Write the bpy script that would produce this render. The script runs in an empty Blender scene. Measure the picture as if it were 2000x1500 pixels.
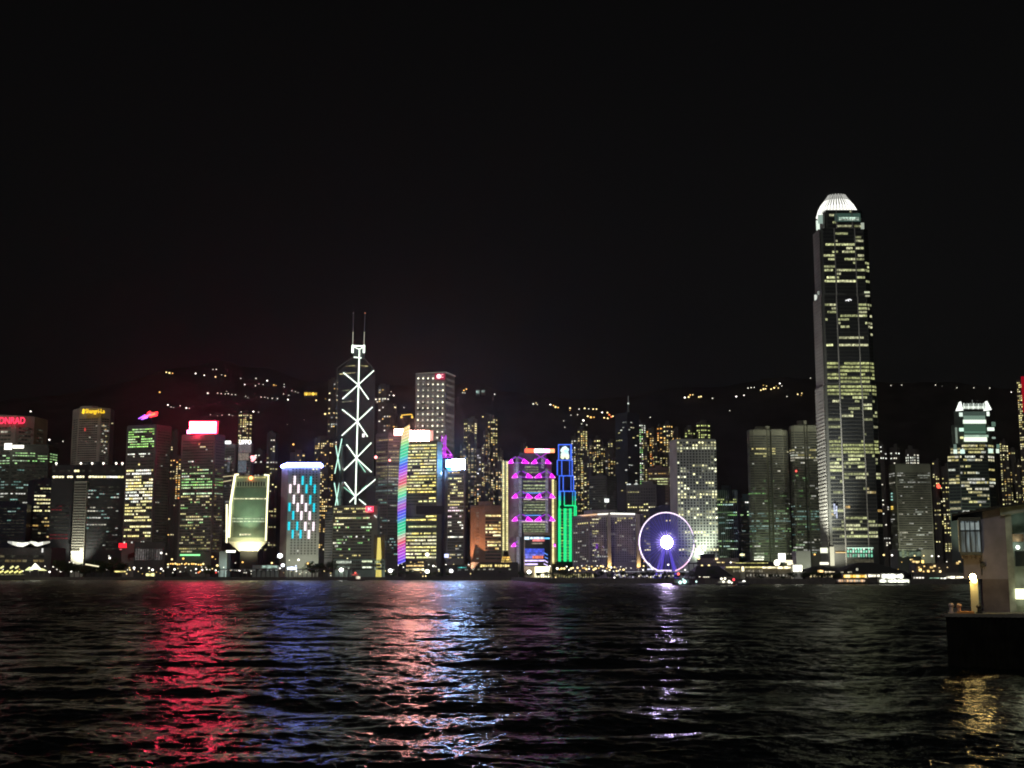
import bpy, math, random
import numpy as np
from math import radians, sin, cos, pi, sqrt, atan2
RNG = random.Random(7)
sc = bpy.context.scene
# ------------------------------------------------------------------ camera, world, added fill sun, exposure
F = 2500.0                     # focal length in pixels of a 2000 px wide frame
TH = math.atan(372.0 / F)      # the camera looks slightly up
CH = 7.0
cam = bpy.data.cameras.new('camera'); co = bpy.data.objects.new('camera', cam)
sc.collection.objects.link(co); sc.camera = co
co.location = (0, 0, CH); co.rotation_euler = (pi / 2 + TH, 0, 0)
cam.sensor_width = 36.0; cam.lens = 36.0 * F / 2000.0
cam.clip_start = 0.5; cam.clip_end = 20000

FILL_EL, FILL_AZ = radians(38), radians(205)
w = bpy.data.worlds.new('World'); sc.world = w; w.use_nodes = True
nt = w.node_tree; nt.nodes.clear()
out = nt.nodes.new('ShaderNodeOutputWorld'); bg = nt.nodes.new('ShaderNodeBackground')
sky = nt.nodes.new('ShaderNodeTexSky'); sky.sky_type = 'NISHITA'; sky.sun_disc = False
sky.sun_elevation = FILL_EL; sky.sun_rotation = FILL_AZ; sky.dust_density = 4.0; sky.air_density = 1.0
tint = nt.nodes.new('ShaderNodeHueSaturation'); tint.inputs['Saturation'].default_value = 0.06
nt.links.new(sky.outputs[0], tint.inputs['Color']); nt.links.new(tint.outputs[0], bg.inputs[0])
bg.inputs[1].default_value = 0.00075
nt.links.new(bg.outputs[0], out.inputs[0])
sun = bpy.data.lights.new('moonlight', 'SUN'); sun.energy = 0.36; sun.angle = radians(0.5); sun.color = (1.0, 0.97, 0.9)  # unseen lamp added to stand for the city glow on the facades
so = bpy.data.objects.new('moonlight', sun); sc.collection.objects.link(so)
so.rotation_euler = (pi / 2 - FILL_EL, 0, radians(-25))
sc.view_settings.view_transform = 'Standard'; sc.view_settings.look = 'None'
sc.view_settings.exposure = 0; sc.view_settings.gamma = 1
sc.view_settings.use_curve_mapping = False
sc.cycles.filter_width = 1.9
sc.cycles.max_bounces = 4; sc.cycles.diffuse_bounces = 1; sc.cycles.glossy_bounces = 2
sc.cycles.sample_clamp_indirect = 12; sc.cycles.caustics_reflective = False; sc.cycles.caustics_refractive = False
sc.cycles.use_denoising = True

# ------------------------------------------------------------------ helpers
def ray(u, v):
    dx = (u - 1000) / F; dy = (750 - v) / F
    c = cos(TH) - dy * sin(TH)
    return dx / c, (sin(TH) + dy * cos(TH)) / c
def PX(u, v, D): return ray(u, v)[0] * D
def PZ(v, D, u=1000): return CH + ray(u, v)[1] * D
def PT(u, v, D): a, b = ray(u, v); return (a * D, D, CH + b * D)
GZ = 3.0

MATS = {}
def mat(key, base=(.5, .5, .5), rough=.7, emit=None, strength=1.0, noise=0.25, nscale=0.08, metal=0.0, sample=False, spec=0.5):
    if key in MATS: return MATS[key]
    m = bpy.data.materials.new(key); m.use_nodes = True; t = m.node_tree; b = t.nodes['Principled BSDF']
    b.inputs['Roughness'].default_value = rough; b.inputs['Metallic'].default_value = metal
    b.inputs['Specular IOR Level'].default_value = spec
    b.inputs['Base Color'].default_value = (*base, 1)
    if noise > 0:
        tc = t.nodes.new('ShaderNodeTexCoord'); n = t.nodes.new('ShaderNodeTexNoise'); n.inputs['Scale'].default_value = nscale
        n.inputs['Detail'].default_value = 5
        r = t.nodes.new('ShaderNodeMapRange'); r.inputs[1].default_value = .3; r.inputs[2].default_value = .7
        r.inputs[3].default_value = 1 - noise; r.inputs[4].default_value = 1 + noise
        mx = t.nodes.new('ShaderNodeVectorMath'); mx.operation = 'SCALE'; mx.inputs[0].default_value = base
        t.links.new(tc.outputs['Object'], n.inputs['Vector']); t.links.new(n.outputs[0], r.inputs[0])
        t.links.new(r.outputs[0], mx.inputs['Scale']); t.links.new(mx.outputs[0], b.inputs['Base Color'])
    if emit:
        b.inputs['Emission Color'].default_value = (*emit, 1); b.inputs['Emission Strength'].default_value = strength
    m.cycles.emission_sampling = 'AUTO' if sample else 'NONE'
    MATS[key] = m
    return m
def glow_mat(key='window_glass', fine=True, sample=False):
    if key in MATS: return MATS[key]
    m = bpy.data.materials.new(key); m.use_nodes = True; t = m.node_tree; b = t.nodes['Principled BSDF']
    b.inputs['Base Color'].default_value = (.012, .014, .016, 1); b.inputs['Roughness'].default_value = .35
    a = t.nodes.new('ShaderNodeAttribute'); a.attribute_name = 'glow'
    src = a.outputs['Color']
    if fine:   # the ceiling lights, blinds and desks behind the glass make each pane uneven
        tc = t.nodes.new('ShaderNodeTexCoord'); n = t.nodes.new('ShaderNodeTexNoise'); n.inputs['Scale'].default_value = .55
        n.inputs['Detail'].default_value = 2
        r = t.nodes.new('ShaderNodeMapRange'); r.inputs[1].default_value = .32; r.inputs[2].default_value = .68
        r.inputs[3].default_value = .35; r.inputs[4].default_value = 1.6
        mx = t.nodes.new('ShaderNodeVectorMath'); mx.operation = 'SCALE'
        t.links.new(tc.outputs['Object'], n.inputs['Vector']); t.links.new(n.outputs[0], r.inputs[0])
        t.links.new(src, mx.inputs[0]); t.links.new(r.outputs[0], mx.inputs['Scale']); src = mx.outputs[0]
    t.links.new(src, b.inputs['Emission Color']); b.inputs['Emission Strength'].default_value = 1.0
    m.cycles.emission_sampling = 'AUTO' if sample else 'NONE'
    MATS[key] = m
    return m
WIN = glow_mat(); TUBE = glow_mat('neon_tube', fine=False)

class MB:
    def __init__(s): s.v = []; s.f = []; s.c = []; s.mi = []; s.has = False
    def poly(s, pts, col=None, mi=0):
        n = len(s.v); s.v += [tuple(p) for p in pts]; s.f.append(tuple(range(n, n + len(pts)))); s.c.append(col); s.mi.append(mi)
        if col is not None: s.has = True
    def box(s, x0, x1, y0, y1, z0, z1, col=None, mi=0):
        n = len(s.v)
        s.v += [(x0, y0, z0), (x1, y0, z0), (x1, y1, z0), (x0, y1, z0), (x0, y0, z1), (x1, y0, z1), (x1, y1, z1), (x0, y1, z1)]
        for q in ((3, 2, 1, 0), (4, 5, 6, 7), (0, 1, 5, 4), (1, 2, 6, 5), (2, 3, 7, 6), (3, 0, 4, 7)):
            s.f.append(tuple(n + k for k in q)); s.c.append(col); s.mi.append(mi)
        if col is not None: s.has = True
    def prism(s, P, z0, z1, col=None, mi=0, Q=None):
        """P footprint (counter-clockwise seen from above), Q the footprint at the top"""
        Q = Q or P; m = len(P); n = len(s.v)
        s.v += [(p[0], p[1], z0) for p in P] + [(p[0], p[1], z1) for p in Q]
        for k in range(m):
            j = (k + 1) % m; s.f.append((n + k, n + j, n + m + j, n + m + k)); s.c.append(col); s.mi.append(mi)
        s.f.append(tuple(range(n + m, n + 2 * m))); s.c.append(col); s.mi.append(mi)
        s.f.append(tuple(range(n + m - 1, n - 1, -1))); s.c.append(col); s.mi.append(mi)
        if col is not None: s.has = True
    def bar(s, a, b, r, col=None, mi=0, sides=6, r2=None):
        r2 = r if r2 is None else r2
        a = np.array(a, float); b = np.array(b, float); d = b - a; L = np.linalg.norm(d)
        if L < 1e-6: return
        d /= L; t = np.array([0, 0, 1.0]) if abs(d[2]) < .9 else np.array([1.0, 0, 0])
        p = np.cross(d, t); p /= np.linalg.norm(p); q = np.cross(d, p); n = len(s.v)
        for c, rr in ((a, r), (b, r2)):
            for k in range(sides):
                an = 2 * pi * k / sides; s.v.append(tuple(c + rr * (cos(an) * p + sin(an) * q)))
        for k in range(sides):
            j = (k + 1) % sides; s.f.append((n + k, n + sides + k, n + sides + j, n + j)); s.c.append(col); s.mi.append(mi)
        s.f.append(tuple(range(n, n + sides))); s.c.append(col); s.mi.append(mi)
        s.f.append(tuple(range(n + 2 * sides - 1, n + sides - 1, -1))); s.c.append(col); s.mi.append(mi)
        if col is not None: s.has = True
    def ball(s, c, r, col=None, mi=0, seg=10, rings=6, rz=None):
        rz = r if rz is None else rz; n = len(s.v)
        s.v.append((c[0], c[1], c[2] + rz))
        for i in range(1, rings):
            a = pi * i / rings
            for k in range(seg):
                b = 2 * pi * k / seg; s.v.append((c[0] + r * sin(a) * cos(b), c[1] + r * sin(a) * sin(b), c[2] + rz * cos(a)))
        s.v.append((c[0], c[1], c[2] - rz)); last = len(s.v) - 1
        for k in range(seg):
            j = (k + 1) % seg
            s.f.append((n, n + 1 + k, n + 1 + j)); s.c.append(col); s.mi.append(mi)
            for i in range(rings - 2):
                a = n + 1 + i * seg; s.f.append((a + k, a + seg + k, a + seg + j, a + j)); s.c.append(col); s.mi.append(mi)
            a = n + 1 + (rings - 2) * seg; s.f.append((a + k, last, a + j)); s.c.append(col); s.mi.append(mi)
        if col is not None: s.has = True
    def build(s, name, m, parent=None, org=None, smooth=False):
        if not s.f: return None
        if org is None:
            q_, org = parent, [0, 0, 0]
            while q_ is not None: org = [org[i] + q_.location[i] for i in range(3)]; q_ = q_.parent
        me = bpy.data.meshes.new(name)
        V = [(a - org[0], b - org[1], c - org[2]) for a, b, c in s.v]
        me.from_pydata(V, [], s.f)
        for mm in (m if isinstance(m, (list, tuple)) else [m]): me.materials.append(mm)
        if any(s.mi): me.polygons.foreach_set('material_index', s.mi)
        if s.has:
            at = me.color_attributes.new('glow', 'FLOAT_COLOR', 'CORNER'); arr = []
            for fc, cc in zip(s.f, s.c):
                cc = cc or (0, 0, 0); arr += [cc[0], cc[1], cc[2], 1.0] * len(fc)
            at.data.foreach_set('color', arr)
        if smooth: me.polygons.foreach_set('use_smooth', [True] * len(s.f))
        o = bpy.data.objects.new(name, me); sc.collection.objects.link(o)
        if parent is not None: o.parent = parent
        else: o.location = org
        return o
def tag(o, label=None, cat=None, group=None, kind=None):
    if label: o['label'] = label
    if cat: o['category'] = cat
    if group: o['group'] = group
    if kind: o['kind'] = kind
    return o
def root(name, loc, label, cat, group=None):
    o = bpy.data.objects.new(name, None); sc.collection.objects.link(o); o.location = loc; o.empty_display_size = 5
    return tag(o, label, cat, group)
def text(body, cx, y, cz, height, width, m, parent, name='lettering', extr=.4, rotz=0):
    c = bpy.data.curves.new(name, 'FONT'); c.body = body; c.align_x = 'CENTER'; c.align_y = 'CENTER'
    c.size = 1; c.extrude = .1; c.offset = 0.012
    o = bpy.data.objects.new(name, c); sc.collection.objects.link(o)
    bpy.context.view_layer.update(); me = bpy.data.meshes.new_from_object(o); d = o.dimensions.copy()
    bpy.data.objects.remove(o); o = bpy.data.objects.new(name, me); sc.collection.objects.link(o); me.materials.clear(); me.materials.append(m)
    sx = width / max(d.x, .01); sy = height / max(d.y, .01)
    o.scale = (sx, sy, extr / .1); o.rotation_euler = (pi / 2, 0, rotz); o.parent = parent
    l = parent.location; o.location = (cx - l[0], y - l[1], cz - l[2])
    return o
def spot(name, loc, target, energy, color, size=60, blend=.6, parent=None, radius=.5):
    l = bpy.data.lights.new(name, 'SPOT'); l.energy = energy; l.color = color; l.spot_size = radians(size); l.spot_blend = blend
    l.shadow_soft_size = radius
    o = bpy.data.objects.new(name, l); sc.collection.objects.link(o)
    d = np.array(target) - np.array(loc); import mathutils
    o.rotation_euler = mathutils.Vector(d).to_track_quat('-Z', 'Y').to_euler()
    if parent is not None: o.parent = parent; o.location = [loc[i] - parent.location[i] for i in range(3)]
    else: o.location = loc
    return o

# palettes of window light (linear)
YEL = [(1.0, .86, .32), (1.0, .9, .42), (.92, .86, .36), (1.0, .92, .55)]
WRM = [(1.0, .62, .18), (1.0, .75, .3), (1.0, .85, .45)]
WHT = [(1.0, .95, .75), (.9, .95, .8), (1.0, 1.0, .9)]
GRN = [(.35, .8, .25), (.5, .85, .35), (.7, .95, .6), (.4, .7, .3)]
TEA = [(.35, .7, .6), (.45, .75, .65), (.6, .9, .8)]
MIX = YEL + WHT + WRM[1:]
RES = WRM + YEL + WHT[:1]
def pick(pal, s0, s1): c = RNG.choice(pal); s = RNG.uniform(s0, s1); return (c[0] * s, c[1] * s, c[2] * s)

# facades
def wallm(key, c, rough=.75, spec=.3): return mat('wall_' + key, c, rough, noise=.22, nscale=.05, spec=spec)
STONE = wallm('stone', (.52, .45, .38)); GREY = wallm('grey', (.26, .26, .25)); DARK = wallm('dark_glass', (.05, .055, .06), .4, .5)
BROWN = wallm('brown', (.36, .22, .16)); PALE = wallm('pale', (.5, .5, .46)); TEAL = wallm('teal', (.08, .13, .12), .5)
NAVY = wallm('navy', (.035, .04, .065), .4); PURP = wallm('mauve', (.36, .32, .33)); CHAR = wallm('charcoal', (.1, .09, .09))
FLAT = wallm('flats', (.09, .08, .075)); WHITE = wallm('white', (.72, .72, .7))

class T: pass
def tower(name, label, cat, pts, vref, vtop, m, depth=32, group=None, plant=True, base=GZ, body='facade'):
    """pts: the street corners one sees, left to right, as (pixel column at height vref, metres away)"""
    t = T(); t.P = [(PX(u, vref, D), D) for u, D in pts]; t.D = min(D for _, D in pts); t.u = sum(u for u, _ in pts) / len(pts)
    t.zt = PZ(vtop, t.D, t.u); P = t.P
    kb = 1 + depth / t.D; t.back = [(P[-1][0] * kb, P[-1][1] * kb), (P[0][0] * kb, P[0][1] * kb)]   # set square to the line of sight from the quay
    mx = sum(p[0] for p in P) / len(P)
    t.o = root(name, (mx, t.D, base), label, cat, group)
    b = MB(); b.prism(P + t.back, base, t.zt)
    # parapet around the roof
    zz = t.zt; ring = P + t.back
    cx = sum(p[0] for p in ring) / len(ring); cy = sum(p[1] for p in ring) / len(ring)
    b.prism([(p[0] + (cx - p[0]) * .04, p[1] + (cy - p[1]) * .04) for p in ring], zz, zz + 1.0)
    t.body = b.build(body, m, t.o); t.m = m
    if plant:
        pl = MB(); k = RNG.uniform(.3, .55); sx = RNG.uniform(-.15, .15)
        W = (P[-1][0] - P[0][0])
        pl.prism([(cx + (p[0] - cx) * k + sx * W, cy + (p[1] - cy) * k) for p in ring], zz + 1.003, zz + RNG.uniform(4, 7))
        pl.build('roof_plant', m, t.o)
    return t
def quad(mb, a, b, s0, s1, z0, z1, col, off=.25):
    dx, dy = b[0] - a[0], b[1] - a[1]; L = sqrt(dx * dx + dy * dy) or 1; nx, ny = dy / L * off, -dx / L * off
    x0, y0, x1, y1 = a[0] + dx * s0 + nx, a[1] + dy * s0 + ny, a[0] + dx * s1 + nx, a[1] + dy * s1 + ny
    mb.poly([(x0, y0, z0), (x1, y1, z0), (x1, y1, z1), (x0, y0, z1)], col)
GAIN = 1.6
def ribbon(t, P, panes, z0, z1, name, m=None, off=.25):
    """one storey's strip of panes and the wall between them, joined into one piece round the corners"""
    if not panes: return
    V, Fc, C, MI = [], [], [], []
    def pt(k, f):
        a, b = P[k], P[k + 1]; dx, dy = b[0] - a[0], b[1] - a[1]; L = sqrt(dx * dx + dy * dy) or 1
        V.append((a[0] + dx * f + dy / L * off, a[1] + dy * f - dx / L * off, z0)); V.append((V[-1][0], V[-1][1], z1)); return len(V) - 2
    last = None
    for k, f0, f1, c in panes:
        i0 = pt(k, f0)
        if last is not None: Fc.append((last, i0, i0 + 1, last + 1)); C.append((0, 0, 0)); MI.append(1)
        i1 = pt(k, f1); Fc.append((i0, i1, i1 + 1, i0 + 1)); C.append(c); MI.append(0); last = i1
    mb = MB(); mb.v = V; mb.f = Fc; mb.c = C; mb.mi = MI; mb.has = True
    mb.build(name, [m or WIN, getattr(t, 'm', None) or DARK], t.o)
def windows(t, segs, vt, vb, nf, zones, hf=.45, wf=.82, unlit=True, name='window_band', m=None, P=None, jit=0.0, skip=()):
    """one part per storey; segs: (facade index, panes, left margin, right margin[, factor])
    zones: (down to this share of the height, share lit, persistence along the floor, palette, dimmest, brightest)"""
    P = P or t.P; zt = PZ(vt, t.D, t.u); zb = PZ(vb, t.D, t.u); fh = (zt - zb) / nf
    for i in range(nf):
        if i in skip: continue
        f = (i + .5) / nf; Z = next((z for z in zones if f <= z[0]), zones[-1])
        _, p, cont, pal, s0, s1 = Z
        pf = min(.97, max(0, p * RNG.choice((.35, .8, 1.1, 1.5))))
        z1 = zt - i * fh - fh * (1 - hf) / 2; z0 = z1 - fh * hf
        on = RNG.random() < pf; fc = pick(pal, s0, s1); panes = []
        for sg in segs:
            k, nc, m0, m1 = sg[:4]; fac = sg[4] if len(sg) > 4 else 1; w_ = (1 - m0 - m1) / nc
            for j in range(nc):
                if RNG.random() > cont: on = RNG.random() < pf; fc = pick(pal, s0, s1)
                c = None
                if on and RNG.random() < .93:
                    q = RNG.uniform(.7, 1.2) * fac * GAIN; c = (fc[0] * q, fc[1] * q, fc[2] * q)
                if c is None and not unlit: continue
                if c is None: g_ = RNG.choice((.004, .010, .02, .035)); c = (g_, g_, g_ * .7)  # unlit panes still get a faint olive glow put into their colour
                s = m0 + w_ * (j + (1 - wf) / 2)
                panes.append((k, s, s + w_ * wf, c or (0, 0, 0)))
        ribbon(t, P, panes, z0, z1, name, m)
def panel(t, u0, u1, v0, v1, col, name, k=0, m=None, th=.8, D=None, sample=None, off=.3):
    """a thin box standing proud of the facade of t between pixel columns and rows"""
    D = D or t.D; mb = MB(); vm = (v0 + v1) / 2
    x0, x1 = PX(u0, vm, D), PX(u1, vm, D); z1, z0 = PZ(v0, D, (u0 + u1) / 2), PZ(v1, D, (u0 + u1) / 2)
    mb.box(x0, x1, D - off - th, D - off, z0, z1, col)
    return mb.build(name, m or TUBE, t.o)

# ------------------------------------------------------------------ ground, seawall, hills, water
SHORE = [(-900, 1590), (1000, 1590), (1075, 1020), (1340, 1000), (1380, 930), (2900, 930)]
SP = [(PX(u, 1128, D), D) for u, D in SHORE]
g = MB(); far = 6000
poly = SP + [(4000, far), (-4000, far)]
g.prism(poly, -2.0, GZ)
tag(g.build('ground', mat('asphalt', (.045, .044, .042), .85, nscale=.02)), kind='structure')
sw = MB()
for a, b in zip(SP, SP[1:]):
    dx, dy = b[0] - a[0], b[1] - a[1]; L = sqrt(dx * dx + dy * dy); nx, ny = dy / L, -dx / L
    sw.prism([(a[0] + nx * 1.2, a[1] + ny * 1.2), (b[0] + nx * 1.2, b[1] + ny * 1.2), (b[0] - nx * .5, b[1] - ny * .5), (a[0] - nx * .5, a[1] - ny * .5)], -2, GZ + .9)
tag(sw.build('seawall', mat('seawall_stone', (.12, .11, .1), .9, nscale=.5)), 'long dark stone seawall edging the far shore of the harbour', 'seawall')

RIDGE = [(-700, 860), (-200, 800), (100, 770), (220, 745), (330, 715), (420, 702), (520, 716), (600, 742), (680, 738), (760, 748),
         (860, 752), (920, 742), (1000, 762), (1060, 772), (1150, 776), (1230, 772), (1330, 752), (1400, 752), (1460, 742), (1530, 732),
         (1620, 738), (1740, 742), (1860, 744), (2000, 756), (2200, 790), (2700, 850)]
def ridge_v(u):
    for (a, va), (b, vb) in zip(RIDGE, RIDGE[1:]):
        if a <= u <= b: k = (u - a) / (b - a); k = k * k * (3 - 2 * k); return va + (vb - va) * k
    return 860
def hill_z(u, D):
    """slope rising from the flats at 2150 m to the ridge at 3100 m"""
    zr = PZ(ridge_v(u), 3100, u); k = min(1, max(0, (D - 2150) / 950)); k2 = k ** 1.15
    n = 14 * sin(u * .021 + D * .004) + 9 * sin(u * .053 + D * .011 + 1)
    return GZ + (zr - GZ) * k2 + n * k * (1 - k) * 2
hv, hf_ = [], []; NU, ND = 170, 40
for j in range(ND + 1):
    D = 2150 + j / ND * 1500
    for i in range(NU + 1):
        u = -700 + i * 20; z = hill_z(u, D) if D <= 3100 else hill_z(u, 3100) * (1 - (D - 3100) / 900)
        z += RNG.uniform(-2.5, 2.5)
        hv.append((PX(u, 900, D) , D, z))
for j in range(ND):
    for i in range(NU):
        a = j * (NU + 1) + i; hf_.append((a, a + 1, a + NU + 2, a + NU + 1))
hm = bpy.data.meshes.new('hills'); hm.from_pydata(hv, [], hf_); hm.polygons.foreach_set('use_smooth', [True] * len(hf_))
hm.materials.append(mat('hill_forest', (.019, .016, .016), .95, noise=.5, nscale=.02, spec=.1))
ho = bpy.data.objects.new('hills', hm); sc.collection.objects.link(ho); ho['kind'] = 'structure'
def on_hill(u, v):
    """the spot of the hillside seen at (u, v)"""
    for D in range(2170, 3100, 6):
        if hill_z(u, D) >= PZ(v, D, u): return D
    return 3095

# water: one sheet of real waves, its mesh finer towards the near shore
rs = np.random.RandomState(11)
NX, NY = 1000, 2000
ys = 16 * np.exp(np.linspace(0, math.log(1640 / 16), NY)); sp = np.gradient(ys)
ys = ys.astype(np.float32); sp = sp.astype(np.float32); tx = np.linspace(-1, 1, NX, dtype=np.float32)
Y = np.repeat(ys[:, None], NX, 1); HW = (ys * .52 + 14)[:, None]; X = tx[None, :] * HW
spx = (2 * HW / NX); spy = sp[:, None]
Zw = np.zeros_like(X); SX = np.zeros_like(X)
patch = 1 + .45 * np.sin(X * .031 + Y * .017 + 2) * np.sin(Y * .043 - X * .012) + .3 * np.sin(X * .11 + 1.3 + Y * .02) * np.sin(Y * .09 + X * .05)
for k in range(110):
    lam = 0.28 * (13 / 0.28) ** (rs.rand() ** 1.25)
    an = rs.normal(0.16, .36 if lam > 4 else .8)
    kx, ky = sin(an) * 2 * pi / lam, cos(an) * 2 * pi / lam
    slope = .014 if lam > 5 else (.019 if lam > 1.6 else .023)
    amp = slope * lam / (2 * pi) * rs.uniform(.6, 1.4)
    res = np.maximum(spx * abs(sin(an)), spy * abs(cos(an))) + 1e-6
    fade = np.clip((lam / res - 2.2) / 3.0, 0, 1)
    ph = kx * X + ky * Y + rs.rand() * 6.28 + .5 * np.sin(X * .05 * rs.rand() + Y * .07 * rs.rand())
    s_ = np.sin(ph); c_ = np.cos(ph)
    Zw += amp * fade * (s_ + .22 * s_ * s_ * np.sign(s_)) * (patch if lam < 4 else 1)
co_ = np.stack([X, Y, Zw], -1).astype(np.float32).reshape(-1)
idx = (np.arange(NY - 1)[:, None] * NX + np.arange(NX - 1)[None, :])
quads = np.stack([idx, idx + 1, idx + NX + 1, idx + NX], -1).reshape(-1, 4).astype(np.int32)
me = bpy.data.meshes.new('water'); me.vertices.add(NX * NY); me.vertices.foreach_set('co', co_)
nq = len(quads); me.loops.add(nq * 4); me.loops.foreach_set('vertex_index', quads.reshape(-1))
me.polygons.add(nq); me.polygons.foreach_set('loop_start', np.arange(nq, dtype=np.int32) * 4)
me.polygons.foreach_set('use_smooth', np.ones(nq, bool)); me.update(calc_edges=True)
wm = bpy.data.materials.new('harbour_water'); wm.use_nodes = True; t = wm.node_tree; b = t.nodes['Principled BSDF']
b.inputs['Base Color'].default_value = (.004, .006, .006, 1); b.inputs['Roughness'].default_value = .10; b.inputs['IOR'].default_value = 1.333
tc = t.nodes.new('ShaderNodeTexCoord'); mp = t.nodes.new('ShaderNodeMapping'); mp.inputs['Scale'].default_value = (.8, 1.7, 1)
n1 = t.nodes.new('ShaderNodeTexNoise'); n1.inputs['Scale'].default_value = 2.6; n1.inputs['Detail'].default_value = 3; n1.inputs['Roughness'].default_value = .6
n2 = t.nodes.new('ShaderNodeTexNoise'); n2.inputs['Scale'].default_value = .55; n2.inputs['Detail'].default_value = 3
b1 = t.nodes.new('ShaderNodeBump'); b1.inputs['Strength'].default_value = 1; b1.inputs['Distance'].default_value = .045
b2 = t.nodes.new('ShaderNodeBump'); b2.inputs['Strength'].default_value = 1; b2.inputs['Distance'].default_value = .11
t.links.new(tc.outputs['Object'], mp.inputs[0]); t.links.new(mp.outputs[0], n1.inputs[0]); t.links.new(mp.outputs[0], n2.inputs[0])
t.links.new(n1.outputs[0], b1.inputs['Height']); t.links.new(n2.outputs[0], b2.inputs['Height'])
t.links.new(b1.outputs[0], b2.inputs['Normal']); t.links.new(b2.outputs[0], b.inputs['Normal'])
sep = t.nodes.new('ShaderNodeSeparateXYZ'); mr = t.nodes.new('ShaderNodeMapRange'); t.links.new(tc.outputs['Object'], sep.inputs[0])
mr.inputs[1].default_value = 30; mr.inputs[2].default_value = 320; mr.inputs[3].default_value = .06; mr.inputs[4].default_value = .29
gm = t.nodes.new('ShaderNodeMapping'); gm.inputs['Scale'].default_value = (.16, .022, 1); gn = t.nodes.new('ShaderNodeTexNoise'); gn.inputs['Scale'].default_value = 1; gn.inputs['Detail'].default_value = 6; gn.inputs['Roughness'].default_value = .75
gr = t.nodes.new('ShaderNodeMapRange'); gr.inputs[1].default_value = .3; gr.inputs[2].default_value = .7; gr.inputs[3].default_value = .55; gr.inputs[4].default_value = 1.55
ml = t.nodes.new('ShaderNodeMath'); ml.operation = 'MULTIPLY'     # gusts roughen the water in patches
t.links.new(tc.outputs['Object'], gm.inputs[0]); t.links.new(gm.outputs[0], gn.inputs['Vector']); t.links.new(gn.outputs[0], gr.inputs[0])
b3 = t.nodes.new('ShaderNodeBump'); b3.inputs['Strength'].default_value = 1; b3.inputs['Distance'].default_value = .22; t.links.new(gn.outputs[0], b3.inputs['Height'])
t.links.new(b2.outputs[0], b3.inputs['Normal']); t.links.new(b3.outputs[0], b.inputs['Normal'])
t.links.new(sep.outputs['Y'], mr.inputs[0]); t.links.new(mr.outputs[0], ml.inputs[0]); t.links.new(gr.outputs[0], ml.inputs[1]); t.links.new(ml.outputs[0], b.inputs['Roughness'])   # ripples too small for the mesh
me.materials.append(wm)
wo = bpy.data.objects.new('water', me); sc.collection.objects.link(wo); wo['kind'] = 'structure'


# ------------------------------------------------------------------ the skyline, left to right
DOM = 'skyline towers along the far shore'
def EM(key, c, s=1, sample=True): return mat('lit_' + key, (.02, .02, .02), .5, emit=c, strength=s, noise=0, sample=sample)

# hotel with the red lettering
t = tower('hotel_tower', 'beige oval hotel tower with red lettering, cut by the left frame edge', 'hotel',
          [(-75, 2160), (-30, 2110), (30, 2100), (66, 2118), (92, 2160)], 850, 812, STONE)
windows(t, [(0, 3, .2, .2), (1, 6, .18, .14), (2, 4, .16, .16), (3, 3, .2, .3)], 832, 1010, 24, [(1, .04, .2, WHT, .12, .3)], hf=.5, wf=.9)
text('CONRAD', PX(18, 823, 2096), 2096, PZ(822, 2096, 18), 11, 52, EM('red_letters', (1.0, .03, .09), 2.2), t.o, name='roof_lettering')

# bank tower with the white sign
t = tower('office_tower', 'dark tower with a bright white square emblem above green lit storeys', 'office tower',
          [(-25, 2000), (20, 1985), (93, 2000), (112, 2030)], 930, 872, wallm('moss', (.13, .14, .12)))
windows(t, [(0, 5, .1, .05), (1, 14, .03, .03), (2, 3, .1, .1)], 882, 907, 5, [(1, .75, .7, GRN, .35, .9)], hf=.35)
windows(t, [(0, 5, .1, .05), (1, 14, .03, .03), (2, 3, .1, .1)], 909, 1060, 26, [(.15, .3, .6, TEA, .08, .3), (.3, .4, .6, TEA, .1, .6), (.62, .3, .7, TEA + WHT, .15, .6), (1, .03, .3, WHT, .1, .3)], hf=.35)
s = panel(t, 17, 31, 868, 880, None, 'sign_emblem', m=EM('warm_white', (1, .95, .8), 3), off=16)
text('■ FOSUN', PX(36, 874, 1968), 1966, PZ(874, 1968, 36), 5, 26, EM('warm_white', (1, .95, .8), 3), t.o, name='roof_lettering') if False else \
    panel(t, 33, 54, 871.5, 877.5, None, 'sign_lettering', m=EM('warm_white', (1, .95, .8), 3), off=16)
t = tower('office_tower', 'navy glass tower with a ragged column of yellow windows under the white-signed one', 'office tower',
          [(52, 1900), (64, 1880), (118, 1890), (138, 1915)], 1000, 938, NAVY)
windows(t, [(1, 8, .02, .15), (2, 2, .1, .1, .6)], 943, 1052, 15, [(.3, .55, .7, YEL, .5, 1.0), (.6, .45, .6, YEL, .4, .9), (1, .3, .5, WRM, .3, .9)], hf=.38)
t = tower('office_tower', 'low plain navy block under the green storeys, at the left frame edge', 'office block',
          [(-60, 1860), (50, 1850), (60, 1880)], 1040, 985, NAVY)
windows(t, [(0, 12, .03, .03)], 990, 1060, 12, [(.5, .1, .5, TEA, .1, .3), (1, .02, .3, TEA, .1, .2)], hf=.35)

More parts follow.
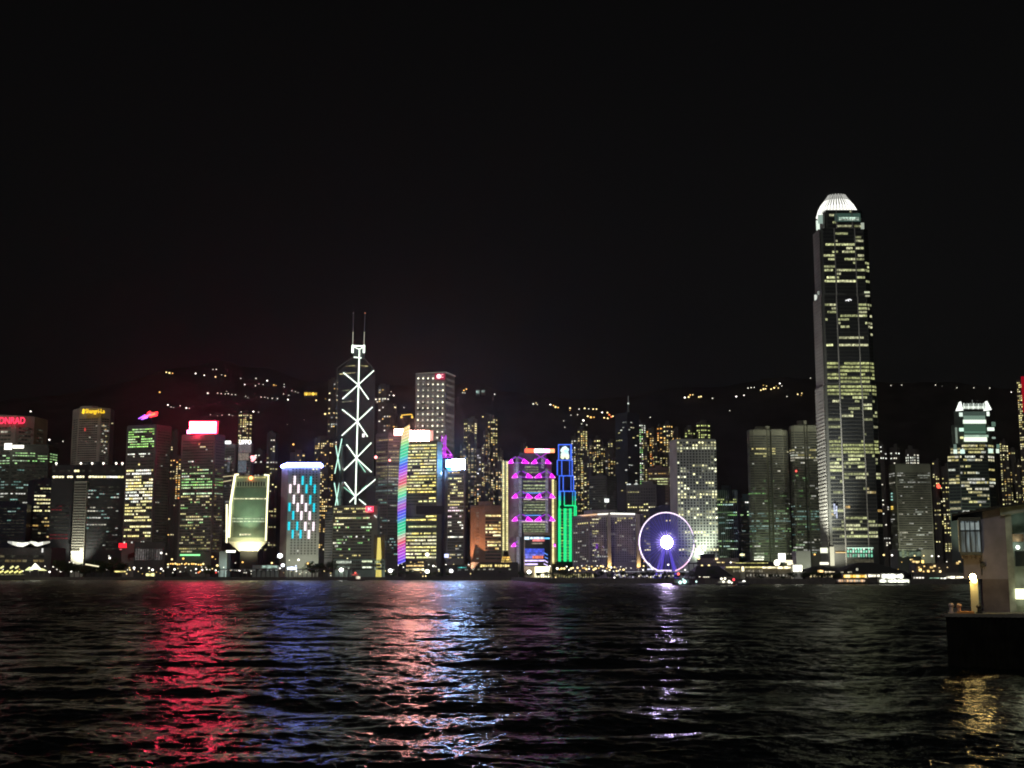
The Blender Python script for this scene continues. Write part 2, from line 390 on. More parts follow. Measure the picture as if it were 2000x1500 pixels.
# exhibition hall with a glowing winged canopy
t = tower('exhibition_hall', 'low dark hall with a glowing white winged canopy roof', 'hall', [(-30, 1640), (100, 1640), (128, 1660)], 1085, 1071, CHAR, depth=60, plant=False)
cp = MB()
def cstrip(us, D, lo, hi, col):
    for a, b in zip(range(len(us) - 1), range(1, len(us))):
        p = [PT(us[a], lo[a], D), PT(us[b], lo[b], D), PT(us[b], hi[b], D - 6), PT(us[a], hi[a], D - 6)]
        q = [(x, y + 1.2, z) for x, y, z in p]
        cp.poly(p, col[a]); cp.poly(q[::-1], col[a])
        for i in range(4):
            j = (i + 1) % 4; cp.poly([p[i], q[i], q[j], p[j]], col[a])
us = [15, 24, 33, 44, 55, 60, 68, 74, 84, 97]
cstrip(us, 1636, [1060, 1064, 1067, 1068, 1063, 1061, 1066, 1067, 1064, 1060], [1057, 1057.5, 1059, 1060, 1059, 1057, 1058, 1060, 1058, 1057],
       [(.5, .5, .45), (1.0, 1, .85), (1.6, 1.6, 1.4), (1.6, 1.6, 1.4), (.8, .8, .7), (1.2, 1.2, 1), (1.6, 1.6, 1.4), (1.2, 1.2, 1.1), (.6, .6, .5)])
cp.build('canopy', TUBE, t.o)
panel(t, 82, 84.5, 1071, 1079, (1, 1, .95), 'lamp_strip')
windows(t, [(0, 10, .05, .1)], 1082, 1100, 2, [(1, .3, .3, WRM, .05, .12)], hf=.5)

# hotel with yellow lettering
t = tower('hotel_tower', 'beige oval hotel tower with yellow lettering on its crown', 'hotel',
          [(140, 2200), (152, 2178), (195, 2170), (214, 2182), (222, 2210)], 850, 797, STONE)
windows(t, [(0, 2, .2, .1), (1, 9, .03, .12), (2, 3, .1, .1)], 816, 905, 20, [(1, .03, .3, WHT, .15, .3)], hf=.5, wf=.85)
for (uu, vv) in [(201, 830), (205, 838), (200, 846), (206, 851), (199, 861), (205, 862), (202, 869), (206, 875), (199, 880), (203, 883), (218, 826), (207, 862)]:
    panel(t, uu, uu + 3, vv, vv + 2, pick(WHT + WRM, .4, .9), 'window', D=2168)
panel(t, 165, 167.5, 836, 842, (.7, .06, .05), 'window', D=2168)
b = MB(); p_ = PT(163, 803.5, 2164); b.ball(p_, 2.2, (1.7, 1.1, .05), rz=4.6); b.bar((p_[0] - 2, p_[1] - 1, p_[2] - 3), (p_[0] + 2, p_[1] - 1, p_[2] + 3), .8, (1.7, 1.1, .05)); b.build('emblem', TUBE, t.o)
text('Shangri-La', PX(186, 803, 2165), 2164, PZ(803.5, 2165, 183), 9.5, 33, EM('yellow_letters', (1.0, .62, .02), 1.6), t.o, name='roof_lettering')

# broad dark block with rows of bright lights at its top
t = tower('office_tower', 'broad dark block with two rows of bright windows near its flat top', 'office tower',
          [(97, 1850), (140, 1846), (168, 1846), (240, 1850)], 1000, 909, wallm('black_glass', (.04, .042, .045), .4, .5), depth=40)
for k, u in enumerate((110, 158, 180, 202, 227, 239)):
    b_ = MB(); p = PT(u, 905, 1850); b_.ball(p, 1.5); b_.bar(p, (p[0], p[1], t.zt), .2); b_.build('roof_lamp', EM('lamp', (1, .95, .8), 3, False), t.o)
windows(t, [(0, 7, .05, .02), (1, 5, .02, .02), (2, 12, .02, .02)], 914, 937, 2, [(1, .62, .75, YEL + WHT, .8, 1.5)], hf=.32)
windows(t, [(2, 11, .02, .12, 1)], 948, 1075, 19, [(.5, .4, .6, TEA + WHT, .15, .55), (.55, .9, .9, TEA, .5, .8), (1, .18, .4, TEA + WHT, .12, .4)], hf=.34)
windows(t, [(0, 5, .05, .1)], 985, 1055, 10, [(1, .3, .6, [(1, .1, .12)], .04, .12)], hf=.35)
# the floodlit service core standing proud of it
cr = MB(); D = 1838
c = [(PX(143, 1000, D), D), (PX(167, 1000, D), D), (PX(167, 1000, D), D + 8), (PX(143, 1000, D), D + 8)]
cr.prism(c, GZ, PZ(940, D, 155)); core = cr.build('service_core', wallm('core', (.55, .54, .45)), t.o)
fl = MB()
for i in range(24):
    z = PZ(946 + i * 5.3, D, 155); fl.box(c[0][0] + .4, c[1][0] - .4, D - .3, D + .1, z - 1.0, z + 1.0)
fl.build('louvre_band', mat('louvre', (.06, .06, .05), .8), core)
spot('core_floodlight', (PX(150, 1090, 1810), 1812, 7), (PX(156, 1000, D), D, 55), 3.4e5, (1, .97, .8), 70, .8, t.o, 1.2)
panel(t, 139, 155, 1076.5, 1080, (2.2, 2.1, 1.6), 'lit_base', D=1836)

# tower with the bird shaped sign
t = tower('office_tower', 'tall tower with green lit upper storeys under a purple and red bird sign', 'office tower',
          [(243, 1790), (301, 1775), (331, 1800)], 950, 830, wallm('umber', (.2, .18, .17)), plant=False)
GB = [(.45, .9, .22), (.5, .95, .3), (.7, 1, .5)]
windows(t, [(0, 14, .06, .06)], 835, 893, 12, [(.3, .6, .8, GB, .5, 1.0), (.7, .75, .9, GB, .6, 1.1), (.82, .25, .7, GB, .4, .8), (1, .4, .1, WHT, .6, 1.2)], hf=.42)
windows(t, [(0, 14, .05, .05)], 897, 1062, 27, [(.12, .15, .6, YEL, .6, 1.1), (.5, .75, .8, YEL + WHT, .7, 1.3), (.72, .4, .6, YEL, .6, 1.1), (.92, .4, .7, YEL, .6, 1.2), (1, .2, .3, WHT, .3, .6)], hf=.5)
windows(t, [(1, 6, .1, .1)], 840, 1062, 40, [(1, .02, .2, WHT, .15, .3)], hf=.4)
bm = MB(); Db = 1776
feath = [(270, 818, 284, 812, (1.2, .3, 3.2)), (276, 819.5, 288, 814, (1.5, .4, 3.0)), (282, 816, 294, 809, (2.6, .3, 1.0)), (284, 811, 298, 807, (3, .15, .2)), (288, 813, 303, 808, (3.2, .5, .2)), (292, 815, 307, 810, (3, .1, .15)), (287, 807, 294, 804.5, (3, .08, .12)), (296, 807, 308, 806, (3, .1, .12))]
for u0, v0, u1, v1, c in feath: bm.bar(PT(u0, v0, Db), PT(u1, v1, Db), .5, c, sides=5, r2=1.9)
for u in (280, 296): bm.bar(PT(u, 831, Db + 2), PT(u, 812, Db + 2), .35, (0, 0, 0))
bm.build('bird_sign', glow_mat('sign_tube', False, True), t.o)
panel(t, 232.5, 247.5, 1061, 1070, (2.0, .03, .06), 'red_sign', D=1770); panel(t, 234, 238, 1072, 1074, (.8, .2, .2), 'sign_lettering', D=1770)
# podium with dim tall windows
t = tower('podium_block', 'low dark podium with dim tall windows in front of the bird sign tower', 'podium',
          [(262, 1680), (322, 1680)], 1085, 1060, CHAR, plant=False)
mb = MB()
for k in range(12):
    u = 265 + k * 4.5; D = 1679.6
    mb = MB(); c = pick([(1, .9, .85)], .03, .16); mb.box(PX(u, 1080, D), PX(u + 2.4, 1080, D), D - .2, D, PZ(1094, D, u), PZ(1072, D, u), c); mb.build('tall_window', WIN, t.o)

# red sign tower
t = tower('office_tower', 'tower carrying the blazing red and white box sign', 'office tower',
          [(351, 1760), (417, 1745), (437, 1765)], 950, 848, wallm('maroon', (.2, .17, .155)), plant=False)
windows(t, [(0, 16, .05, .04), (1, 4, .1, .1, .5)], 858, 920, 11, [(.3, .28, .5, WRM + YEL, .4, .9), (.7, .06, .4, WHT, .3, .6), (1, .25, .6, YEL + GRN, .4, .9)], hf=.36)
windows(t, [(0, 16, .05, .04), (1, 4, .1, .1, .35)], 921, 1080, 28, [(.09, .7, .85, WHT + GRN, .4, .9), (.28, .85, .85, GRN + GB, .5, 1.1), (.37, .4, .6, YEL, .4, .8), (.7, .4, .6, YEL + GRN, .2, .6), (1, .45, .4, YEL, .1, .45)], hf=.42)
panel(t, 352, 391, 1082.5, 1085.5, (.5, 1.6, .6), 'lit_fascia', D=1742)
D = 1752
sg = MB(); sg.box(PX(371, 835, D), PX(422.5, 835, D), D - 3, D, PZ(846, D, 400), PZ(824, D, 400))
sg.build('sign_box', EM('hot_red', (1, .04, .11), 54), t.o)
fr = MB(); x0, x1, z0, z1 = PX(369.5, 835, D), PX(426.5, 835, D), PZ(847.6, D, 400), PZ(822, D, 400)
fr.box(x0, x1, D + .1, D + 1.3, z0, z1); fr.build('sign_surround', EM('deep_red', (1, .01, .06), 1.1), t.o)  # glowing board added behind the box as its red halo
panel(t, 365.5, 372, 840, 847, (9, 2, 4), 'sign_return', m=glow_mat('sign_tube', False, True), D=1750)
tr = MB()
for u in (376, 388, 400, 412, 421): tr.bar(PT(u, 850, D + 3), PT(u, 828, D + 3), .4)
tr.build('sign_truss', mat('steel', (.2, .2, .2), .6), t.o)

# pair of sculptural towers with white signs
for (u0, u1, vt, s0, s1, sv, lab) in ((435, 463, 868, 436.5, 451, 861, 'slim dark twin tower with a short slanted white sign'), (463, 495, 866, 467, 490.5, 860, 'grey lit twin tower with white LIPPO lettering')):
    t = tower('office_tower', lab, 'office tower', [(u0, 1960), (u1 - 4, 1950), (u1, 1965)], 900, vt, wallm('slate', (.16, .16, .17)), plant=False)
    windows(t, [(0, 7, .1, .1)], vt + 6, 1060, 36, [(.25, .2, .5, WHT, .05, .22), (1, .12, .5, WHT, .06, .2)], hf=.5)
    if u0 == 463:
        text('LIPPO', PX(479, 864, 1945), 1944, PZ(864, 1945, 479), 6.2, 18, EM('white_letters', (1, 1, 1), 3.5), t.o, name='roof_lettering')
        p_ = MB(); D = 1949
        for i, (a, bq) in enumerate(((868, 884), (885, 899), (900, 923))):
            c = [(.13, .12, .12), (.2, .17, .14), (.1, .12, .14)][i]
            p_.box(PX(466, 890, D), PX(490 - i * 4, 890, D), D - 1 - i * .01, D - .3, PZ(bq, D, 478), PZ(a, D, 478), c)
        p_.build('lit_glass_bay', WIN, t.o)
    else:
        panel(t, s0, s1, 861.5, 867, (3, 3, 3), 'roof_sign', D=1945)
        panel(t, 444, 449, 893, 922, (.07, .08, .09), 'lit_glass_bay', D=1948, m=WIN)
        panel(t, 438, 452, 895.5, 897.5, (.4, .4, .3), 'lit_band', D=1947, m=WIN)

b = MB()
for (u, v, r) in ((492, 893, 2.4), (495, 896, 2.8), (493, 899, 2.0), (497, 892, 1.8)): b.ball(PT(u, v, 1700), r, (2.4, .9, .95))
b.bar(PT(494, 925, 1701), PT(494, 898, 1701), .5, (0, 0, 0)); tag(b.build('neon_flower_sign', TUBE, None, PT(494, 925, 1700)), 'small pink flower-like neon sign on a post above the squat yellow-edged tower', 'sign')
# inverted tapering headquarters
D = 1610
def q4(uL, uR, v, D=D, dep=34): return [(PX(uL, v, D), D), (PX(uR, v, D), D), (PX(uR, v, D) * 1.02, D + dep), (PX(uL, v, D) - 7, D + dep)], PZ(v, D, 485)
t = T(); t.D = D; t.u = 485; t.o = root('headquarters_tower', (PX(485, 1100, D), D, GZ), 'squat floodlit tower outlined in yellow that tapers to a narrow foot', 'office tower')
(P1, z1), (P0, z0) = q4(457, 526, 929), q4(446, 521, 1058)
(N0, zn), (N1, zm) = q4(466, 503, 1076), q4(468, 502, 1110)
b = MB(); b.prism(P0, z0, z1, Q=P1); t.body = b.build('facade', wallm('cream', (.36, .4, .28)), t.o)
b = MB(); b.prism(N0, zn, z0 - .003, Q=P0); b.build('tapering_soffit', mat('soffit', (.75, .72, .55), .6), t.o)
b = MB(); b.prism(N1, GZ, zn - .003); b.build('stem', wallm('stem', (.035, .034, .03)), t.o)
def edge(pts, r, col, name='edge_light', m=None, par=None, closed=False):
    b = MB()
    for p, q in zip(pts, pts[1:]): b.bar(p, q, r, col)
    return b.build(name, m or TUBE, par or t.o)
YW = (2.2, 2.05, 1.25); o_ = 1.2
edge([PT(459, 929, D - o_), PT(450, 985, D - o_), PT(447, 1050, D - o_)], 1.5, YW); edge([PT(524.5, 929, D - o_), PT(521.5, 985, D - o_), PT(519, 1056, D - o_)], 1.0, YW)
edge([PT(443, 985, D + 4), PT(442.5, 1060, D - o_)], 1.1, YW); edge([PT(458, 927.5, D - o_), PT(466, 926.5, D - o_)], 1.2, YW); edge([PT(516, 927.5, D - o_), PT(526, 928.5, D - o_)], 1.1, YW)
edge([PT(436, 931, D + 24), PT(456, 929, D - o_)], .6, (.6, .55, .3)); edge([PT(436, 941, D + 24), PT(452, 938, D)], .6, (.6, .55, .3))
for k in range(11):
    u = 463.5 + k * 5.1; s_ = MB(); s_.box(PX(u, 944, D), PX(u + 2.7, 944, D), D - .5, D - .2, PZ(949.5, D, u), PZ(941, D, u)); s_.build('recess', mat('recess', (.01, .01, .01)), t.o)
def frow(v, u0, u1, n, c, h=2, name='window_band'):
    mb = MB(); wd = (u1 - u0) / n
    for j in range(n):
        q = RNG.uniform(.4, 1.1)
        mb.box(PX(u0 + wd * (j + .1), v, D), PX(u0 + wd * (j + .85), v, D), D - .7, D - .4, PZ(v + h / 2, D, u0), PZ(v - h / 2, D, u0), (c[0] * q, c[1] * q, c[2] * q))
    mb.build(name, WIN, t.o)
frow(932.5, 463, 519, 18, (1.1, 1.0, .4)); frow(974, 455, 520, 24, (1.6, 1.5, .9)); frow(1013, 454, 518, 24, (.8, .9, .6)); frow(1018.5, 454, 517, 22, (1.0, 1.1, .75)); frow(1044, 468, 491, 9, (1.8, 1.7, 1.1), 3, 'lit_lettering')
fins = MB()
for k in range(34):
    a = k / 33; uT, uB = 460 + a * 61, 451 + a * 66
    if 1: fins.bar(PT(uT, 952, D - .5), PT(uB, 1050, D - .5), .22, sides=4)
fins.build('fin_screen', wallm('fin', (.24, .3, .2)), t.o)
dk = MB(); dk.box(PX(457, 1000, D), PX(520, 1000, D), D - .28, D - .05, PZ(1050, D, 485), PZ(952, D, 485)); dk.build('glazing', mat('glazing', (.11, .17, .12), .6), t.o)
for (u, e) in ((463, 2.4e4), (485, 3.6e4), (508, 2.4e4)):
    spot('floodlight', (PX(u, 1085, D - 22), D - 20, PZ(1078, D, u)), (PX(485, 1066, D), D, PZ(1062, D, u)), e * 1.3, (1, .93, .6), 110, .9, t.o, 1)
spot('floodlight', (PX(485, 1060, D - 30), D - 32, PZ(1052, D, 485)), (PX(485, 985, D), D, PZ(985, D, 485)), 1.6e5, (.75, 1, .7), 70, .9, t.o, 1)
rl = MB(); rl.ball(PT(490, 933.5, D - 2), 2.4, (7, 1.6, .5)); rl.build('red_star_lamp', glow_mat('sign_tube', False, True), t.o)
panel(t, 442, 460, 1075, 1079, (3, 3, 2.4), 'lit_base', D=D + 6)
spot_b = tower('annex_block', 'pale lit slab beside the narrow foot of the squat yellow-edged tower', 'annex', [(428, 1640), (443, 1635), (450, 1650)], 1095, 1078, wallm('pale_teal', (.4, .45, .42)), plant=False)
spot('annex_floodlight', (PX(437, 1100, 1615), 1612, 8), (PX(436, 1090, 1640), 1640, 14), 2.2e4, (.8, 1, .95), 90, .8, spot_b.o)

# white hotel slab with cyan and white light strips
t = tower('office_tower', 'white slab with square windows, cyan and white light strips and a glowing blue-white cornice', 'office tower',
          [(548, 1672), (561, 1655), (624, 1655)], 1000, 911, wallm('plaster', (.42, .42, .37)), plant=False)
D = t.D
windows(t, [(1, 8, .10, .06)], 914, 1084, 32, [(.05, .25, .4, YEL, .6, 1), (.1, .02, .1, YEL, .5, 1), (.2, .08, .1, YEL, .3, .7), (.93, .02, .1, WHT, .3, .6), (1, .25, .2, WHT, .3, .8)], hf=.5, wf=.42)
cs = MB(); z0, z1 = PZ(911.2, D, 588), PZ(904, D, 588)
cs.box(PX(560, 908, D), PX(626.5, 908, D), D - 2.5, D - .5, z0, z1); cs.box(PX(560, 908, D), PX(626, 908, D), D - .4, D + 20, z0 + .5, z1 - .3)
a_, b_ = PT(551, 911, 1672), PT(560, 907.8, D - 1.5); cs.bar(a_, b_, 2.2)
cs.build('glowing_cornice', EM('cornice', (.2, .27, 1.0), 28), t.o)
def px3(x, y): return 540 + x / 6.52, 880 + y / 6.52
CY, WH = (.02, .85, 1.05), (1.6, 1.35, 1.5)
strips = [(232, 325, 435, WH), (333, 325, 437, CY), (437, 330, 440, CY), (176, 430, 540, WH), (280, 432, 540, WH), (382, 432, 543, CY), (487, 436, 545, CY),
          (221, 565, 675, WH), (325, 565, 677, WH), (430, 570, 682, CY), (165, 665, 772, CY), (270, 668, 777, WH), (374, 670, 778, WH), (477, 672, 780, CY),
          (212, 770, 878, CY), (317, 772, 882, WH), (422, 775, 884, WH), (158, 906, 1015, CY), (263, 906, 1015, CY), (367, 908, 1020, WH), (470, 910, 1020, WH),
          (206, 1010, 1118, CY), (307, 1010, 1118, CY), (412, 1012, 1122, WH)]
for x, y0, y1, c in strips:
    (ua, va), (ub, vb) = px3(x + 2, y0), px3(x - 2, y1)
    edge([PT(ua, va, D - 1), PT(ub, vb, D - 1)], 1.35, c, 'light_strip')
spot('facade_floodlight', (PX(590, 1095, 1600), 1602, 8), (PX(588, 1050, D), D, 50), 1.1e5, (.95, 1, .8), 100, .9, t.o, 1)

# ------------------------------------------------------------------ glass tower of crossed light tubes
D = 1900
t = T(); t.D = D; t.u = 697; t.o = root('braced_glass_tower', (PX(697, 1100, D), D, GZ), 'angular glass tower traced with white crossed light tubes and twin masts', 'skyscraper')
def fD(u, c=697.5): return D + abs(u - c) * .62
G2 = wallm('smoked_glass', (.06, .07, .07), .35, .6)
def foot(u0, uc, u1, v): return [(PX(u0, v, fD(u0)), fD(u0)), (PX(uc, v, D), D), (PX(u1, v, fD(u1)), fD(u1)), (PX(uc, v, D) * 1.03, D + 44)]
b = MB(); P = foot(658, 698, 731, 850); zt = PZ(722, D, 697)
b.prism(P, GZ, zt)
ap = [(x + (P[3][0] * .25 + P[1][0] * .75 - x) * .86, y + (P[1][1] + 9 - y) * .86) for x, y in P]
b.prism(P, zt, PZ(690, D, 700), Q=ap); t.body = b.build('facade', G2, t.o)
b = MB(); P2 = foot(652.5, 667, 672, 950); b.prism(P2, GZ, PZ(872, 1925, 660), Q=[(P2[0][0] + 8, P2[0][1]), P2[1], P2[2], P2[3]])
b.build('lower_shaft', G2, t.o)
b = MB(); q = [(PX(715, 980, 1890), 1890), (PX(741, 980, 1890), 1892), (PX(741, 980, 1900), 1925), (PX(715, 980, 1900), 1925)]
b.prism(q, GZ, PZ(930, 1890, 730)); b.build('lower_shaft', G2, t.o)
BW = (2.0, 2.3, 1.95); BG = (.5, 1.1, .8); BL = (.9, 1.5, 1.2)
def tb(u0, v0, u1, v1, r=.74, c=BW, dd=None):
    d0, d1 = (fD(u0) - 1.4, fD(u1) - 1.4) if dd is None else (dd, dd)
    edge([PT(u0, v0, d0), PT(u1, v1, d1)], r, c, 'light_tube')
tb(702, 681, 694, 985, .95, dd=D - 1.6)
for (cx, cy, arms) in ((699.7, 751.4, ((671, 728), (729.8, 724), (669, 779), (720, 780))), (697.9, 823, ((668.5, 800), (727.6, 795), (667.8, 850.5), (718, 853))),
                       (696, 894.5, ((677, 868.4), (725, 865), (670.3, 920), (725.4, 922))), (693.8, 969.6, ((673, 941.8), (682.8, 981), (717, 987.6)))):
    for a in arms: tb(cx, cy, a[0], a[1])
tb(693.8, 969.6, 740.8, 930, dd=1887); tb(716, 948, 706, 957, .5, BG, dd=1886)
tb(693.8, 969.6, 667, 947.6, .6, BG); tb(699, 900, 714, 922.7, .6, BG)
for a in ((655.7, 870, 664.8, 921.6), (667.8, 856.7, 653.8, 925), (653, 943, 660.4, 987.6), (665.6, 930, 655, 987.6)): tb(*a, r=.75, c=BL, dd=1912)
for u0, v0, u1, v1 in ((658.5, 720, 657.5, 850), (731, 722, 728.5, 925), (740.5, 932, 737, 1020), (658.5, 719, 697, 692), (731, 722, 706, 693)):
    edge([PT(u0, v0, fD(u0) - .6), PT(u1, v1, fD(u1) - .6)], .45, (.045, .05, .045), 'edge_trim')
for (v, ua, ub, c) in ((714, 675, 719, (.5, .45, .2)), (728, 663, 718, (.55, .5, .25)), (761, 668, 684, (.3, .35, .2)), (783, 668, 694, (.3, .3, .2)), (762, 705, 722, (.1, .12, .1)), (842, 668, 680, (.2, .2, .15)), (800, 702, 720, (.06, .08, .07)), (830, 703, 722, (.06, .08, .07))):
    mb = MB()
    n = 7
    for i in range(n):
        a0, a1 = ua + (ub - ua) * i / n, ua + (ub - ua) * (i + .9) / n; q_ = RNG.uniform(.2, 1.5)
        if abs((a0 + a1) / 2 - 698) < 4: continue
        k0, k1 = [v + abs(a - 698) * .1 for a in (a0, a1)]
        p, q2 = PT(a0, k0, fD(a0) - .5), PT(a1, k1, fD(a1) - .5)
        mb.poly([p, q2, (q2[0], q2[1], q2[2] + 1.1), (p[0], p[1], p[2] + 1.1)], (c[0] * q_, c[1] * q_, c[2] * q_))
    mb.build('window_band', WIN, t.o)
hd = MB(); hd.prism([(PX(690, 690, D + 4), D + 4), (PX(710, 690, D + 4), D + 4), (PX(710, 690, D), D + 16), (PX(690, 690, D), D + 16)], PZ(699, D, 700), PZ(679, D, 700)); hd.build('mast_base', G2, t.o)
tb(691, 697.5, 706, 699, .8, dd=D - 1); tb(689, 675.5, 711, 676, 1.1, dd=D); tb(690, 677, 701, 682, .6, dd=D); tb(711, 677, 702, 682, .6, dd=D)
for u0, u1, ut in ((688.4, 689, 690), (710.6, 711, 713)):
    tb(u0, 689, u1, 674, 1.7, dd=D)
    m_ = MB(); m_.bar(PT(u1, 674, D), PT(u1 + .5, 650, D), .65, (.42, .42, .34)); m_.bar(PT(u1 + .5, 650, D), PT(ut, 613, D), .4, (.05, .05, .06)); m_.ball(PT(ut, 611.5, D), .9, (.9, .3, .15) if ut > 700 else (.1, .1, .12)); m_.ball(PT(u1 + .5, 649.5, D), .9, (.5, .5, .3))
    m_.build('mast', TUBE, t.o)
panel(t, 699, 712, 847, 854, (1.6, 1.5, 1.5), 'lit_window', D=1905 + 2)

# office block in front of it
t = tower('office_block', 'wide office block with green and yellow storeys and a red corner sign',
          'office block',
          [(649, 1640), (737, 1630), (741, 1650)], 1040, 988, wallm('olive', (.3, .3, .24)), plant=False)
windows(t, [(0, 22, .02, .13)], 990, 1094, 17, [(.16, .3, .6, YEL, .4, .9), (.5, .6, .75, YEL + GRN, .45, 1.0), (.55, .1, .4, YEL, .3, .6), (.8, .3, .6, WHT + GRN, .3, .9), (1, .2, .4, YEL, .2, .7)], hf=.42)
panel(t, 714.5, 729.5, 989, 1000, (2.3, .12, .25), 'red_sign', D=1628); text('K', PX(722, 994, 1626), 1626.5, PZ(994.5, 1626, 722), 4, 5, EM('pinkw', (1, .6, .65), 2), t.o)
edge([PT(731, 1006, 1627), PT(735.5, 1011, 1627)], .8, (1, 1, .9), 'light_tube')
t = tower('annex_block', 'grey louvred wing left of the block with the red corner sign', 'annex', [(634, 1660), (650, 1655)], 1050, 1000, wallm('ash', (.2, .2, .2)))
windows(t, [(0, 3, .03, .03)], 1002, 1092, 18, [(1, .02, .2, WHT, .1, .2)], hf=.45, wf=.97)
t = tower('podium_block', 'green-lit glass podium on the waterfront under the red corner sign block', 'podium', [(651, 1600), (752, 1600)], 1105, 1093, wallm('podium_green', (.3, .4, .35)), plant=False)
windows(t, [(0, 26, .02, .02)], 1094.5, 1114, 3, [(1, .4, .7, [(.5, .8, .6), (.6, .7, .4), (.9, 1, .8)], .12, .4)], hf=.7)
for (ua, ub, v, c) in ((707, 727, 1096.5, (1, 1.1, .7)), (708, 726, 1108, (1.1, 1.2, .9))): panel(t, ua, ub, v - 1.5, v + 1.5, c, 'lit_sign', m=WIN)
# small tower with orange lit crown and a wedge
b = MB(); D = 1600; t = T(); t.o = root('lit_obelisk', (PX(740, 1100, D), D, GZ), 'glowing yellow wedge-shaped glass shaft standing by the rainbow-edged tower', 'glass shaft'); t.D = D
b.prism([(PX(734, 1092, D), D), (PX(746, 1092, D), D), (PX(746, 1092, D), D + 8), (PX(734, 1092, D), D + 8)], GZ, PZ(1050, D, 740),
        Q=[(PX(737.5, 1050, D), D), (PX(742, 1050, D), D), (PX(742, 1050, D), D + 8), (PX(737.5, 1050, D), D + 8)]); b.build('shaft', EM('butter', (1, .82, .2), .85, False), t.o)
b = MB(); b.prism([(PX(730, 1092, D + 9), D + 9), (PX(751, 1092, D + 9), D + 9), (PX(751, 1092, D + 9), D + 14), (PX(730, 1092, D + 9), D + 14)], GZ, PZ(1044, D, 740)); b.build('back_wall', wallm('cocoa', (.13, .11, .1)), t.o)

# plaza tower behind the rainbow one
t = tower('office_tower', 'dim tower of fine broken window lines left of the rainbow-edged tower', 'office tower',
          [(733, 1850), (757, 1835), (800, 1840)], 960, 846, wallm('soot', (.14, .14, .13)))
windows(t, [(0, 5, .05, .02, .6), (1, 10, .02, .02)], 850, 1085, 40, [(.12, .3, .8, WRM, .12, .5), (.35, .7, .8, YEL, .12, .42), (.75, .5, .5, TEA + GRN + WHT, .12, .5), (1, .25, .4, TEA + WHT, .1, .5)], hf=.38)
for (u, v, r) in ((734, 893, 2.2), (761, 899, 1.6)):
    bb = MB(); bb.ball(PT(u, v, 1830), r, (4, 1.2, 1.2)); bb.build('beacon', TUBE, t.o)
b_ = MB(); b_.box(PX(770.5, 845, 1800), PX(788.5, 845, 1800), 1796, 1800, PZ(850, 1800, 780), PZ(838.5, 1800, 780)); b_.build('roof_sign', EM('salmon', (1, .32, .28), 26), t.o)
bb = MB()
for a_ in ((784, 811, 804, 809), (784, 816, 785, 811), (804, 809, 806, 816)): bb.bar(PT(a_[0], a_[1], 1850), PT(a_[2], a_[3], 1850), .9, (1, .62, .08))
for u in (784, 805): bb.ball(PT(u, 815, 1850), 1.6, (1.4, .9, .15))
bb.bar(PT(794, 846, 1850), PT(794, 812, 1850), 1.2, (0, 0, 0)); bb.build('lantern_frame', TUBE, t.o)

# bank centre: tall box of square bays
t = tower('skyscraper', 'tall plain box tower with rows of white corner lights and a small red roof sign', 'skyscraper',
          [(811, 1900), (870, 1885), (888, 1925)], 780, 728, wallm('taupe', (.2, .19, .155)), plant=False, depth=40)
D = t.D; P = t.P
for i in range(12):
    v = 738.5 + i * 11.6
    if v > 870: break
    windows(t, [(0, 6, .05, .07), (1, 3, .06, .06, .8)], v - 4, v + 5, 1, [(1, .95, .98, [(1, .95, .75)], .05, .12)], hf=.55, wf=.86)
    for j in range(6):
        u = 817 + j * 9.6 - (v - 738) * .012
        if i == 0 and j > 3: continue
        s = RNG.uniform(.5, 2.4) if i else 2.2
        bb = MB(); p = PT(u, v + .5, D - .9); bb.ball(p, 1.0 + .15 * s, (s, s * .97, s * .7), seg=6, rings=4)
        p0 = PT(u - 1, v - 3.2, D - .7); p1 = PT(u + 3, v - 4.2, D - .7); bb.bar(p0, p1, .35, (.25, .24, .18), sides=4); bb.build('corner_light', TUBE, t.o)
for i in range(14): 
    pass
cap = MB(); cap.bar((P[0][0], P[0][1] - .6, t.zt + 1), (P[1][0], P[1][1] - .6, t.zt + 1), .7, (.14, .14, .11)); cap.bar((P[1][0], P[1][1] - .6, t.zt + 1), (P[2][0] + .5, P[2][1], t.zt + 1), .7, (.16, .15, .12)); cap.build('parapet_light', TUBE, t.o)
panel(t, 849.5, 869, 729.5, 741.5, (.38, .01, .05), 'sign_board', D=D - .2); bb = MB(); bb.ball(PT(857, 735, D - 2.6), 3.4, (2.5, 1.5, 1.6)); bb.build('sign_disc', TUBE, t.o)
text('C', PX(863.5, 735, D), D - 1.8, PZ(735, D, 863), 5, 4, EM('pinkw2', (1, .5, .55), 1.8), t.o)

# the rainbow-edged tower
t = tower('office_tower', 'yellow-lit office tower whose left edge is a rainbow light column, pink-white sign on top', 'office tower',
          [(779, 1660), (793, 1650), (853, 1640), (863, 1650)], 980, 862, wallm('bronze', (.17, .165, .13)), plant=False)
D = 1645
LY = [(1.0, .82, .22), (.95, .85, .3), (.8, .8, .35), (1, .95, .6)]
windows(t, [(1, 17, .02, .03)], 866, 988, 20, [(.6, .9, .9, LY, .55, 1.1), (1, .85, .85, LY, .6, 1.2)], hf=.42, wf=.95)
windows(t, [(1, 17, .02, .0)], 1005, 1092, 13, [(1, .88, .88, LY, .5, 1.15)], hf=.42, wf=.95)
dk = MB(); dk.box(PX(813, 996, 1636), PX(868, 996, 1636), 1634.5, 1637.5, PZ(1004, 1636, 840), PZ(988, 1636, 840)); dk.build('dark_ledge', wallm('black', (.02, .02, .02)), t.o)
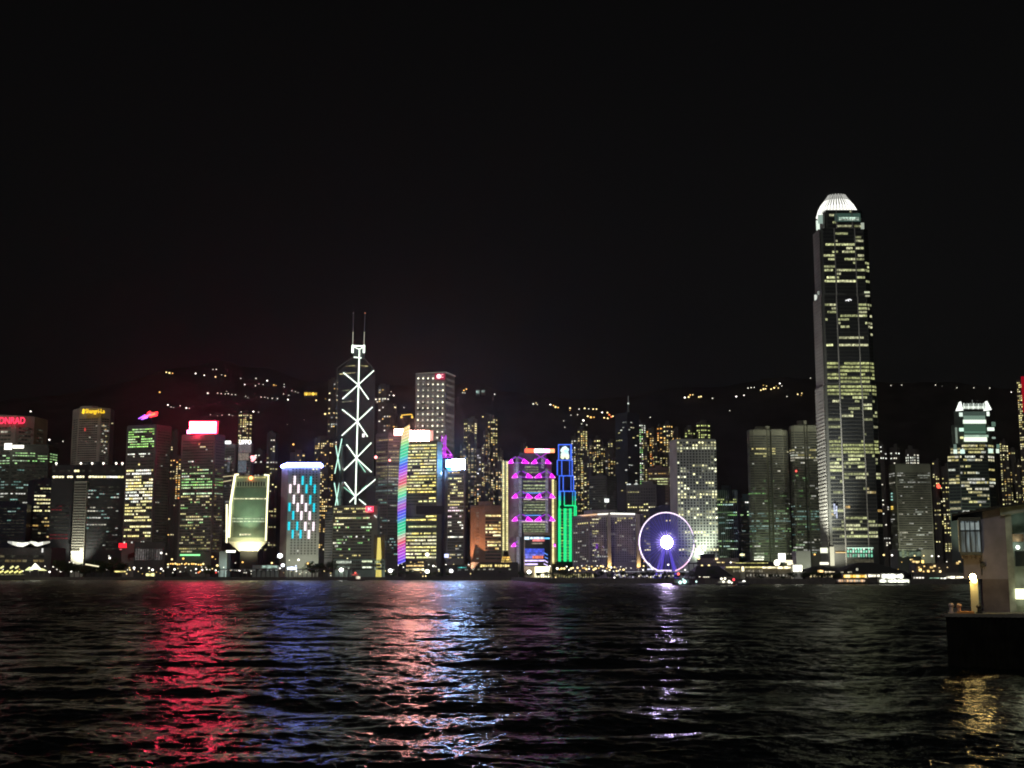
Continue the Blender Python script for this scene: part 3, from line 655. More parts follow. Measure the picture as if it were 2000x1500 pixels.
# rainbow: spline of the edge and slanting colour bands
EDG = [(838, 788, 800), (850, 784.5, 800), (880, 781.5, 797), (930, 778.5, 794.5), (985, 776.5, 793), (1040, 776.5, 792), (1100, 777, 792)]
def ed(v):
    for a, b in zip(EDG, EDG[1:]):
        if v <= b[0]: k = (v - a[0]) / (b[0] - a[0]); return a[1] + (b[1] - a[1]) * k, a[2] + (b[2] - a[2]) * k
    return EDG[-1][1:]
RB = [(835, (1, .75, .25)), (850, (1, .8, .4)), (858, (.5, .9, .3)), (868, (.03, .75, .35)), (885, (.03, .8, .45)), (897, (.05, .35, 1)), (905, (.08, .06, 1)), (912, (.3, .1, 1)), (922, (.75, .15, .8)), (932, (.85, .12, .3)),
      (940, (.9, .15, .2)), (950, (.6, .8, .3)), (962, (.1, .9, .45)), (975, (.3, .25, .8)), (985, (.6, .1, .6)), (995, (.1, .08, 1)), (1008, (.06, .2, .9)), (1016, (.02, .7, .35)), (1034, (.03, .85, .4)), (1044, (.8, .7, .55)), (1054, (1, .12, .2)), (1066, (.7, .08, .7)), (1082, (.55, .1, 1)), (1092, (.08, .06, 1)), (1101, (.05, .06, 1))]
def rb(v):
    for (a, ca), (b, cb) in zip(RB, RB[1:]):
        if v <= b: k = max(0, (v - a) / (b - a)); return tuple(x + (y - x) * k for x, y in zip(ca, cb))
    return RB[-1][1]
bands = []; v = 829.0
while v < 1096:
    mb = MB()
    for (vo, h, s) in ((0, 3.9, .85), (3.95, 1.2, 1.7)):
        n = 3
        for i in range(n):
            k0, k1 = i / n, (i + 1) / n; lift0, lift1 = (1 - k0) * 6.5, (1 - k1) * 6.5
            a0, b0 = ed(v + vo + lift0); a1, b1 = ed(v + vo + lift1)
            u0, u1 = a0 + (b0 - a0) * k0, a1 + (b1 - a1) * k1
            c = rb(v + vo); c = tuple((x if s < 1 else x * .5 + .22) * s * 1.1 for x in c)
            p = [PT(u0, v + vo + lift0 + h, D - 2 - k0 * 6), PT(u1, v + vo + lift1 + h, D - 2 - k1 * 6), PT(u1, v + vo + lift1, D - 2 - k1 * 6), PT(u0, v + vo + lift0, D - 2 - k0 * 6)]
            q = [(x, y + .6, z) for x, y, z in p]; mb.poly(p, c); mb.poly(q[::-1], c)
            for i_ in range(4): j_ = (i_ + 1) % 4; mb.poly([p[i_], q[i_], q[j_], p[j_]], c)
    mb.build('rainbow_band', TUBE, t.o); v += 6.1
bk = MB()
for a, b in zip(EDG, EDG[1:]):
    p = [PT(a[1], a[0], D), PT(a[2], a[0], D), PT(b[2], b[0], D), PT(b[1], b[0], D)]; q = [(x, y + 12, z) for x, y, z in p]
    bk.poly(p[::-1]); bk.poly(q)
    for i_ in range(4): j_ = (i_ + 1) % 4; bk.poly([p[i_], q[i_], q[j_], p[j_]])
bk.build('light_column', wallm('indigo', (.1, .06, .12)), t.o)
sg = MB(); Ds = 1662
sg.box(PX(801, 851, Ds), PX(838, 851, Ds), Ds - 3, Ds, PZ(861.5, Ds, 820), PZ(842, Ds, 820)); sg.build('roof_sign', EM('hot_pink', (1, .38, .33), 125), t.o)
sg = MB(); sg.box(PX(796, 851, Ds), PX(846, 851, Ds), Ds + .2, Ds + 1.5, PZ(864, Ds, 820), PZ(840.5, Ds, 820)); sg.build('sign_surround', EM('dim_pink', (1, .45, .35), .7, False), t.o)  # self-lit board added behind the sign for a pink halo
tr = MB(); 
for u in (803, 815, 827, 837): tr.bar(PT(u, 866, Ds + 4), PT(u, 845, Ds + 4), .4)
tr.build('sign_truss', MATS['steel'], t.o)

# purple masts on the shadowed tower behind
t = tower('office_tower', 'shadowed narrow tower topped by purple lit masts beside the blue-white sign', 'office tower', [(857, 1760), (886, 1755)], 930, 893, wallm('shade', (.06, .055, .07)), plant=False)
PU = (.75, .05, 1.0); PU2 = (.4, .06, .8); D = 1752
pm = MB()
for a in ((862, 892, 863, 851), (870, 893, 871, 850), (866.5, 891, 867.5, 853), (862.5, 866, 871, 866), (862.5, 876, 871.5, 875), (871, 873, 884, 890), (860, 884, 882, 889), (862, 880, 872, 893), (871, 880, 861, 893), (858, 893, 885, 893)):
    pm.bar(PT(a[0], a[1], D), PT(a[2], a[3], D), .75, PU if RNG.random() < .6 else PU2)
for u, v in ((863, 878), (871, 889), (880, 889), (860, 889)): pm.ball(PT(u, v, D - 1), 1.4, (1.4, .2, 1.5))
pm.build('lit_mast_frame', TUBE, t.o)

# blue-white sign tower
t = tower('office_tower', 'slim tower with yellow broken windows under the dazzling blue-white sign', 'office tower',
          [(868, 1660), (873, 1650), (906, 1645), (909, 1660)], 1000, 917, wallm('pewter', (.2, .19, .18)), plant=False)
windows(t, [(1, 8, .05, .03)], 920, 1092, 30, [(.08, .3, .5, WRM, .4, 1), (.4, .6, .6, YEL, .5, 1.2), (.75, .5, .45, WHT + [(1, .75, .8)], .5, 1.2), (1, .4, .4, WRM + WHT, .3, .8)], hf=.4)
sg = MB(); Ds = 1650
sg.box(PX(884, 908, Ds), PX(907.5, 908, Ds), Ds - 3, Ds, PZ(917, Ds, 890), PZ(897.5, Ds, 890)); sg.build('roof_sign', EM('ice_white', (.42, .6, 1), 140), t.o)
sg = MB(); sg.box(PX(871.5, 906, Ds), PX(884, 906, Ds), Ds - 3, Ds, PZ(913, Ds, 890), PZ(899, Ds, 890)); sg.build('roof_sign', EM('ice_blue', (.05, .35, 1), 110), t.o)
panel(t, 868, 876, 1082, 1089, (1.2, 1.3, 2.2), 'lit_sign', D=1643)
spot('sign_spill', (PX(864, 930, 1640), 1642, PZ(922, 1645, 866)), (PX(862, 960, 1760), 1757, PZ(965, 1757, 862)), 9e4, (.3, .5, 1), 60, .9, t.o)

# brown hotel with plain flank
t = tower('hotel_block', 'orange-brown block with a plain ribbed flank and a yellow-windowed front', 'hotel',
          [(919, 1610), (947, 1600), (979, 1603)], 1040, 988, BROWN)
windows(t, [(0, 1, .42, .42)], 998, 1094, 15, [(1, .7, .2, WHT, .1, .35)], hf=.3)
windows(t, [(1, 8, .03, .03)], 1004, 1094, 14, [(.75, .7, .75, WRM + YEL, .5, 1.1), (1, .25, .5, WRM, .2, .6)], hf=.5, wf=.9)
rb_ = MB()
for k in range(9): 
    a, b = t.P[0], t.P[1]; f = .05 + k * .11; x = a[0] + (b[0] - a[0]) * f; y = a[1] + (b[1] - a[1]) * f; rb_.box(x - .5, x + .5, y - .5, y, GZ, t.zt - 2)
rb_.build('rib_screen', wallm('rust', (.42, .22, .14)), t.o)
spot('flank_floodlight', (PX(915, 1105, 1580), 1580, 8), (PX(930, 1050, 1605), 1605, 45), 2.0e5, (1, .55, .3), 60, .9, t.o)

# ------------------------------------------------------------------ the truss-braced bank
D = 1700
def cx5(x, y): return 960 + x / 3.658, 740 + y / 3.658
t = T(); t.D = D; t.u = 1040; t.o = root('truss_braced_tower', (PX(1040, 1100, D), D, GZ), 'bank tower hung from glowing magenta trusses between dotted yellow stair towers', 'skyscraper')
HB = wallm('cladding', (.3, .26, .24)); HG = wallm('recessed_glass', (.09, .1, .1))
def blk(name, u0, u1, vt, vb, d0, d1, m, vr=1000):
    b = MB(); b.box(PX(u0, vr, d0), PX(u1, vr, d0), d0, d1, GZ if vb is None else PZ(vb, d0, u0), PZ(vt, d0, u0)); return b.build(name, m, t.o)
blk('side_bay', 994, 1014, 905, None, D + 6, D + 40, HB); blk('centre_bay', 1014, 1068, 884, None, D + 3.5, D + 44, HG); blk('side_bay', 1068, 1077.5, 905, None, D + 6, D + 40, HB)
blk('roof_plant', 1024, 1062, 876, 884, D + 12, D + 40, HB)
for v in (912, 917, 922.5, 940, 948, 954, 960, 980, 986, 991, 996.5, 1002, 1024, 1029, 1034, 1038):
    mb = MB(); uL, uR = (1025, 1052) if v < 925 else (1022, 1066)
    n = 14; br = RNG.uniform(.4, 1.2) * (2.2 if v == 948 else 1)
    for j in range(n):
        a = uL + (uR - uL) * j / n; q = RNG.uniform(.5, 1.2) * br; Dq = D + 3.3
        mb.box(PX(a, v, Dq), PX(a + (uR - uL) / n * .93, v, Dq), Dq - .2, Dq, PZ(v + 1.5, Dq, a), PZ(v - 1.2, Dq, a), (.34 * q, .4 * q, .22 * q))
    mb.build('window_band', WIN, t.o)
MG = (2.0, .04, 2.1); MD = (.3, .04, .6)
def hanger(cx, y, halfL, halfR, h=12, big=True, cD=None):
    """a magenta suspension truss: apex on the mast, sloping arms, flat chord"""
    b = MB(); u0, v0 = cx5(cx, y); d = D - 1.2
    L, R = halfL / 3.658, halfR / 3.658
    for s, ln in ((-1, L), (1, R)):
        if ln <= 0: continue
        ap = PT(u0 + s * 2, v0 - h, d); tip = PT(u0 + s * ln, v0 + .5, d); inner = PT(u0 + s * ln * .42, v0, d); mid = PT(u0 + s * ln * .55, v0 - h * .55, d)
        b.bar(ap, mid, .8, MD, r2=1.1); b.bar(mid, tip, 1.5, MG, r2=.9); b.bar(inner, tip, .8, MG); b.bar(mid, inner, .6, MG); b.bar(PT(u0, v0, d), inner, .5, MD)
        b.ball((tip[0], tip[1] - 1, tip[2]), 1.0, (1.4, .5, 1.3)); b.ball((inner[0], inner[1] - 1, inner[2]), .8, (1.3, .6, 1.3))
    b.build('suspension_truss', glow_mat('sign_tube', False, True), t.o)
hanger(180, 600, 60, 86); hanger(355, 602, 70, 68)
for y, v in ((703, 1), (848, 1), (1012, 1)): hanger(212, y, 64, 80); hanger(392, y, 82, 60)
hanger(195, 1195, 52, 0, 10); hanger(440, 1195, 0, 16, 6)
edge([PT(1045, 885, D - 1), PT(1056, 893, D - 1), PT(1068, 885, D - 1)], .5, (.6, .03, .8), 'roof_brace')
for x, y0, y1 in ((182, 560, 690), (205, 690, 1130), (190, 1130, 1320), (365, 560, 640), (395, 640, 1100)):
    b = MB(); (u, v0), (_, v1) = cx5(x, y0), cx5(x, y1); d = D - .4; n = int((v1 - v0) / 2.6)
    for s in (-1, 1): b.bar(PT(u + s * 2.3, v0, d), PT(u + s * 2.3, v1, d), .35, (.1, .1, .13), sides=4)
    for i in range(n):
        va = v0 + i * (v1 - v0) / n; q = RNG.uniform(.5, 1.2); b.bar(PT(u - 2.3, va, d - .5), PT(u + 2.3, va + 2.2, d - .5), .42, (.3 * q, .29 * q, .36 * q), sides=4)
    b.build('ladder_mast', TUBE, t.o)
for (y, a, b2) in ((815, 225, 360), (975, 225, 355)):
    (u0, v0), (u1, _) = cx5(a, y), cx5(b2, y); edge([PT(u0, v0, D + 2.8), PT(u1, v0, D + 2.8)], .7, (.12, .4, 1.1), 'blue_light_line')
for (y, a, b2) in ((860, 230, 285), (860, 315, 400), (1020, 215, 400)):
    (u0, v0), (u1, _) = cx5(a, y), cx5(b2, y); edge([PT(u0, v0, D + 2.6), PT(u1, v0 + .5, D + 2.6)], .6, (1, .7, .8), 'light_line')
# stair towers of dots
for (ua, ub, va, vb, n, cols) in ((980, 993.5, 901, 1078, 46, 2), (1077.5, 1083, 936, 1101, 44, 1)):
    blk('stair_tower', ua, ub, va - 1, None, D + 1, D + 18, wallm('stair', (.3, .3, .18)))
    for cidx in range(cols):
        b = MB()
        for i in range(n):
            v = va + 2 + (vb - va - 3) * i / n; u = (ua + 3.2 + cidx * 7.3) if cols == 2 else ua + 2.7
            q = RNG.uniform(.7, 1.15); d = D + .2; r = 1.25 if cols == 2 else 1.5
            b.ball(PT(u, v, d), r, (1.25 * q, 1.1 * q, .5 * q), seg=6, rings=4)
        if cols == 1: b.box(PX(ua + .6, 1000, D), PX(ub - .6, 1000, D), D + .6, D + .95, PZ(vb, D, ua), PZ(va, D, ua), (.7, .58, .2))
        b.build('stair_light_column', TUBE, t.o)
blk('stair_tower', 1083.2, 1087, 938, None, D + 4, D + 18, wallm('stair', (.3, .3, .18)))
b = MB()
for i in range(40): b.ball(PT(1085.5, 940 + i * 4.0, D + 3.4), .8, (.4, .36, .15), seg=6, rings=4)
b.build('stair_light_column', TUBE, t.o)
# red and white roof sign
b = MB()
for (x0, x1, c) in ((240, 305, (3.2, .28, .1)), (305, 375, (2.6, 2.9, 3)), (375, 415, (5, 1.6, 3.2)), (415, 450, (3, .8, .35))):
    u0, v = cx5(x0, 512); u1, _ = cx5(x1, 512); b.box(PX(u0, v, D + 5), PX(u1, v, D + 5), D + 2, D + 5, PZ(v + 3.6, D, u0), PZ(v - 3.6, D, u0), c)
b.build('roof_sign', glow_mat('sign_tube', False, True), t.o)
# podium with screens
blk('podium', 1023.5, 1077, 1040, None, D - 14, D + 3, wallm('tan', (.34, .28, .22)))
d = D - 14.3
def scr(name, u0, u1, v0, v1, c, m=None, dd=None, n=1, var=.3):
    b = MB(); dd = dd or d
    for i in range(n):
        a0, a1 = u0 + (u1 - u0) * i / n, u0 + (u1 - u0) * (i + 1) / n; q = RNG.uniform(1 - var, 1 + var)
        b.box(PX(a0, v0, dd), PX(a1, v0, dd), dd - .4, dd, PZ(v1, dd, u0), PZ(v0, dd, u0), tuple(x * q for x in c))
    b.build(name, m or TUBE, t.o)
blk('screen_recess', 1025, 1074, 1046, 1106, D - 14.6, D - 14.001, wallm('black', (.02, .02, .02)))
d = D - 14.8
scr('lit_lettering', 1024.5, 1034, 1048.5, 1054, (1.2, 1.5, 1.7), dd=d - .2); scr('lit_lettering', 1036, 1063, 1049, 1053, (1, 1.2, 1.5), n=12, var=.6); scr('lit_lettering', 1063, 1073.5, 1050, 1053, (.2, .8, 1.4), n=4)
scr('red_screen', 1040, 1063.5, 1053.5, 1057.5, (1.0, .25, .25), n=10); scr('dim_lettering', 1038, 1060, 1060, 1062.5, (.3, .26, .2), n=12, var=.6)
for i, v in enumerate((1071.5, 1075, 1078.5, 1082)): scr('blue_screen', 1025, 1063, v, v + 3.2, (.06, .1, .75) if i < 3 else (.18, .2, .8), n=9, var=.45)
scr('blue_screen', 1026, 1040, 1085.5, 1091, (.2, .2, .8), n=3); scr('orange_screen', 1040, 1061, 1085.5, 1091, (.95, .22, .12), n=8)
scr('purple_light_line', 1025, 1063, 1093.5, 1096.5, (1.2, .95, 1.8), n=8); scr('purple_light_line', 1025, 1050, 1100.5, 1103.5, (1.2, .95, 1.8), n=5)
for (a, b2, c2, d2) in ((1063, 1080, 1070, 1084), (1064, 1088, 1070, 1091), (1063, 1094, 1070, 1098.5), (1062, 1101, 1070, 1105)):
    edge([PT(a, b2, d - .3), PT(c2, d2, d - .3)], .7, (.15, .35, 1.1) if b2 < 1090 else (1.1, .9, 1.6), 'slanted_light_line')
b = MB(); d = D - 22; b.box(PX(1045, 1112, d), PX(1073, 1112, d), d, d + 5, GZ + .5, PZ(1107, d, 1060)); b.build('entrance_hall', EM('entrance', (1, .95, .62), 3.2), t.o)
spot('plaza_floodlight', (PX(1035, 1115, D - 40), D - 45, 9), (PX(1010, 1060, D), D, 50), 7e4, (1, .9, .8), 90, .9, t.o)

# stepped neon outlined tower
D = 1760
t = T(); t.D = D; t.u = 1105; t.o = root('neon_outlined_tower', (PX(1105, 1100, D), D, GZ), 'slim stepped tower outlined in blue neon turning green lower down, white emblem on top', 'skyscraper')
b = MB(); tiers = ((475, 573, 467, 575), (470, 578, 578, 688), (480, 588, 690, 798), (488, 600, 800, 905), (476, 604, 905, 992), (476, 575, 992, 1330))
for i, (x0, x1, y0, y1) in enumerate(tiers):
    (u0, v0), (u1, v1) = cx5(x0 + 3, y0), cx5(x1 - 3, y1)
    b.box(PX(u0, v0, D), PX(u1, v0, D), D + i * .01, D + 24 + i * .01, GZ if i == 5 else PZ(v1, D, u0), PZ(v0, D, u0))
b.build('facade', wallm('ink', (.03, .035, .05), .4, .5), t.o)
def ncol(v): k = min(1, max(0, (v - 960) / 22)); A, B = (.07, .2, 1.15), (.02, 1.0, .3); return tuple(x + (y - x) * k for x, y in zip(A, B))
def neon(x0, y0, x1, y1, r=.8, name='neon_tube', s=1.0):
    (u0, v0), (u1, v1) = cx5(x0, y0), cx5(x1, y1); b = MB(); n = max(1, int(abs(v1 - v0) / 8))
    for i in range(n):
        a, c = i / n, (i + 1) / n; vv = v0 + (v1 - v0) * (a + c) / 2; cc = tuple(x * s for x in ncol(vv))
        b.bar(PT(u0 + (u1 - u0) * a, v0 + (v1 - v0) * a, D - 1), PT(u0 + (u1 - u0) * c, v0 + (v1 - v0) * c, D - 1), r, cc, sides=5)
    b.build(name, TUBE, t.o)
for i, (x0, x1, y0, y1) in enumerate(tiers[:4]):
    neon(x0, y0 + 3, x1, y0 + 3); neon(x0 + (0 if i == 1 else 4), y0 + 3, x0 + (0 if i == 1 else 4), y1); neon(x1 - 2, y0 + 3, x1 - 2, y1); 
    if i: neon(x0 + 32, y0 + 3, x0 + 32, y1, .7)
    if i: neon(x1 - 20, y0 + 3, x1 - 20, y1, .7, s=.8)
neon(565, 475, 565, 572, .6)
neon(483, 800, 483, 1000, .9); neon(520, 906, 604, 906, .9); neon(604, 906, 604, 985, 1.0); neon(592, 906, 592, 992, .9)
for x in (486, 525, 563): neon(x, 925, x, 1305, 2.1 if x != 525 else 2.3, s=.95)
neon(544, 925, 544, 1300, .5, s=.35)
wb = 0
for y in range(935, 1300, 22):
    mb = MB()
    for x in (503, 545, 582 if y < 985 else 506):
        (u, v) = cx5(x, y + RNG.uniform(-4, 4)); q = RNG.uniform(.1, 1); mb.box(PX(u - 2, v, D), PX(u + 2, v, D), D - .4, D - .2, PZ(v + .7, D, u), PZ(v - .7, D, u), (.5 * q, .9 * q, .2 * q))
    mb.build('window_band', WIN, t.o)
# white emblem of two interlaced loops
e = MB()
for (x, y, r, c) in ((515, 500, 2.9, (1, 1.25, 1.3)), (526, 496, 3.0, (1.1, 1.3, 1.3)), (538, 506, 3.0, (.8, 1.2, 1.4)), (508, 512, 3.1, (1, 1.25, 1.2)), (530, 518, 3.2, (.6, 1.05, 1.4)), (517, 527, 3.2, (.9, 1.2, 1.2)), (536, 532, 3.0, (.8, 1.2, 1.3)), (509, 541, 3.0, (1, 1.3, 1.1)), (524, 540, 3.0, (1, 1.3, 1.1)), (540, 548, 3.0, (1.1, 1.3, 1)), (508, 558, 2.9, (1.2, 1.3, .9)), (541, 560, 2.8, (1.2, 1.3, .9))):
    u, v = cx5(x, y); e.ball(PT(u, v, D - 1), r, c, seg=8, rings=5)
e.build('emblem', TUBE, t.o)

# ------------------------------------------------------------------ apartment towers behind (each with its own lit storeys)
def flats(u0, u1, vt, vb, D, lab, dens=.3, pal=RES, s=(.3, 1.1), nc=None, fh=4.3, m=None, wf=.6, hf=.5, zones=None, notch=True, grp='apartment towers on the slope behind'):
    m = m or FLAT; nc = nc or max(2, int((u1 - u0) / 4.2)); mid = (u0 + u1) / 2
    t = tower('apartment_tower', lab, 'apartment tower', [(u0, D + 6), (u0 + (u1 - u0) * .3, D), (u0 + (u1 - u0) * .75, D), (u1, D + 8)] if notch else [(u0, D), (u1, D)], (vt + vb) / 2, vt, m, depth=22, group=grp, base=GZ)
    nf = max(3, int((vb - vt - 4) / fh)); ns = len(t.P) - 1
    segs = [(0, max(1, nc // 3), .1, .1), (1, max(1, nc // 2), .05, .05), (2, max(1, nc // 4), .1, .1)] if notch else [(0, nc, .08, .08)]
    dens = min(.9, dens * 1.4); zones = zones or [(.3, dens, .35, pal, s[0], s[1]), (1, dens * .95, .35, pal, s[0], s[1])]
    windows(t, segs, vt + 3, vb, nf, zones, hf=hf, wf=wf, unlit=False, name='window_row')
    return t
OR = [(1, .45, .08), (1, .55, .15), (1, .3, .08)]
FL = [
 (330, 349, 842, 1060, 2120, 'short apartment tower with two warm windows right of the bird sign tower', .12, WRM),
 (343, 357, 893, 975, 2060, 'narrow tower covered in small orange lights beside the red sign tower', .85, OR + WRM),
 (464, 492, 806, 905, 2250, 'tall thin apartment tower with a yellow crown above the LIPPO lettering', .5, YEL + WRM),
 (494, 515, 880, 1095, 2010, 'unlit-looking slim apartment tower right of the squat yellow-edged tower', .12, WHT),
 (518, 541, 846, 1080, 2080, 'apartment tower with a bright double row near its top, left of the cyan strip slab', .16, WHT + YEL),
 (566, 596, 884, 930, 2150, 'low apartment tower just behind the glowing blue-white cornice', .2, WRM),
 (612, 650, 857, 1080, 2050, 'apartment tower with a warm lit cap between the cyan strip slab and the braced tower', .28, WRM),
 (640, 660, 741, 870, 2400, 'thin tower high on the slope left of the braced tower masts', .2, WHT + WRM),
 (738, 760, 752, 860, 2350, 'thin tower on the slope just right of the braced glass tower', .16, WHT + WRM),
 (745, 775, 790, 870, 2300, 'broad dim tower on the slope left of the lantern frame', .16, WHT + WRM),
 (762, 776, 810, 890, 2280, 'stubby tower under the slope lights right of the braced tower', .2, WRM),
 (905, 932, 818, 985, 2250, 'apartment tower with a yellow lit peak right of the plain box tower', .28, YEL),
 (926, 944, 880, 985, 2150, 'apartment tower with pale speckled windows above the orange-brown block', .3, WHT + WRM),
 (952, 972, 815, 985, 2200, 'tall thin apartment tower with one lit stack, above the orange-brown block', .42, YEL + WRM),
 (940, 964, 870, 985, 2100, 'apartment tower of scattered yellow windows nestled between two taller ones', .34, YEL + WRM),
 (968, 986, 905, 1000, 2050, 'dim stub tower pressed against the dotted stair tower on its left', .22, WRM),
 (1018, 1030, 868, 900, 2300, 'tiny dim tower peeping over the truss-braced bank', .2, WRM),
 (1116, 1130, 852, 1000, 2250, 'stack of bright white windows touching the neon outlined tower', .6, WHT + YEL),
 (1128, 1148, 838, 1000, 2220, 'tall tower with bright yellow upper storeys right of the neon outlined tower', .55, YEL + WRM),
 (1140, 1163, 880, 1002, 2120, 'darker tower with a lit side stack right of the neon outlined pair', .22, YEL),
 (1160, 1178, 856, 1000, 2250, 'slender tower with a bright upper stack above the grand hotel roof line', .4, YEL + WRM),
 (1176, 1196, 878, 1000, 2180, 'slender tower with a few pale windows above the grand hotel roof line', .14, WHT),
 (1196, 1216, 900, 1000, 2120, 'low dim tower between the slender pair and the spired skyscraper', .2, WHT + WRM),
 (1216, 1240, 826, 960, 2150, 'tower with bold yellow windows left of the spired dark skyscraper', .5, YEL + WRM),
 (1243, 1262, 826, 960, 2120, 'greenish lit tower just right of the spire', .5, GRN[:2] + WHT),
 (1262, 1284, 838, 960, 2150, 'tower of orange windows in the middle of the row left of the round-windowed block', .4, OR + WRM),
 (1284, 1299, 832, 960, 2100, 'thin tower with a column of red-orange windows', .6, OR),
 (1296, 1315, 828, 960, 2060, 'thin tower with bold cream windows touching the round-windowed block', .5, WRM + YEL),
 (1312, 1330, 838, 900, 2200, 'small tower with one warm light behind the round-windowed block', .2, WRM),
 (1337, 1358, 836, 870, 2250, 'low tower with green-yellow top windows above the round-windowed block', .8, [(.8, .9, .3)]),
 (1360, 1388, 826, 870, 2230, 'wider tower with a green-yellow crown above the round-windowed block', .8, [(.8, .9, .3)]),
 (1716, 1736, 868, 1080, 1750, 'dark tower with a few pale windows hugging the right side of the giant tower', .1, WHT),
 (1738, 1758, 875, 912, 1800, 'small tower with two lights above the plain topped grey office slab', .35, WHT),
 (1768, 1796, 878, 912, 1800, 'small tower with pale lights above the right part of the grey office slab', .4, WHT),
 (1824, 1842, 900, 1078, 1700, 'dim apartment tower with the red beacon at its top', .18, YEL),
 (1842, 1862, 912, 1078, 1650, 'apartment tower with yellow rows left of the double-banded tower', .34, YEL),
 (1955, 1972, 862, 1000, 1750, 'thin apartment tower with a lit spine right of the double-banded tower', .45, YEL),
 (1972, 1991, 880, 1000, 1700, 'dark apartment tower second from the right frame edge', .22, YEL + WRM),
 (1992, 2030, 742, 1000, 1600, 'apartment tower cut by the right frame edge with red sign above', .5, YEL + WRM),
]
for a in FL:
    flats(a[0], a[1], a[2], a[3], a[4], a[5], a[6], a[7])
# dimmer towers filling in behind, named by what stands before them
DIM = [(898, 914, 868, 'just right of the plain box tower, low down'), (914, 930, 850, 'behind the yellow-peaked tower'), (944, 956, 842, 'left of the tall thin tower with one lit stack'), (972, 984, 880, 'behind the dim stub tower at the dotted stair tower'),
       (1124, 1136, 868, 'behind the white window stack beside the neon outlined tower'), (1147, 1160, 862, 'between the tall yellow tower and the slender tower'), (1170, 1182, 872, 'between the two slender towers'), (1188, 1202, 862, 'left of the spired dark skyscraper'), (1203, 1218, 868, 'before the left flank of the spired dark skyscraper'),
       (1236, 1248, 852, 'just under the needle spire on its right'), (1256, 1268, 856, 'between the greenish tower and the orange-windowed tower'), (1276, 1288, 862, 'between the orange-windowed tower and the red-orange column'), (1290, 1304, 872, 'beneath the bold cream windows'), (1301, 1318, 862, 'at the left shoulder of the round-windowed tower'),
       (1962, 1978, 900, 'between the thin lit spine and its dark neighbour'), (1984, 1998, 905, 'beside the right frame edge tower')]
for k, (u0, u1, vt, where) in enumerate(DIM):
    flats(u0, u1, vt, 1000, 1980 + (k % 5) * 37 if u0 < 1900 else 1640, 'dim gold-speckled apartment tower ' + where, .34, YEL + WRM, s=(.12, .55))
b = MB(); D = 1560; t = T(); t.o = root('vertical_sign', (PX(1999, 790, D), D, PZ(800, D, 1999)), 'dark red vertical sign cut by the right frame edge', 'sign')
b.box(PX(1998.3, 780, D), PX(2012, 780, D), D, D + 3, PZ(805, D, 2000), PZ(735, D, 2000), (.3, .002, .01)); b.build('sign_board', TUBE, t.o)
bb = MB(); bb.bar(PT(2004, 880, D + 2), PT(2004, 800, D + 2), .6); bb.build('sign_post', MATS['steel'], t.o)

# spired skyscraper (dark, needle on top)
t = tower('spired_skyscraper', 'dark skyscraper with a thin needle spire among the apartment towers', 'skyscraper', [(1203, 2010), (1227, 1990), (1250, 2010)], 950, 806, wallm('night', (.05, .05, .055)), depth=26, plant=False)
b = MB(); b.bar(PT(1227, 806, 2000), PT(1227, 788, 2000), 2.2, (.02, .02, .02), r2=.8); b.bar(PT(1227, 788, 2000), PT(1227, 772, 2000), .6, (.1, .1, .1)); b.ball(PT(1227, 788, 1998), 1.4, (.9, 1, .9)); b.build('spire', TUBE, t.o)
windows(t, [(0, 5, .05, .05), (1, 5, .05, .05)], 812, 960, 30, [(1, .1, .3, WHT + YEL, .1, .6)], hf=.4, unlit=False)
# dark glass towers mid ground
t = tower('office_tower', 'dim dark tower with a small white sign above the grand hotel', 'office tower', [(1150, 1880), (1185, 1870), (1205, 1890)], 950, 930, wallm('dusk', (.12, .12, .12)))
windows(t, [(0, 9, .05, .05), (1, 5, .05, .05)], 934, 1000, 14, [(1, .08, .3, WHT, .1, .3)], hf=.4)
panel(t, 1181, 1189, 974.5, 981, (2, 2.1, 2), 'lit_sign', D=1866)
t = tower('office_tower', 'maroon tower with dense lit middle storeys left of the round-windowed block', 'office tower', [(1266, 1830), (1306, 1825)], 950, 914, wallm('wine', (.2, .13, .12)))
windows(t, [(0, 16, .04, .04)], 917, 948, 6, [(.4, .35, .5, WRM, .2, .5), (1, .85, .8, [(.7, .75, .35)], .4, .9)], hf=.4)
windows(t, [(0, 16, .04, .04)], 950, 1060, 18, [(1, .08, .4, WHT, .1, .3)], hf=.4)
t = tower('office_tower', 'ribbed tower with a white-lit rim left of the ferris wheel', 'office tower', [(1224, 1700), (1282, 1695), (1300, 1715)], 1000, 947, wallm('fawn', (.18, .165, .15)))
windows(t, [(0, 5, .02, .64), (1, 1, 2, 2)], 951, 1095, 22, [(1, .55, .7, YEL, .4, 1)], hf=.36) if False else None
windows(t, [(0, 12, .04, .04)], 952, 1095, 24, [(.2, .06, .3, YEL, .2, .4), (.55, .38, .75, YEL, .5, 1.1), (1, .25, .6, YEL, .4, .9)], hf=.38)
b = MB(); P = t.P
for i in range(12):
    a, q = P[0], P[1]; f = i / 11; x = a[0] + (q[0] - a[0]) * f; b.box(x - .45, x + .45, t.D - 1.0, t.D - .4, GZ, t.zt)
b.build('rib_screen', wallm('fawn', (.18, .165, .15)), t.o)
panel(t, 1224, 1232, 945, 947, (.8, .85, .8), 'rim_light', m=WIN); panel(t, 1238, 1246, 945, 946.5, (.6, .65, .6), 'rim_light', m=WIN)
t = tower('office_block', 'navy block with two rows of warm windows seen through the ferris wheel', 'office block', [(1270, 1640), (1322, 1635)], 1040, 992, wallm('deepblue', (.06, .06, .11)))
windows(t, [(0, 12, .04, .04)], 996, 1096, 12, [(.35, .1, .5, YEL, .3, .8), (.5, .4, .8, YEL, .5, 1.1), (1, .08, .3, WHT, .2, .5)], hf=.3)

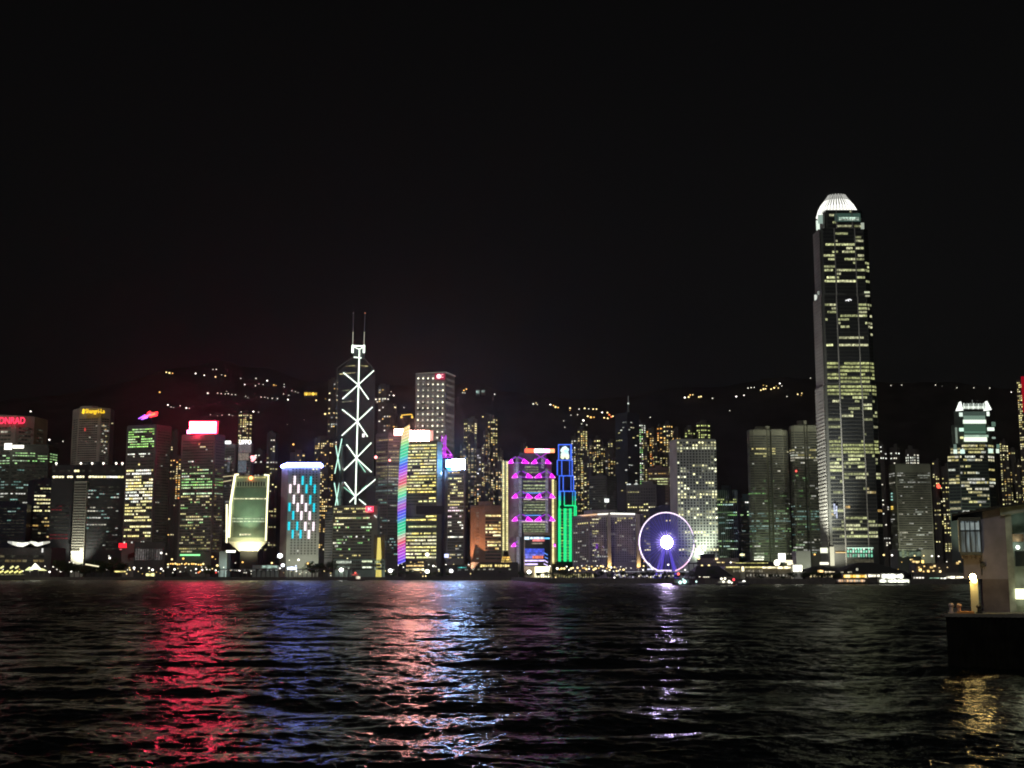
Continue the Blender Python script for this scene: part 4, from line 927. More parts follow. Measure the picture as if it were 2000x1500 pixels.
# grand hotel: long mauve block with a lit roof line and floodlit piers
t = tower('grand_hotel', 'long mauve waterfront block with a white-orange lit roof line and two floodlit piers', 'hotel', [(1118, 1450), (1152, 1400), (1250, 1400), (1258, 1420)], 1050, 1006, PURP, depth=40)
windows(t, [(0, 7, .06, .06), (1, 22, .0, .0)], 1010, 1098, 20, [(.15, .12, .5, YEL, .3, .8), (1, .12, .3, WHT, .15, .5)], hf=.5, wf=.5)
windows(t, [(1, 4, .05, .82)], 1012, 1096, 18, [(1, .5, .7, YEL, .3, .8)], hf=.45, wf=.85, unlit=False)
D = 1398
for (ua, ub, va, vb, c) in ((1129, 1166, 1008, 1004.5, (1, .6, .35)), (1167, 1188, 1004.5, 1003.5, (1.6, 1.5, 1.3)), (1192, 1240, 1003, 1004, (1.8, 1.8, 1.6))):
    edge([PT(ua, va, 1446 if ua < 1150 else D - 1), PT((ua + ub) / 2, (va + vb) / 2, D - 1), PT(ub, vb, D - 1)], .9, c, 'roof_light_line', par=t.o)
for u in (1190, 1247):
    b = MB(); b.box(PX(u - 3.5, 1050, D - 6), PX(u + 3.5, 1050, D - 6), D - 6, D - .5, GZ, PZ(1005, D, u)); pr = b.build('pier_shaft', wallm('sand', (.55, .48, .38)), t.o)
    spot('pier_floodlight', (PX(u, 1104, D - 9), D - 9, 10.5), (PX(u, 1060, D - 6), D - 5.9, 45), 3.2e4 if u < 1200 else 2.4e4, (1, .68, .25), 75, .9, t.o, .4)
panel(t, 1163, 1168, 1062, 1072, (.14, .03, .3), 'purple_lamp', D=D - 1, m=WIN)

# white block of round windows
t = tower('round_windowed_tower', 'pale tower faced all over with round windows, many lit yellow, floodlit at its foot', 'office tower', [(1309, 1420), (1323, 1400), (1401, 1400)], 980, 859, wallm('porcelain', (.46, .48, .42)), plant=False, depth=42)
D = 1400; nfl, ncol_ = 40, 13
zT, zB = PZ(861.5, D, 1360), PZ(1088, D, 1360); x0, x1 = t.P[1][0], t.P[2][0]; cw = (x1 - x0) / (ncol_ - .1)
def disc(mb, x, y, z, r, c): mb.poly([(x + r * cos(-pi * 2 * k / 8), y, z - r * sin(-pi * 2 * k / 8)) for k in range(8)][::-1], c)
dens = {0: .75, 1: .6, 2: .7, 3: .15, 4: .05, 5: .35, 6: .12, 7: .35, 8: .2, 9: .6, 10: .5, 11: .65, 12: .25, 13: .1, 14: .6, 15: .75, 16: .35, 17: .9, 18: .95, 19: .75, 20: .2, 21: .45, 22: .1, 23: .5, 24: .6, 25: .6, 26: .45, 27: .1, 28: .4, 29: .1, 30: .25, 31: .2}
for i in range(nfl):
    z = zT + (zB - zT) * (i + .5) / nfl; mb = MB(); mb.has = True; p = dens.get(i, .15); on = RNG.random() < p; row = pick([(1, .95, .5), (1, 1, .65)], 1.2, 2.2)
    for j in range(ncol_):
        if RNG.random() > .5: on = RNG.random() < p
        q = RNG.choice((.12, .3, .6, 1, 1.2)) if on else 0
        disc(mb, x0 + cw * (j + .55), D - .3, z, 1.05, tuple(k * q for k in row) if on else (.0, .0, .0))
    a, q_ = t.P[0], t.P[1]
    mb.build('window_row', WIN, t.o)
spot('foot_floodlight', (PX(1366, 1085, D - 14), D - 16, PZ(1084, D, 1366)), (PX(1372, 1065, D), D, PZ(1065, D, 1372)), 7e4, (.85, 1, .8), 130, 1, t.o, 1.5)
spot('foot_floodlight', (PX(1390, 1085, D - 20), D - 20, PZ(1086, D, 1390)), (PX(1370, 1020, D), D, PZ(1030, D, 1370)), 1.0e5, (.9, 1, .8), 100, .9, t.o, 1.5)
b = MB(); b.ball(PT(1364, 1077, D - 14), 3.2, (5, 5.4, 4.8)); b.ball(PT(1370, 1081, D - 14), 2.4, (4, 4.4, 4)); b.build('floodlight_head', TUBE, t.o)

# teal grid building and neighbour
t = tower('office_tower', 'teal glass tower with pale vertical fins right of the round-windowed tower', 'office tower', [(1400, 1480), (1441, 1480), (1447, 1490)], 1030, 958, TEAL)
windows(t, [(0, 11, .03, .03)], 968, 1090, 24, [(.12, .5, .7, [(.6, .7, .25)], .4, .8), (.35, .6, .9, TEA + GRN, .2, .9), (.65, .4, .8, TEA, .1, .5), (1, .35, .7, GRN + TEA, .15, .7)], hf=.4)
b = MB()
for i in range(11): x = t.P[0][0] + (t.P[1][0] - t.P[0][0]) * i / 10; b.box(x - .3, x + .3, t.D - .9, t.D - .4, GZ, t.zt)
b.build('fin_screen', wallm('fin_teal', (.3, .36, .33)), t.o)
t = tower('office_tower', 'lower teal tower with a slipping diagonal of lit windows right of the finned one', 'office tower', [(1441, 1530), (1468, 1530)], 1030, 974, wallm('deepteal', (.06, .1, .11)))
windows(t, [(0, 7, .05, .05)], 978, 1090, 18, [(.4, .4, .7, WHT + GRN, .4, .9), (1, .2, .5, TEA, .15, .5)], hf=.36)

# pair of banded rounded towers
KH = wallm('khaki', (.14, .145, .105))
def rounded(u0, u1, vt, D, lab, bay=(.45,)):
    w_ = u1 - u0; pts = [(u0, D + 10), (u0 + w_ * .06, D + 3), (u0 + w_ * .16, D), (u0 + w_ * .47, D), (u0 + w_ * .5, D + 5), (u0 + w_ * .56, D + 5), (u0 + w_ * .6, D), (u0 + w_ * .88, D), (u0 + w_ * .96, D + 4), (u1, D + 11)]
    return tower('banded_tower', lab, 'office tower', pts, 960, vt, KH, depth=36, group=None)
sg_ = [(0, 2, .02, .02), (1, 2, .02, .02), (2, 7, .02, .02), (4, 1, .02, .02, .2), (6, 7, .02, .02), (7, 2, .02, .02), (8, 1, .02, .02)]
z_ = [(.1, .0, .3, WHT, .1, .2), (.22, .35, .8, WHT + YEL, .18, .5), (.36, .1, .6, WHT, .1, .5), (.6, .14, .6, GRN + WHT, .06, .3), (.85, .45, .7, GRN[2:] + TEA, .05, .28), (1, .3, .7, GRN + WHT, .08, .4)]
t = rounded(1462, 1542, 840, 1400, 'banded tower with rounded ends, the left one of two dim sisters')
windows(t, sg_, 850, 1094, 50, z_, hf=.45, wf=.96)
panel(t, 1473, 1492, 1087, 1090, (1.0, 1.1, .8), 'lit_band', m=WIN); panel(t, 1473, 1491, 1091.5, 1094, (1.3, 1.3, 1), 'lit_band', m=WIN); panel(t, 1473, 1492, 1080, 1082, (.4, .45, .3), 'lit_band', m=WIN)
t2 = rounded(1545, 1606, 832, 1420, 'banded tower with rounded ends, partly behind the giant tower')
windows(t2, sg_, 842, 1082, 48, z_, hf=.45, wf=.96)
bb = MB(); bb.ball(PT(1555, 920, 1415), 1.3, (1.6, .2, .15)); bb.build('beacon', TUBE, t2.o)
spot('facade_wash', (PX(1500, 1100, 1360), 1350, 8), (PX(1495, 1040, 1400), 1400, 60), 1.0e5, (.8, 1, .65), 110, 1, t.o, 1)

# ------------------------------------------------------------------ the giant tower
D = 1300
t = T(); t.D = D; t.u = 1655; t.o = root('giant_tower', (PX(1664, 1100, D), D, GZ), 'giant tower with a white domed crown of claws, tallest in the skyline', 'skyscraper')
GI = wallm('steelgrey', (.2, .2, .19), .5, .5); GS = wallm('silver', (.34, .34, .32), .6, .4)
SEC = [(1602, 1613, 1686, 410, 446), (1590.5, 1605, 1700, 446, 578), (1591.5, 1609, 1708, 578, 752), (1594.5, 1613, 1717, 752, 880), (1601, 1619, 1726, 880, 1110)]
body = MB(); side = MB(); faces = []
for i, (uL, uC, uR, v0, v1) in enumerate(SEC):
    vm = (v0 + v1) / 2; xL, xC, xR = PX(uL, vm, D + 26), PX(uC, vm, D), PX(uR, vm, D); z1, z0 = PZ(v0, D, 1650), PZ(v1, D, 1650) if i < 4 else GZ
    ch = (xR - xC) * .12
    P = [(xL, D + 26), (xC, D), (xR - ch, D), (xR, D + ch * .8), (xR + 12, D + 46), (xL + 8, D + 52)]
    body.prism(P, z0 + .002 * i, z1); faces.append((P, z0, z1, v0, v1))
    side.prism([(xL - .4, D + 25.8), (xC - 1.2, D + 1.4), (xC - .9, D + 1.8), (xL - .1, D + 26.4)], z0, z1 - .5)
t.body = body.build('facade', wallm('onyx', (.055, .058, .055), .4, .5), t.o); side.build('side_cladding', GS, t.o)
# storey by storey windows: three bays
random_rows = RNG
GY = [(.86, .9, .45), (.95, .95, .55), (.8, .85, .4)]
def giant_zone(v):
    if v < 446: return (.35, GY, .15, .5)
    if v < 474: return (.12, GY, .2, .5)
    if v < 494: return (.4, GY, .3, .8)
    if v < 560: return (.5, GY, .3, 1.0)
    if v < 590: return (.05, GY, .2, .4)
    if v < 668: return (.42, GY, .3, .8)
    if v < 680: return (.75, GY, .7, 1.1)
    if v < 706: return (.06, WRM, .3, .6)
    if v < 770: return (.93, [(.8, .85, .35), (.7, .75, .3)], .35, .8)
    if v < 835: return (.36, GY, .3, .9)
    if v < 862: return (.04, GY, .2, .3)
    if v < 884: return (.8, [(.7, .75, .3)], .35, .7)
    if v < 940: return (.45, GY, .35, .9)
    if v < 1010: return (.2, GY + WRM, .3, .8)
    if v < 1050: return (.45, GY, .3, .8)
    return (.2, GY, .15, .4)
for (P, z0, z1, v0, v1) in faces:
    v = v0 + 3
    while v < min(v1, 1064) - 2:
        p, pal, s0, s1 = giant_zone(v); p *= RNG.choice((.55, .9, 1.1, 1.3)); z = PZ(v, D, 1650); panes = []
        for (k, n, m0, m1, pf) in ((1, 5, .05, .70, .75), (1, 9, .34, .22, 1), (1, 4, .80, .01, .9), (2, 2, .05, .1, .8)):
            wd = (1 - m0 - m1) / n; on = RNG.random() < p * pf; fc = pick(pal, s0, s1)
            for j in range(n):
                if RNG.random() > .8: on = RNG.random() < p * pf; fc = pick(pal, s0, s1)
                q = RNG.uniform(.6, 1.25) if on else 0; a = m0 + wd * j
                panes.append((k, a + wd * .03, a + wd * .97, tuple(x * q for x in fc) if on else (.0, .0, .0)))
        ribbon(t, P, sorted(panes, key=lambda p_: (p_[0], p_[1])), z - 1.1, z + 1.1, 'window_band', off=.3); v += 7.15
lou = MB()
for (P, z0, z1, v0, v1) in faces:
    z = z0 + 1
    while z < z1:
        a, b2 = P[0], P[1]; lou.prism([(a[0] - .9, a[1] - .6), (b2[0] - 1.9, b2[1] + .8), (b2[0] - 1.6, b2[1] + 1.2), (a[0] - .6, a[1] - .2)], z, z + .5); z += 3.7
    for f in (.315, .795):
        x = P[1][0] + (P[2][0] - P[1][0]) * f; lou.box(x - .5, x + .5, D - .9, D - .02, z0, z1)
lou.build('louvre_screen', GI, t.o)
# floodlit setback walls, their light painted in as emission
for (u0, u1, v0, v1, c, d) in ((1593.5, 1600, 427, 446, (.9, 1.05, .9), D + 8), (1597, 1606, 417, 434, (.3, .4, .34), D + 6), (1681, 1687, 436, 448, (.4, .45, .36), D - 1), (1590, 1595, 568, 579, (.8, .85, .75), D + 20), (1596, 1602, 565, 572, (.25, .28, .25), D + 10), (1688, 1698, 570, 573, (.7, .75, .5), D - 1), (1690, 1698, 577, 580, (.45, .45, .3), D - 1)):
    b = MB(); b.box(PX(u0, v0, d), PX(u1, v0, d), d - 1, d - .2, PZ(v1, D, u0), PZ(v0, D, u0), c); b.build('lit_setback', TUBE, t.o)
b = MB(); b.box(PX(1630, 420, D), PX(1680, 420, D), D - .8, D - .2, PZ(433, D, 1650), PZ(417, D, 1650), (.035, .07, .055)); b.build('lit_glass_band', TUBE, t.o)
for v, c, s in ((426, (.6, .8, .65), 1), (429.5, (.45, .55, .45), 1)):
    mb = MB()
    for j in range(11): q = RNG.uniform(.4, 1.5); u = 1638 + j * 3.6; mb.box(PX(u, v, D), PX(u + 3, v, D), D - 1.4, D - .9, PZ(v + 1.3, D, u), PZ(v - 1.3, D, u), tuple(x * q for x in c))
    mb.build('window_band', WIN, t.o)
# crown: inner drum and claws, floodlight painted in as emission fading upward
xm = PX(1645, 400, D); R1 = (PX(1686, 410, D) - PX(1602, 410, D)) / 2; ym = D + 24
zb, zt_ = PZ(415, D, 1645), PZ(376, D, 1645)
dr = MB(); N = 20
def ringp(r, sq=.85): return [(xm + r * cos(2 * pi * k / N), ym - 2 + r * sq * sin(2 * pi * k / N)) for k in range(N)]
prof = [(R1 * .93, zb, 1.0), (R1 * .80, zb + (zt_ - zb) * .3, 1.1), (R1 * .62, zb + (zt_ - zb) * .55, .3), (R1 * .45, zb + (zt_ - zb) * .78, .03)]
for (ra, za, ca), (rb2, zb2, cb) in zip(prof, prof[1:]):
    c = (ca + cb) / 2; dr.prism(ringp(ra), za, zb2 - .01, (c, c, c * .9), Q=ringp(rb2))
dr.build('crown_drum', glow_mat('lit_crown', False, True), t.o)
NC = 19
for k in range(NC):
    a = pi + pi * (k + .5) / NC if True else 0
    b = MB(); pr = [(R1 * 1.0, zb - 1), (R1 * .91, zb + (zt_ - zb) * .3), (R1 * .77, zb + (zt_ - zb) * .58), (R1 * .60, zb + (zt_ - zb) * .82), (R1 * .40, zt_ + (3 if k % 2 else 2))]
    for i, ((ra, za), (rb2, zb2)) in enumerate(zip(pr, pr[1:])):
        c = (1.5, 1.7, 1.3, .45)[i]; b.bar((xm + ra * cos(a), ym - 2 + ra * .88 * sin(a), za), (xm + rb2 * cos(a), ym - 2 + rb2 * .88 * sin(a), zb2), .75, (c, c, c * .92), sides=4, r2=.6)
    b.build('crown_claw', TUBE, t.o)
for (u, v) in ((1655.5, 586), (1660, 584.5)):
    edge([PT(u - 4, v + 1, D - 1.2), PT(u, v, D - 1.2), PT(u + 3, v + 2, D - 1.2)], .5, (1.3, 1.3, 1.3), 'sign_stroke')
# base
for j in range(10):
    for (va, vb, s) in ((1071, 1074, 1), (1075, 1079.5, .8), (1082, 1088, .55)):
        u = 1654.5 + j * 5.1; b = MB(); c = (.35 * s, 1.1 * s, .7 * s) if (j * 7 + int(va)) % 3 else (1 * s, 1.2 * s, 1 * s)
        if RNG.random() < .9: b.box(PX(u, va, D), PX(u + RNG.uniform(2, 3.4), va, D), D - 1.2, D - .8, PZ(vb, D, u), PZ(va, D, u), c); b.build('arcade_window', WIN, t.o)
b = MB(); b.box(PX(1653.5, 1070, D), PX(1705, 1070, D), D - 1.5, D - .7, PZ(1071, D, 1680), PZ(1069.5, D, 1680), (.9, 1.3, 1.0)); b.build('arcade_light_line', TUBE, t.o)
b = MB()
for k in range(30): u = 1654 + k * 1.75; b.box(PX(u, 1092, D), PX(u + .5, 1092, D), D - 1, D - .5, PZ(1100, D, u), PZ(1092, D, u), (.12, .11, .07))
b.build('colonnade', WIN, t.o)
edge([PT(1632, 1079, D - 1.5), PT(1652, 1079, D - 1.5)], .5, (1.2, .8, .3), 'canopy_light_line')
panel(t, 1602, 1616, 1070, 1080, (1.3, 1.35, 1.0), 'lit_base', D=D + 6); panel(t, 1601, 1618, 1098, 1103, (1.6, 1.5, 1.2), 'lit_base', D=D + 4); panel(t, 1621, 1629, 1068, 1105, (.75, .72, .5), 'lit_base', D=D - 1)
panel(t, 1628, 1631, 984, 1004, (.5, .55, .75), 'pale_screen', D=D - 1, m=WIN); panel(t, 1632.5, 1635, 988, 1012, (.6, .65, .85), 'pale_screen', D=D - 1, m=WIN)
spot('base_floodlight', (PX(1592, 1095, D - 30), D - 40, 14), (PX(1606, 980, D), D + 10, 110), 2.6e6, (1, .98, .82), 60, 1, t.o, 1.5)
spot('base_floodlight', (PX(1590, 1095, D - 60), D - 60, 14), (PX(1600, 800, D), D + 10, 200), 2.0e6, (1, .98, .9), 45, 1, t.o, 1.5)
spot('base_floodlight', (PX(1640, 1095, D - 25), D - 30, 10), (PX(1640, 1040, D), D, 55), 2.6e5, (1, .95, .75), 100, 1, t.o, 1.5)

# grey slab right of it
t = tower('office_slab', 'grey slab with a blank top band right of the giant tower', 'office slab', [(1738, 1370), (1752, 1350), (1821, 1350)], 990, 907, wallm('grey_slab', (.18, .185, .14)), plant=False)
windows(t, [(0, 3, .1, .1), (1, 16, .04, .03)], 922, 1074, 34, [(.2, .4, .6, WHT, .06, .22), (.6, .12, .5, WHT, .06, .3), (1, .15, .5, WHT, .08, .3)], hf=.45, wf=.97)
for v, c in ((964, TEA[0]), (970, TEA[0]), (976, TEA[0]), (990, (1.2, .8, .15)), (994, (1, .7, .1))): panel(t, 1740, 1751, v - 1.4, v + 1.4, c, 'lit_band', D=1362, m=WIN)
spot('facade_wash', (PX(1800, 1080, 1300), 1300, 10), (PX(1795, 1030, 1350), 1350, 55), 1.1e5, (1, 1, .8), 100, 1, t.o, 1)
bb = MB(); bb.ball(PT(1833, 950, 1690), 2.6, (2.5, .25, .15)); bb.bar(PT(1831, 945, 1690), PT(1836, 953, 1690), 1.5, (1.8, .2, .1)); bb.bar(PT(1833, 960, 1691), PT(1833, 952, 1691), .7, (0, 0, 0))
tag(bb.build('beacon_sign', TUBE, None, PT(1833, 960, 1690)), 'small red beacon sign above the dim tower right of the grey slab', 'beacon')

# double-banded tower
D = 1250
t = T(); t.D = D; t.u = 1905; t.o = root('banded_crown_tower', (PX(1906, 1000, D), D, GZ), 'green-white lit tower with glowing bands and horned crown, behind the pink pier building', 'skyscraper')
ig = wallm('bottle', (.075, .09, .075), .45, .5)
SE = [(1872, 1936, 800, 828), (1866, 1942, 828, 868), (1862, 1948, 868, 890), (1859, 1952, 890, 1060)]
b = MB(); fr = MB(); fcs = []
for i, (u0, u1, v0, v1) in enumerate(SE):
    vm = (v0 + v1) / 2; xa, xb = PX(u0, vm, D), PX(u1, vm, D); ch = (xb - xa) * .2; Dd = D + (3 - i) * 2.5
    P = [(xa, Dd + ch * .8), (xa + ch, Dd), (xb - ch, Dd), (xb, Dd + ch * .8), (xb * 1.03, Dd + 38), (xa * 1.03, Dd + 38)]
    z1, z0 = PZ(v0, D, 1905), (PZ(v1, D, 1905) if i < 3 else GZ)
    b.prism(P, z0 + .003 * i, z1); fcs.append((P, v0, v1))
b.build('facade', ig, t.o)
def gl(u0, u1, v0, v1, c, d=D, name='lit_band', n=1):
    mb = MB()
    for i in range(n):
        a0, a1 = u0 + (u1 - u0) * i / n, u0 + (u1 - u0) * (i + .94) / n; q = RNG.uniform(.8, 1.2) if n > 1 else 1
        mb.box(PX(a0, v0, d), PX(a1, v0, d), d - .8, d - .3, PZ(v1, d, u0), PZ(v0, d, u0), tuple(x * q for x in c))
    mb.build(name, TUBE, t.o)
gl(1881.5, 1926, 804, 812, (.05, .075, .06), D + 7); gl(1881.5, 1926, 812, 820, (.17, .26, .2), D + 7); gl(1880.5, 1928, 820, 827.5, (1.1, 1.25, 1.05), D + 7)
gl(1882, 1927, 829, 848, (.05, .1, .065), D + 4.5); gl(1883, 1927, 843, 845, (.12, .24, .17), D + 4.2); gl(1883, 1930, 849.5, 854, (.35, .5, .38), D + 4.2, n=8); gl(1882.5, 1930, 854, 862.5, (1.2, 1.35, 1.05), D + 4.2)
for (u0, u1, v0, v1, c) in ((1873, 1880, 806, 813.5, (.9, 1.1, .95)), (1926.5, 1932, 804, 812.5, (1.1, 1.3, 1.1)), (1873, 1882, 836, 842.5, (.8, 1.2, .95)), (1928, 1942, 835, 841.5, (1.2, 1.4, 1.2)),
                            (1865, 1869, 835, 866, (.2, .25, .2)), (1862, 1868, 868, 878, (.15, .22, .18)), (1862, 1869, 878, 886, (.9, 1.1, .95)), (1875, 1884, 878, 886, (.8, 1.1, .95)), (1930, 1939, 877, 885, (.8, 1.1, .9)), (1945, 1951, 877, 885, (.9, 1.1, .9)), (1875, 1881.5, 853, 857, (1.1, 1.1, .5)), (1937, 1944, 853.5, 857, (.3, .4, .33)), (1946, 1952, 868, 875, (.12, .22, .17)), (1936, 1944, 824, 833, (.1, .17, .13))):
    gl(u0, u1, v0, v1, c, D + 2 if v0 > 850 else D + 5, 'lit_setback')  # light on these setbacks is put into their colour as glow
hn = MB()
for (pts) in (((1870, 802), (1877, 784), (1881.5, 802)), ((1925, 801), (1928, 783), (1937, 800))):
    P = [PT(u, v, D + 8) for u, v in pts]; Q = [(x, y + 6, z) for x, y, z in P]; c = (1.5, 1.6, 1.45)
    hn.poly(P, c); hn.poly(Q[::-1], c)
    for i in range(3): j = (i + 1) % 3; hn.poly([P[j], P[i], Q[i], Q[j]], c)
hn.build('crown_horn', glow_mat('lit_crown', False, True), t.o)  # horns glow by their own colour in place of light falling on them
for k in range(14):
    u = 1882 + k * 3.2; b = MB(); b.bar(PT(u, 799, D + 8), PT(u + .4, 787.5 + (k % 2), D + 8), .5, (.35, .4, .35) if k % 3 else (.9, 1, .9)); b.build('crown_fin', TUBE, t.o)
gl(1881, 1920, 793.5, 798, (1.3, 1.4, 1.2), D + 9, n=3); edge([PT(1899.5, 800, D + 9), PT(1899, 781, D + 9)], .4, (.12, .14, .12), 'mast')
for (P, v0, v1) in fcs:
    v = max(v0 + 2, 866)
    while v < min(v1, 1005):
        if 886 < v < 890: v += 6; continue
        p = .7 if v < 900 else (.1 if v < 914 else (.75 if 930 < v < 945 else .4)); z = PZ(v, D, 1905); panes = []
        for (k, n, m0, m1) in ((0, 3, .05, .05), (1, 16, .02, .02), (2, 3, .05, .05)):
            on = RNG.random() < p; fc = pick(YEL + WHT, .3, .9)
            for j in range(n):
                if RNG.random() > .75: on = RNG.random() < p; fc = pick(YEL + WHT, .3, .9)
                q = RNG.uniform(.6, 1.2) if on else 0; wd = (1 - m0 - m1) / n; panes.append((k, m0 + wd * (j + .05), m0 + wd * (j + .95), tuple(x * q for x in fc)))
        if v > 866: ribbon(t, P, panes, z - .9, z + .9, 'window_band')
        v += 6.3
spot('facade_wash', (PX(1895, 1010, D - 40), D - 40, 12), (PX(1895, 960, D), D, 75), 1.8e5, (.85, 1, .8), 80, 1, t.o, 1)

# ------------------------------------------------------------------ ferris wheel
D = 1120
wc = PT(1302, 1059, D); WR = PX(1355.5, 1059, D) - wc[0]; WZ = PZ(1001, D, 1302) - wc[2]
t = T(); t.o = root('ferris_wheel', (wc[0], D, GZ), 'ferris wheel with a glowing white rim and a dazzling violet-white hub', 'ferris wheel')
b = MB(); N = 84
def rim(a, y=0, k=1.0): return (wc[0] + WR * k * cos(a), D + y, wc[2] + WZ * k * sin(a))
for i in range(N):
    a0, a1 = 2 * pi * i / N, 2 * pi * (i + 1) / N; d = math.degrees(a0)
    if 352 < d or d < 16: c = (.03, .03, .05) if (i % 3) else (.8, .8, 1)
    elif 285 < d < 318: c = (1.6, .85, 1.1)
    elif 258 < d < 285: c = (.1, .08, .2)
    else: c = (1.7, 1.35, 1.7)
    if 16 <= d < 40: c = tuple(x * .75 for x in c)
    b.bar(rim(a0), rim(a1), .48 if (16 <= d <= 352) else .35, c, sides=5)
b.build('light_rim', TUBE, t.o)
b = MB()
for i in range(N):
    a0, a1 = 2 * pi * i / N, 2 * pi * (i + 1) / N; b.bar(rim(a0, 3), rim(a1, 3), .3, sides=4)
    if i % 2 == 0: b.bar(rim(a0, 0), rim(a0, 3), .15, sides=4)
b.build('back_rim', MATS['steel'], t.o)
for i in range(42):
    a = 2 * pi * i / 42; b = MB(); b.bar((wc[0], D + .5, wc[2]), rim(a, 1), .24, (.075, .06, .38), sides=4); b.bar((wc[0], D + 2.5, wc[2]), rim(a + .07, 3), .2, (.05, .04, .26), sides=4); b.build('spoke', TUBE, t.o)
b = MB(); b.ball((wc[0], D - 1, wc[2]), 4.9, (85, 68, 120), seg=16, rings=10, rz=5.5); b.build('hub', glow_mat('sign_tube', False, True), t.o)
b = MB()
for k in range(24):
    a = 2 * pi * k / 24; r0, r1 = 5.5, RNG.uniform(8.0, 11); b.bar((wc[0] + r0 * cos(a), D, wc[2] + r0 * sin(a)), (wc[0] + r1 * cos(a), D, wc[2] + r1 * sin(a)), .5, (.35, .25, 1.0), sides=4, r2=.12)
b.build('hub_ray_lights', TUBE, t.o)  # tapered glowing bars of uneven length round the hub
for i in range(42):
    a = 2 * pi * (i + .5) / 42; p = rim(a, 1.5, 1.035); b = MB(); b.ball((p[0], p[1], p[2] - .5), .85, seg=8, rings=5); b.build('gondola', wallm('gondola', (.25, .25, .3)), t.o)
for s, u1 in ((-1, 1280), (-1, 1287), (1, 1318), (1, 1326)):
    b = MB(); yy = D + (5 if u1 in (1280, 1326) else -4); b.bar((wc[0] + s * 1.5, D + (2 if yy > D else -1.5), wc[2] - 3), (PX(u1, 1114, D), yy, GZ + 1), .95, (.09, .06, .55), r2=1.15); b.build('support_leg', TUBE, t.o)
b = MB(); b.box(PX(1282, 1115, D), PX(1310, 1115, D), D - 6, D - 2, PZ(1118.5, D, 1296), PZ(1113, D, 1296), (1.3, 1.1, 1.6)); b.build('boarding_platform', TUBE, t.o)
b = MB(); b.box(PX(1264, 1113, D), PX(1276, 1113, D), D - 3, D - 1, PZ(1113.5, D, 1270), PZ(1110.5, D, 1270), (1, 1, 1.3)); b.bar(PT(1266, 1100, D - 2), PT(1276, 1112, D - 2), .8, (1.5, 1.4, 1.7)); b.build('ticket_booth_light', TUBE, t.o)
spot('violet_wash', (wc[0] - 6, D + 30, wc[2]), (PX(1290, 1040, 1635), 1635, 55), 1.6e5, (.25, .15, 1), 50, 1, t.o, 1)

# ------------------------------------------------------------------ waterfront: halls, piers, deck, boats
def lowhouse(name, label, cat, u0, u1, vt, D, m, depth=20, hip=0, over=0):
    t = T(); t.D = D; t.u = (u0 + u1) / 2; vr = 1115; x0, x1 = PX(u0, vr, D), PX(u1, vr, D); zt = PZ(vt, D, t.u)
    t.o = root(name, ((x0 + x1) / 2, D, GZ), label, cat); b = MB(); zr = zt - hip; b.box(x0, x1, D, D + depth, GZ, zr); b.build('walls', m, t.o)
    t.P = [(x0, D), (x1, D)]; t.zt = zt
    if hip:
        r = MB(); e = over; P = [(x0 - e, D - e), (x1 + e, D - e), (x1 + e, D + depth + e), (x0 - e, D + depth + e)]
        k = min((x1 - x0) / 2, depth / 2 + e) * .95; Q = [(x0 - e + k, D + depth / 2 - 1), (x1 + e - k, D + depth / 2 - 1), (x1 + e - k, D + depth / 2 + 1), (x0 - e + k, D + depth / 2 + 1)]
        r.prism(P, zr + .003, zt, Q=Q); r.build('roof', mat('roof_slate', (.03, .03, .03), .9), t.o)
    return t
def lightrow(t, u0, u1, v, n, c, h=2.2, name='window_row', var=.5, gap=.25, D=None, p=1.0, m=None):
    D = D or t.D; b = MB(); wd = (u1 - u0) / n; b.has = True
    for i in range(n):
        if RNG.random() > p: continue
        q = RNG.uniform(1 - var, 1 + var); a = u0 + wd * i; hh = h * RNG.uniform(.7, 1.2); cc = c if not isinstance(c, list) else RNG.choice(c)
        b.box(PX(a, v, D), PX(a + wd * (1 - gap), v, D), D - .5, D - .05, PZ(v + hh / 2, D, a), PZ(v - hh / 2, D, a), tuple(x * q for x in cc))
    b.build(name, m or WIN, t.o)
t = lowhouse('restaurant_hall', 'warm lit two-storey hall at the foot of the rainbow-edged tower', 'hall', 792, 830, 1094, 1605, CHAR)
lightrow(t, 793, 828, 1098, 9, WRM, 2, p=.7); lightrow(t, 794, 828, 1105, 11, [(1.6, 1.2, .5), (1.2, .8, .3)], 3); lightrow(t, 793, 828, 1112.5, 14, [(1.7, 1.5, .8)], 4, gap=.1)
t = lowhouse('city_hall_block', 'long low hall with a row of yellow windows left of the truss-braced bank', 'hall', 920, 1012, 1098, 1590, CHAR)
lightrow(t, 938, 996, 1105, 12, [(1.3, 1.0, .35), (1, .8, .3)], 4.5, p=.85); lightrow(t, 922, 1010, 1112, 16, [(.3, .3, .22)], 2.5, p=.4)
t = lowhouse('shore_pavilion', 'low dark pavilion with a small cyan sign between two bright lamps', 'pavilion', 866, 918, 1103, 1595, CHAR)
lightrow(t, 894, 912, 1108.5, 6, [(.1, .6, .55)], 2); lightrow(t, 868, 915, 1113, 14, [(.2, .22, .2)], 2, p=.5)
t = lowhouse('golden_temple_roof', 'small golden lit pyramid roof left of the dotted stair tower', 'pavilion', 982, 994, 1076, 1640, CHAR, depth=12, hip=18, over=2)
lightrow(t, 981, 996, 1089, 5, [(1.4, .8, .15)], 4); lightrow(t, 980, 998, 1093, 6, [(1.5, 1.0, .25)], 3); lightrow(t, 979, 1000, 1098, 7, [(1.0, .7, .2)], 2.5)
t = lowhouse('long_shed', 'long pale lit shed on the quay right of the squat yellow-edged tower', 'shed', 493, 543, 1104, 1600, wallm('shed', (.4, .44, .4)), depth=14)
lightrow(t, 512, 542, 1107, 3, [(.35, .5, .42)], 5, var=.2, gap=.06)
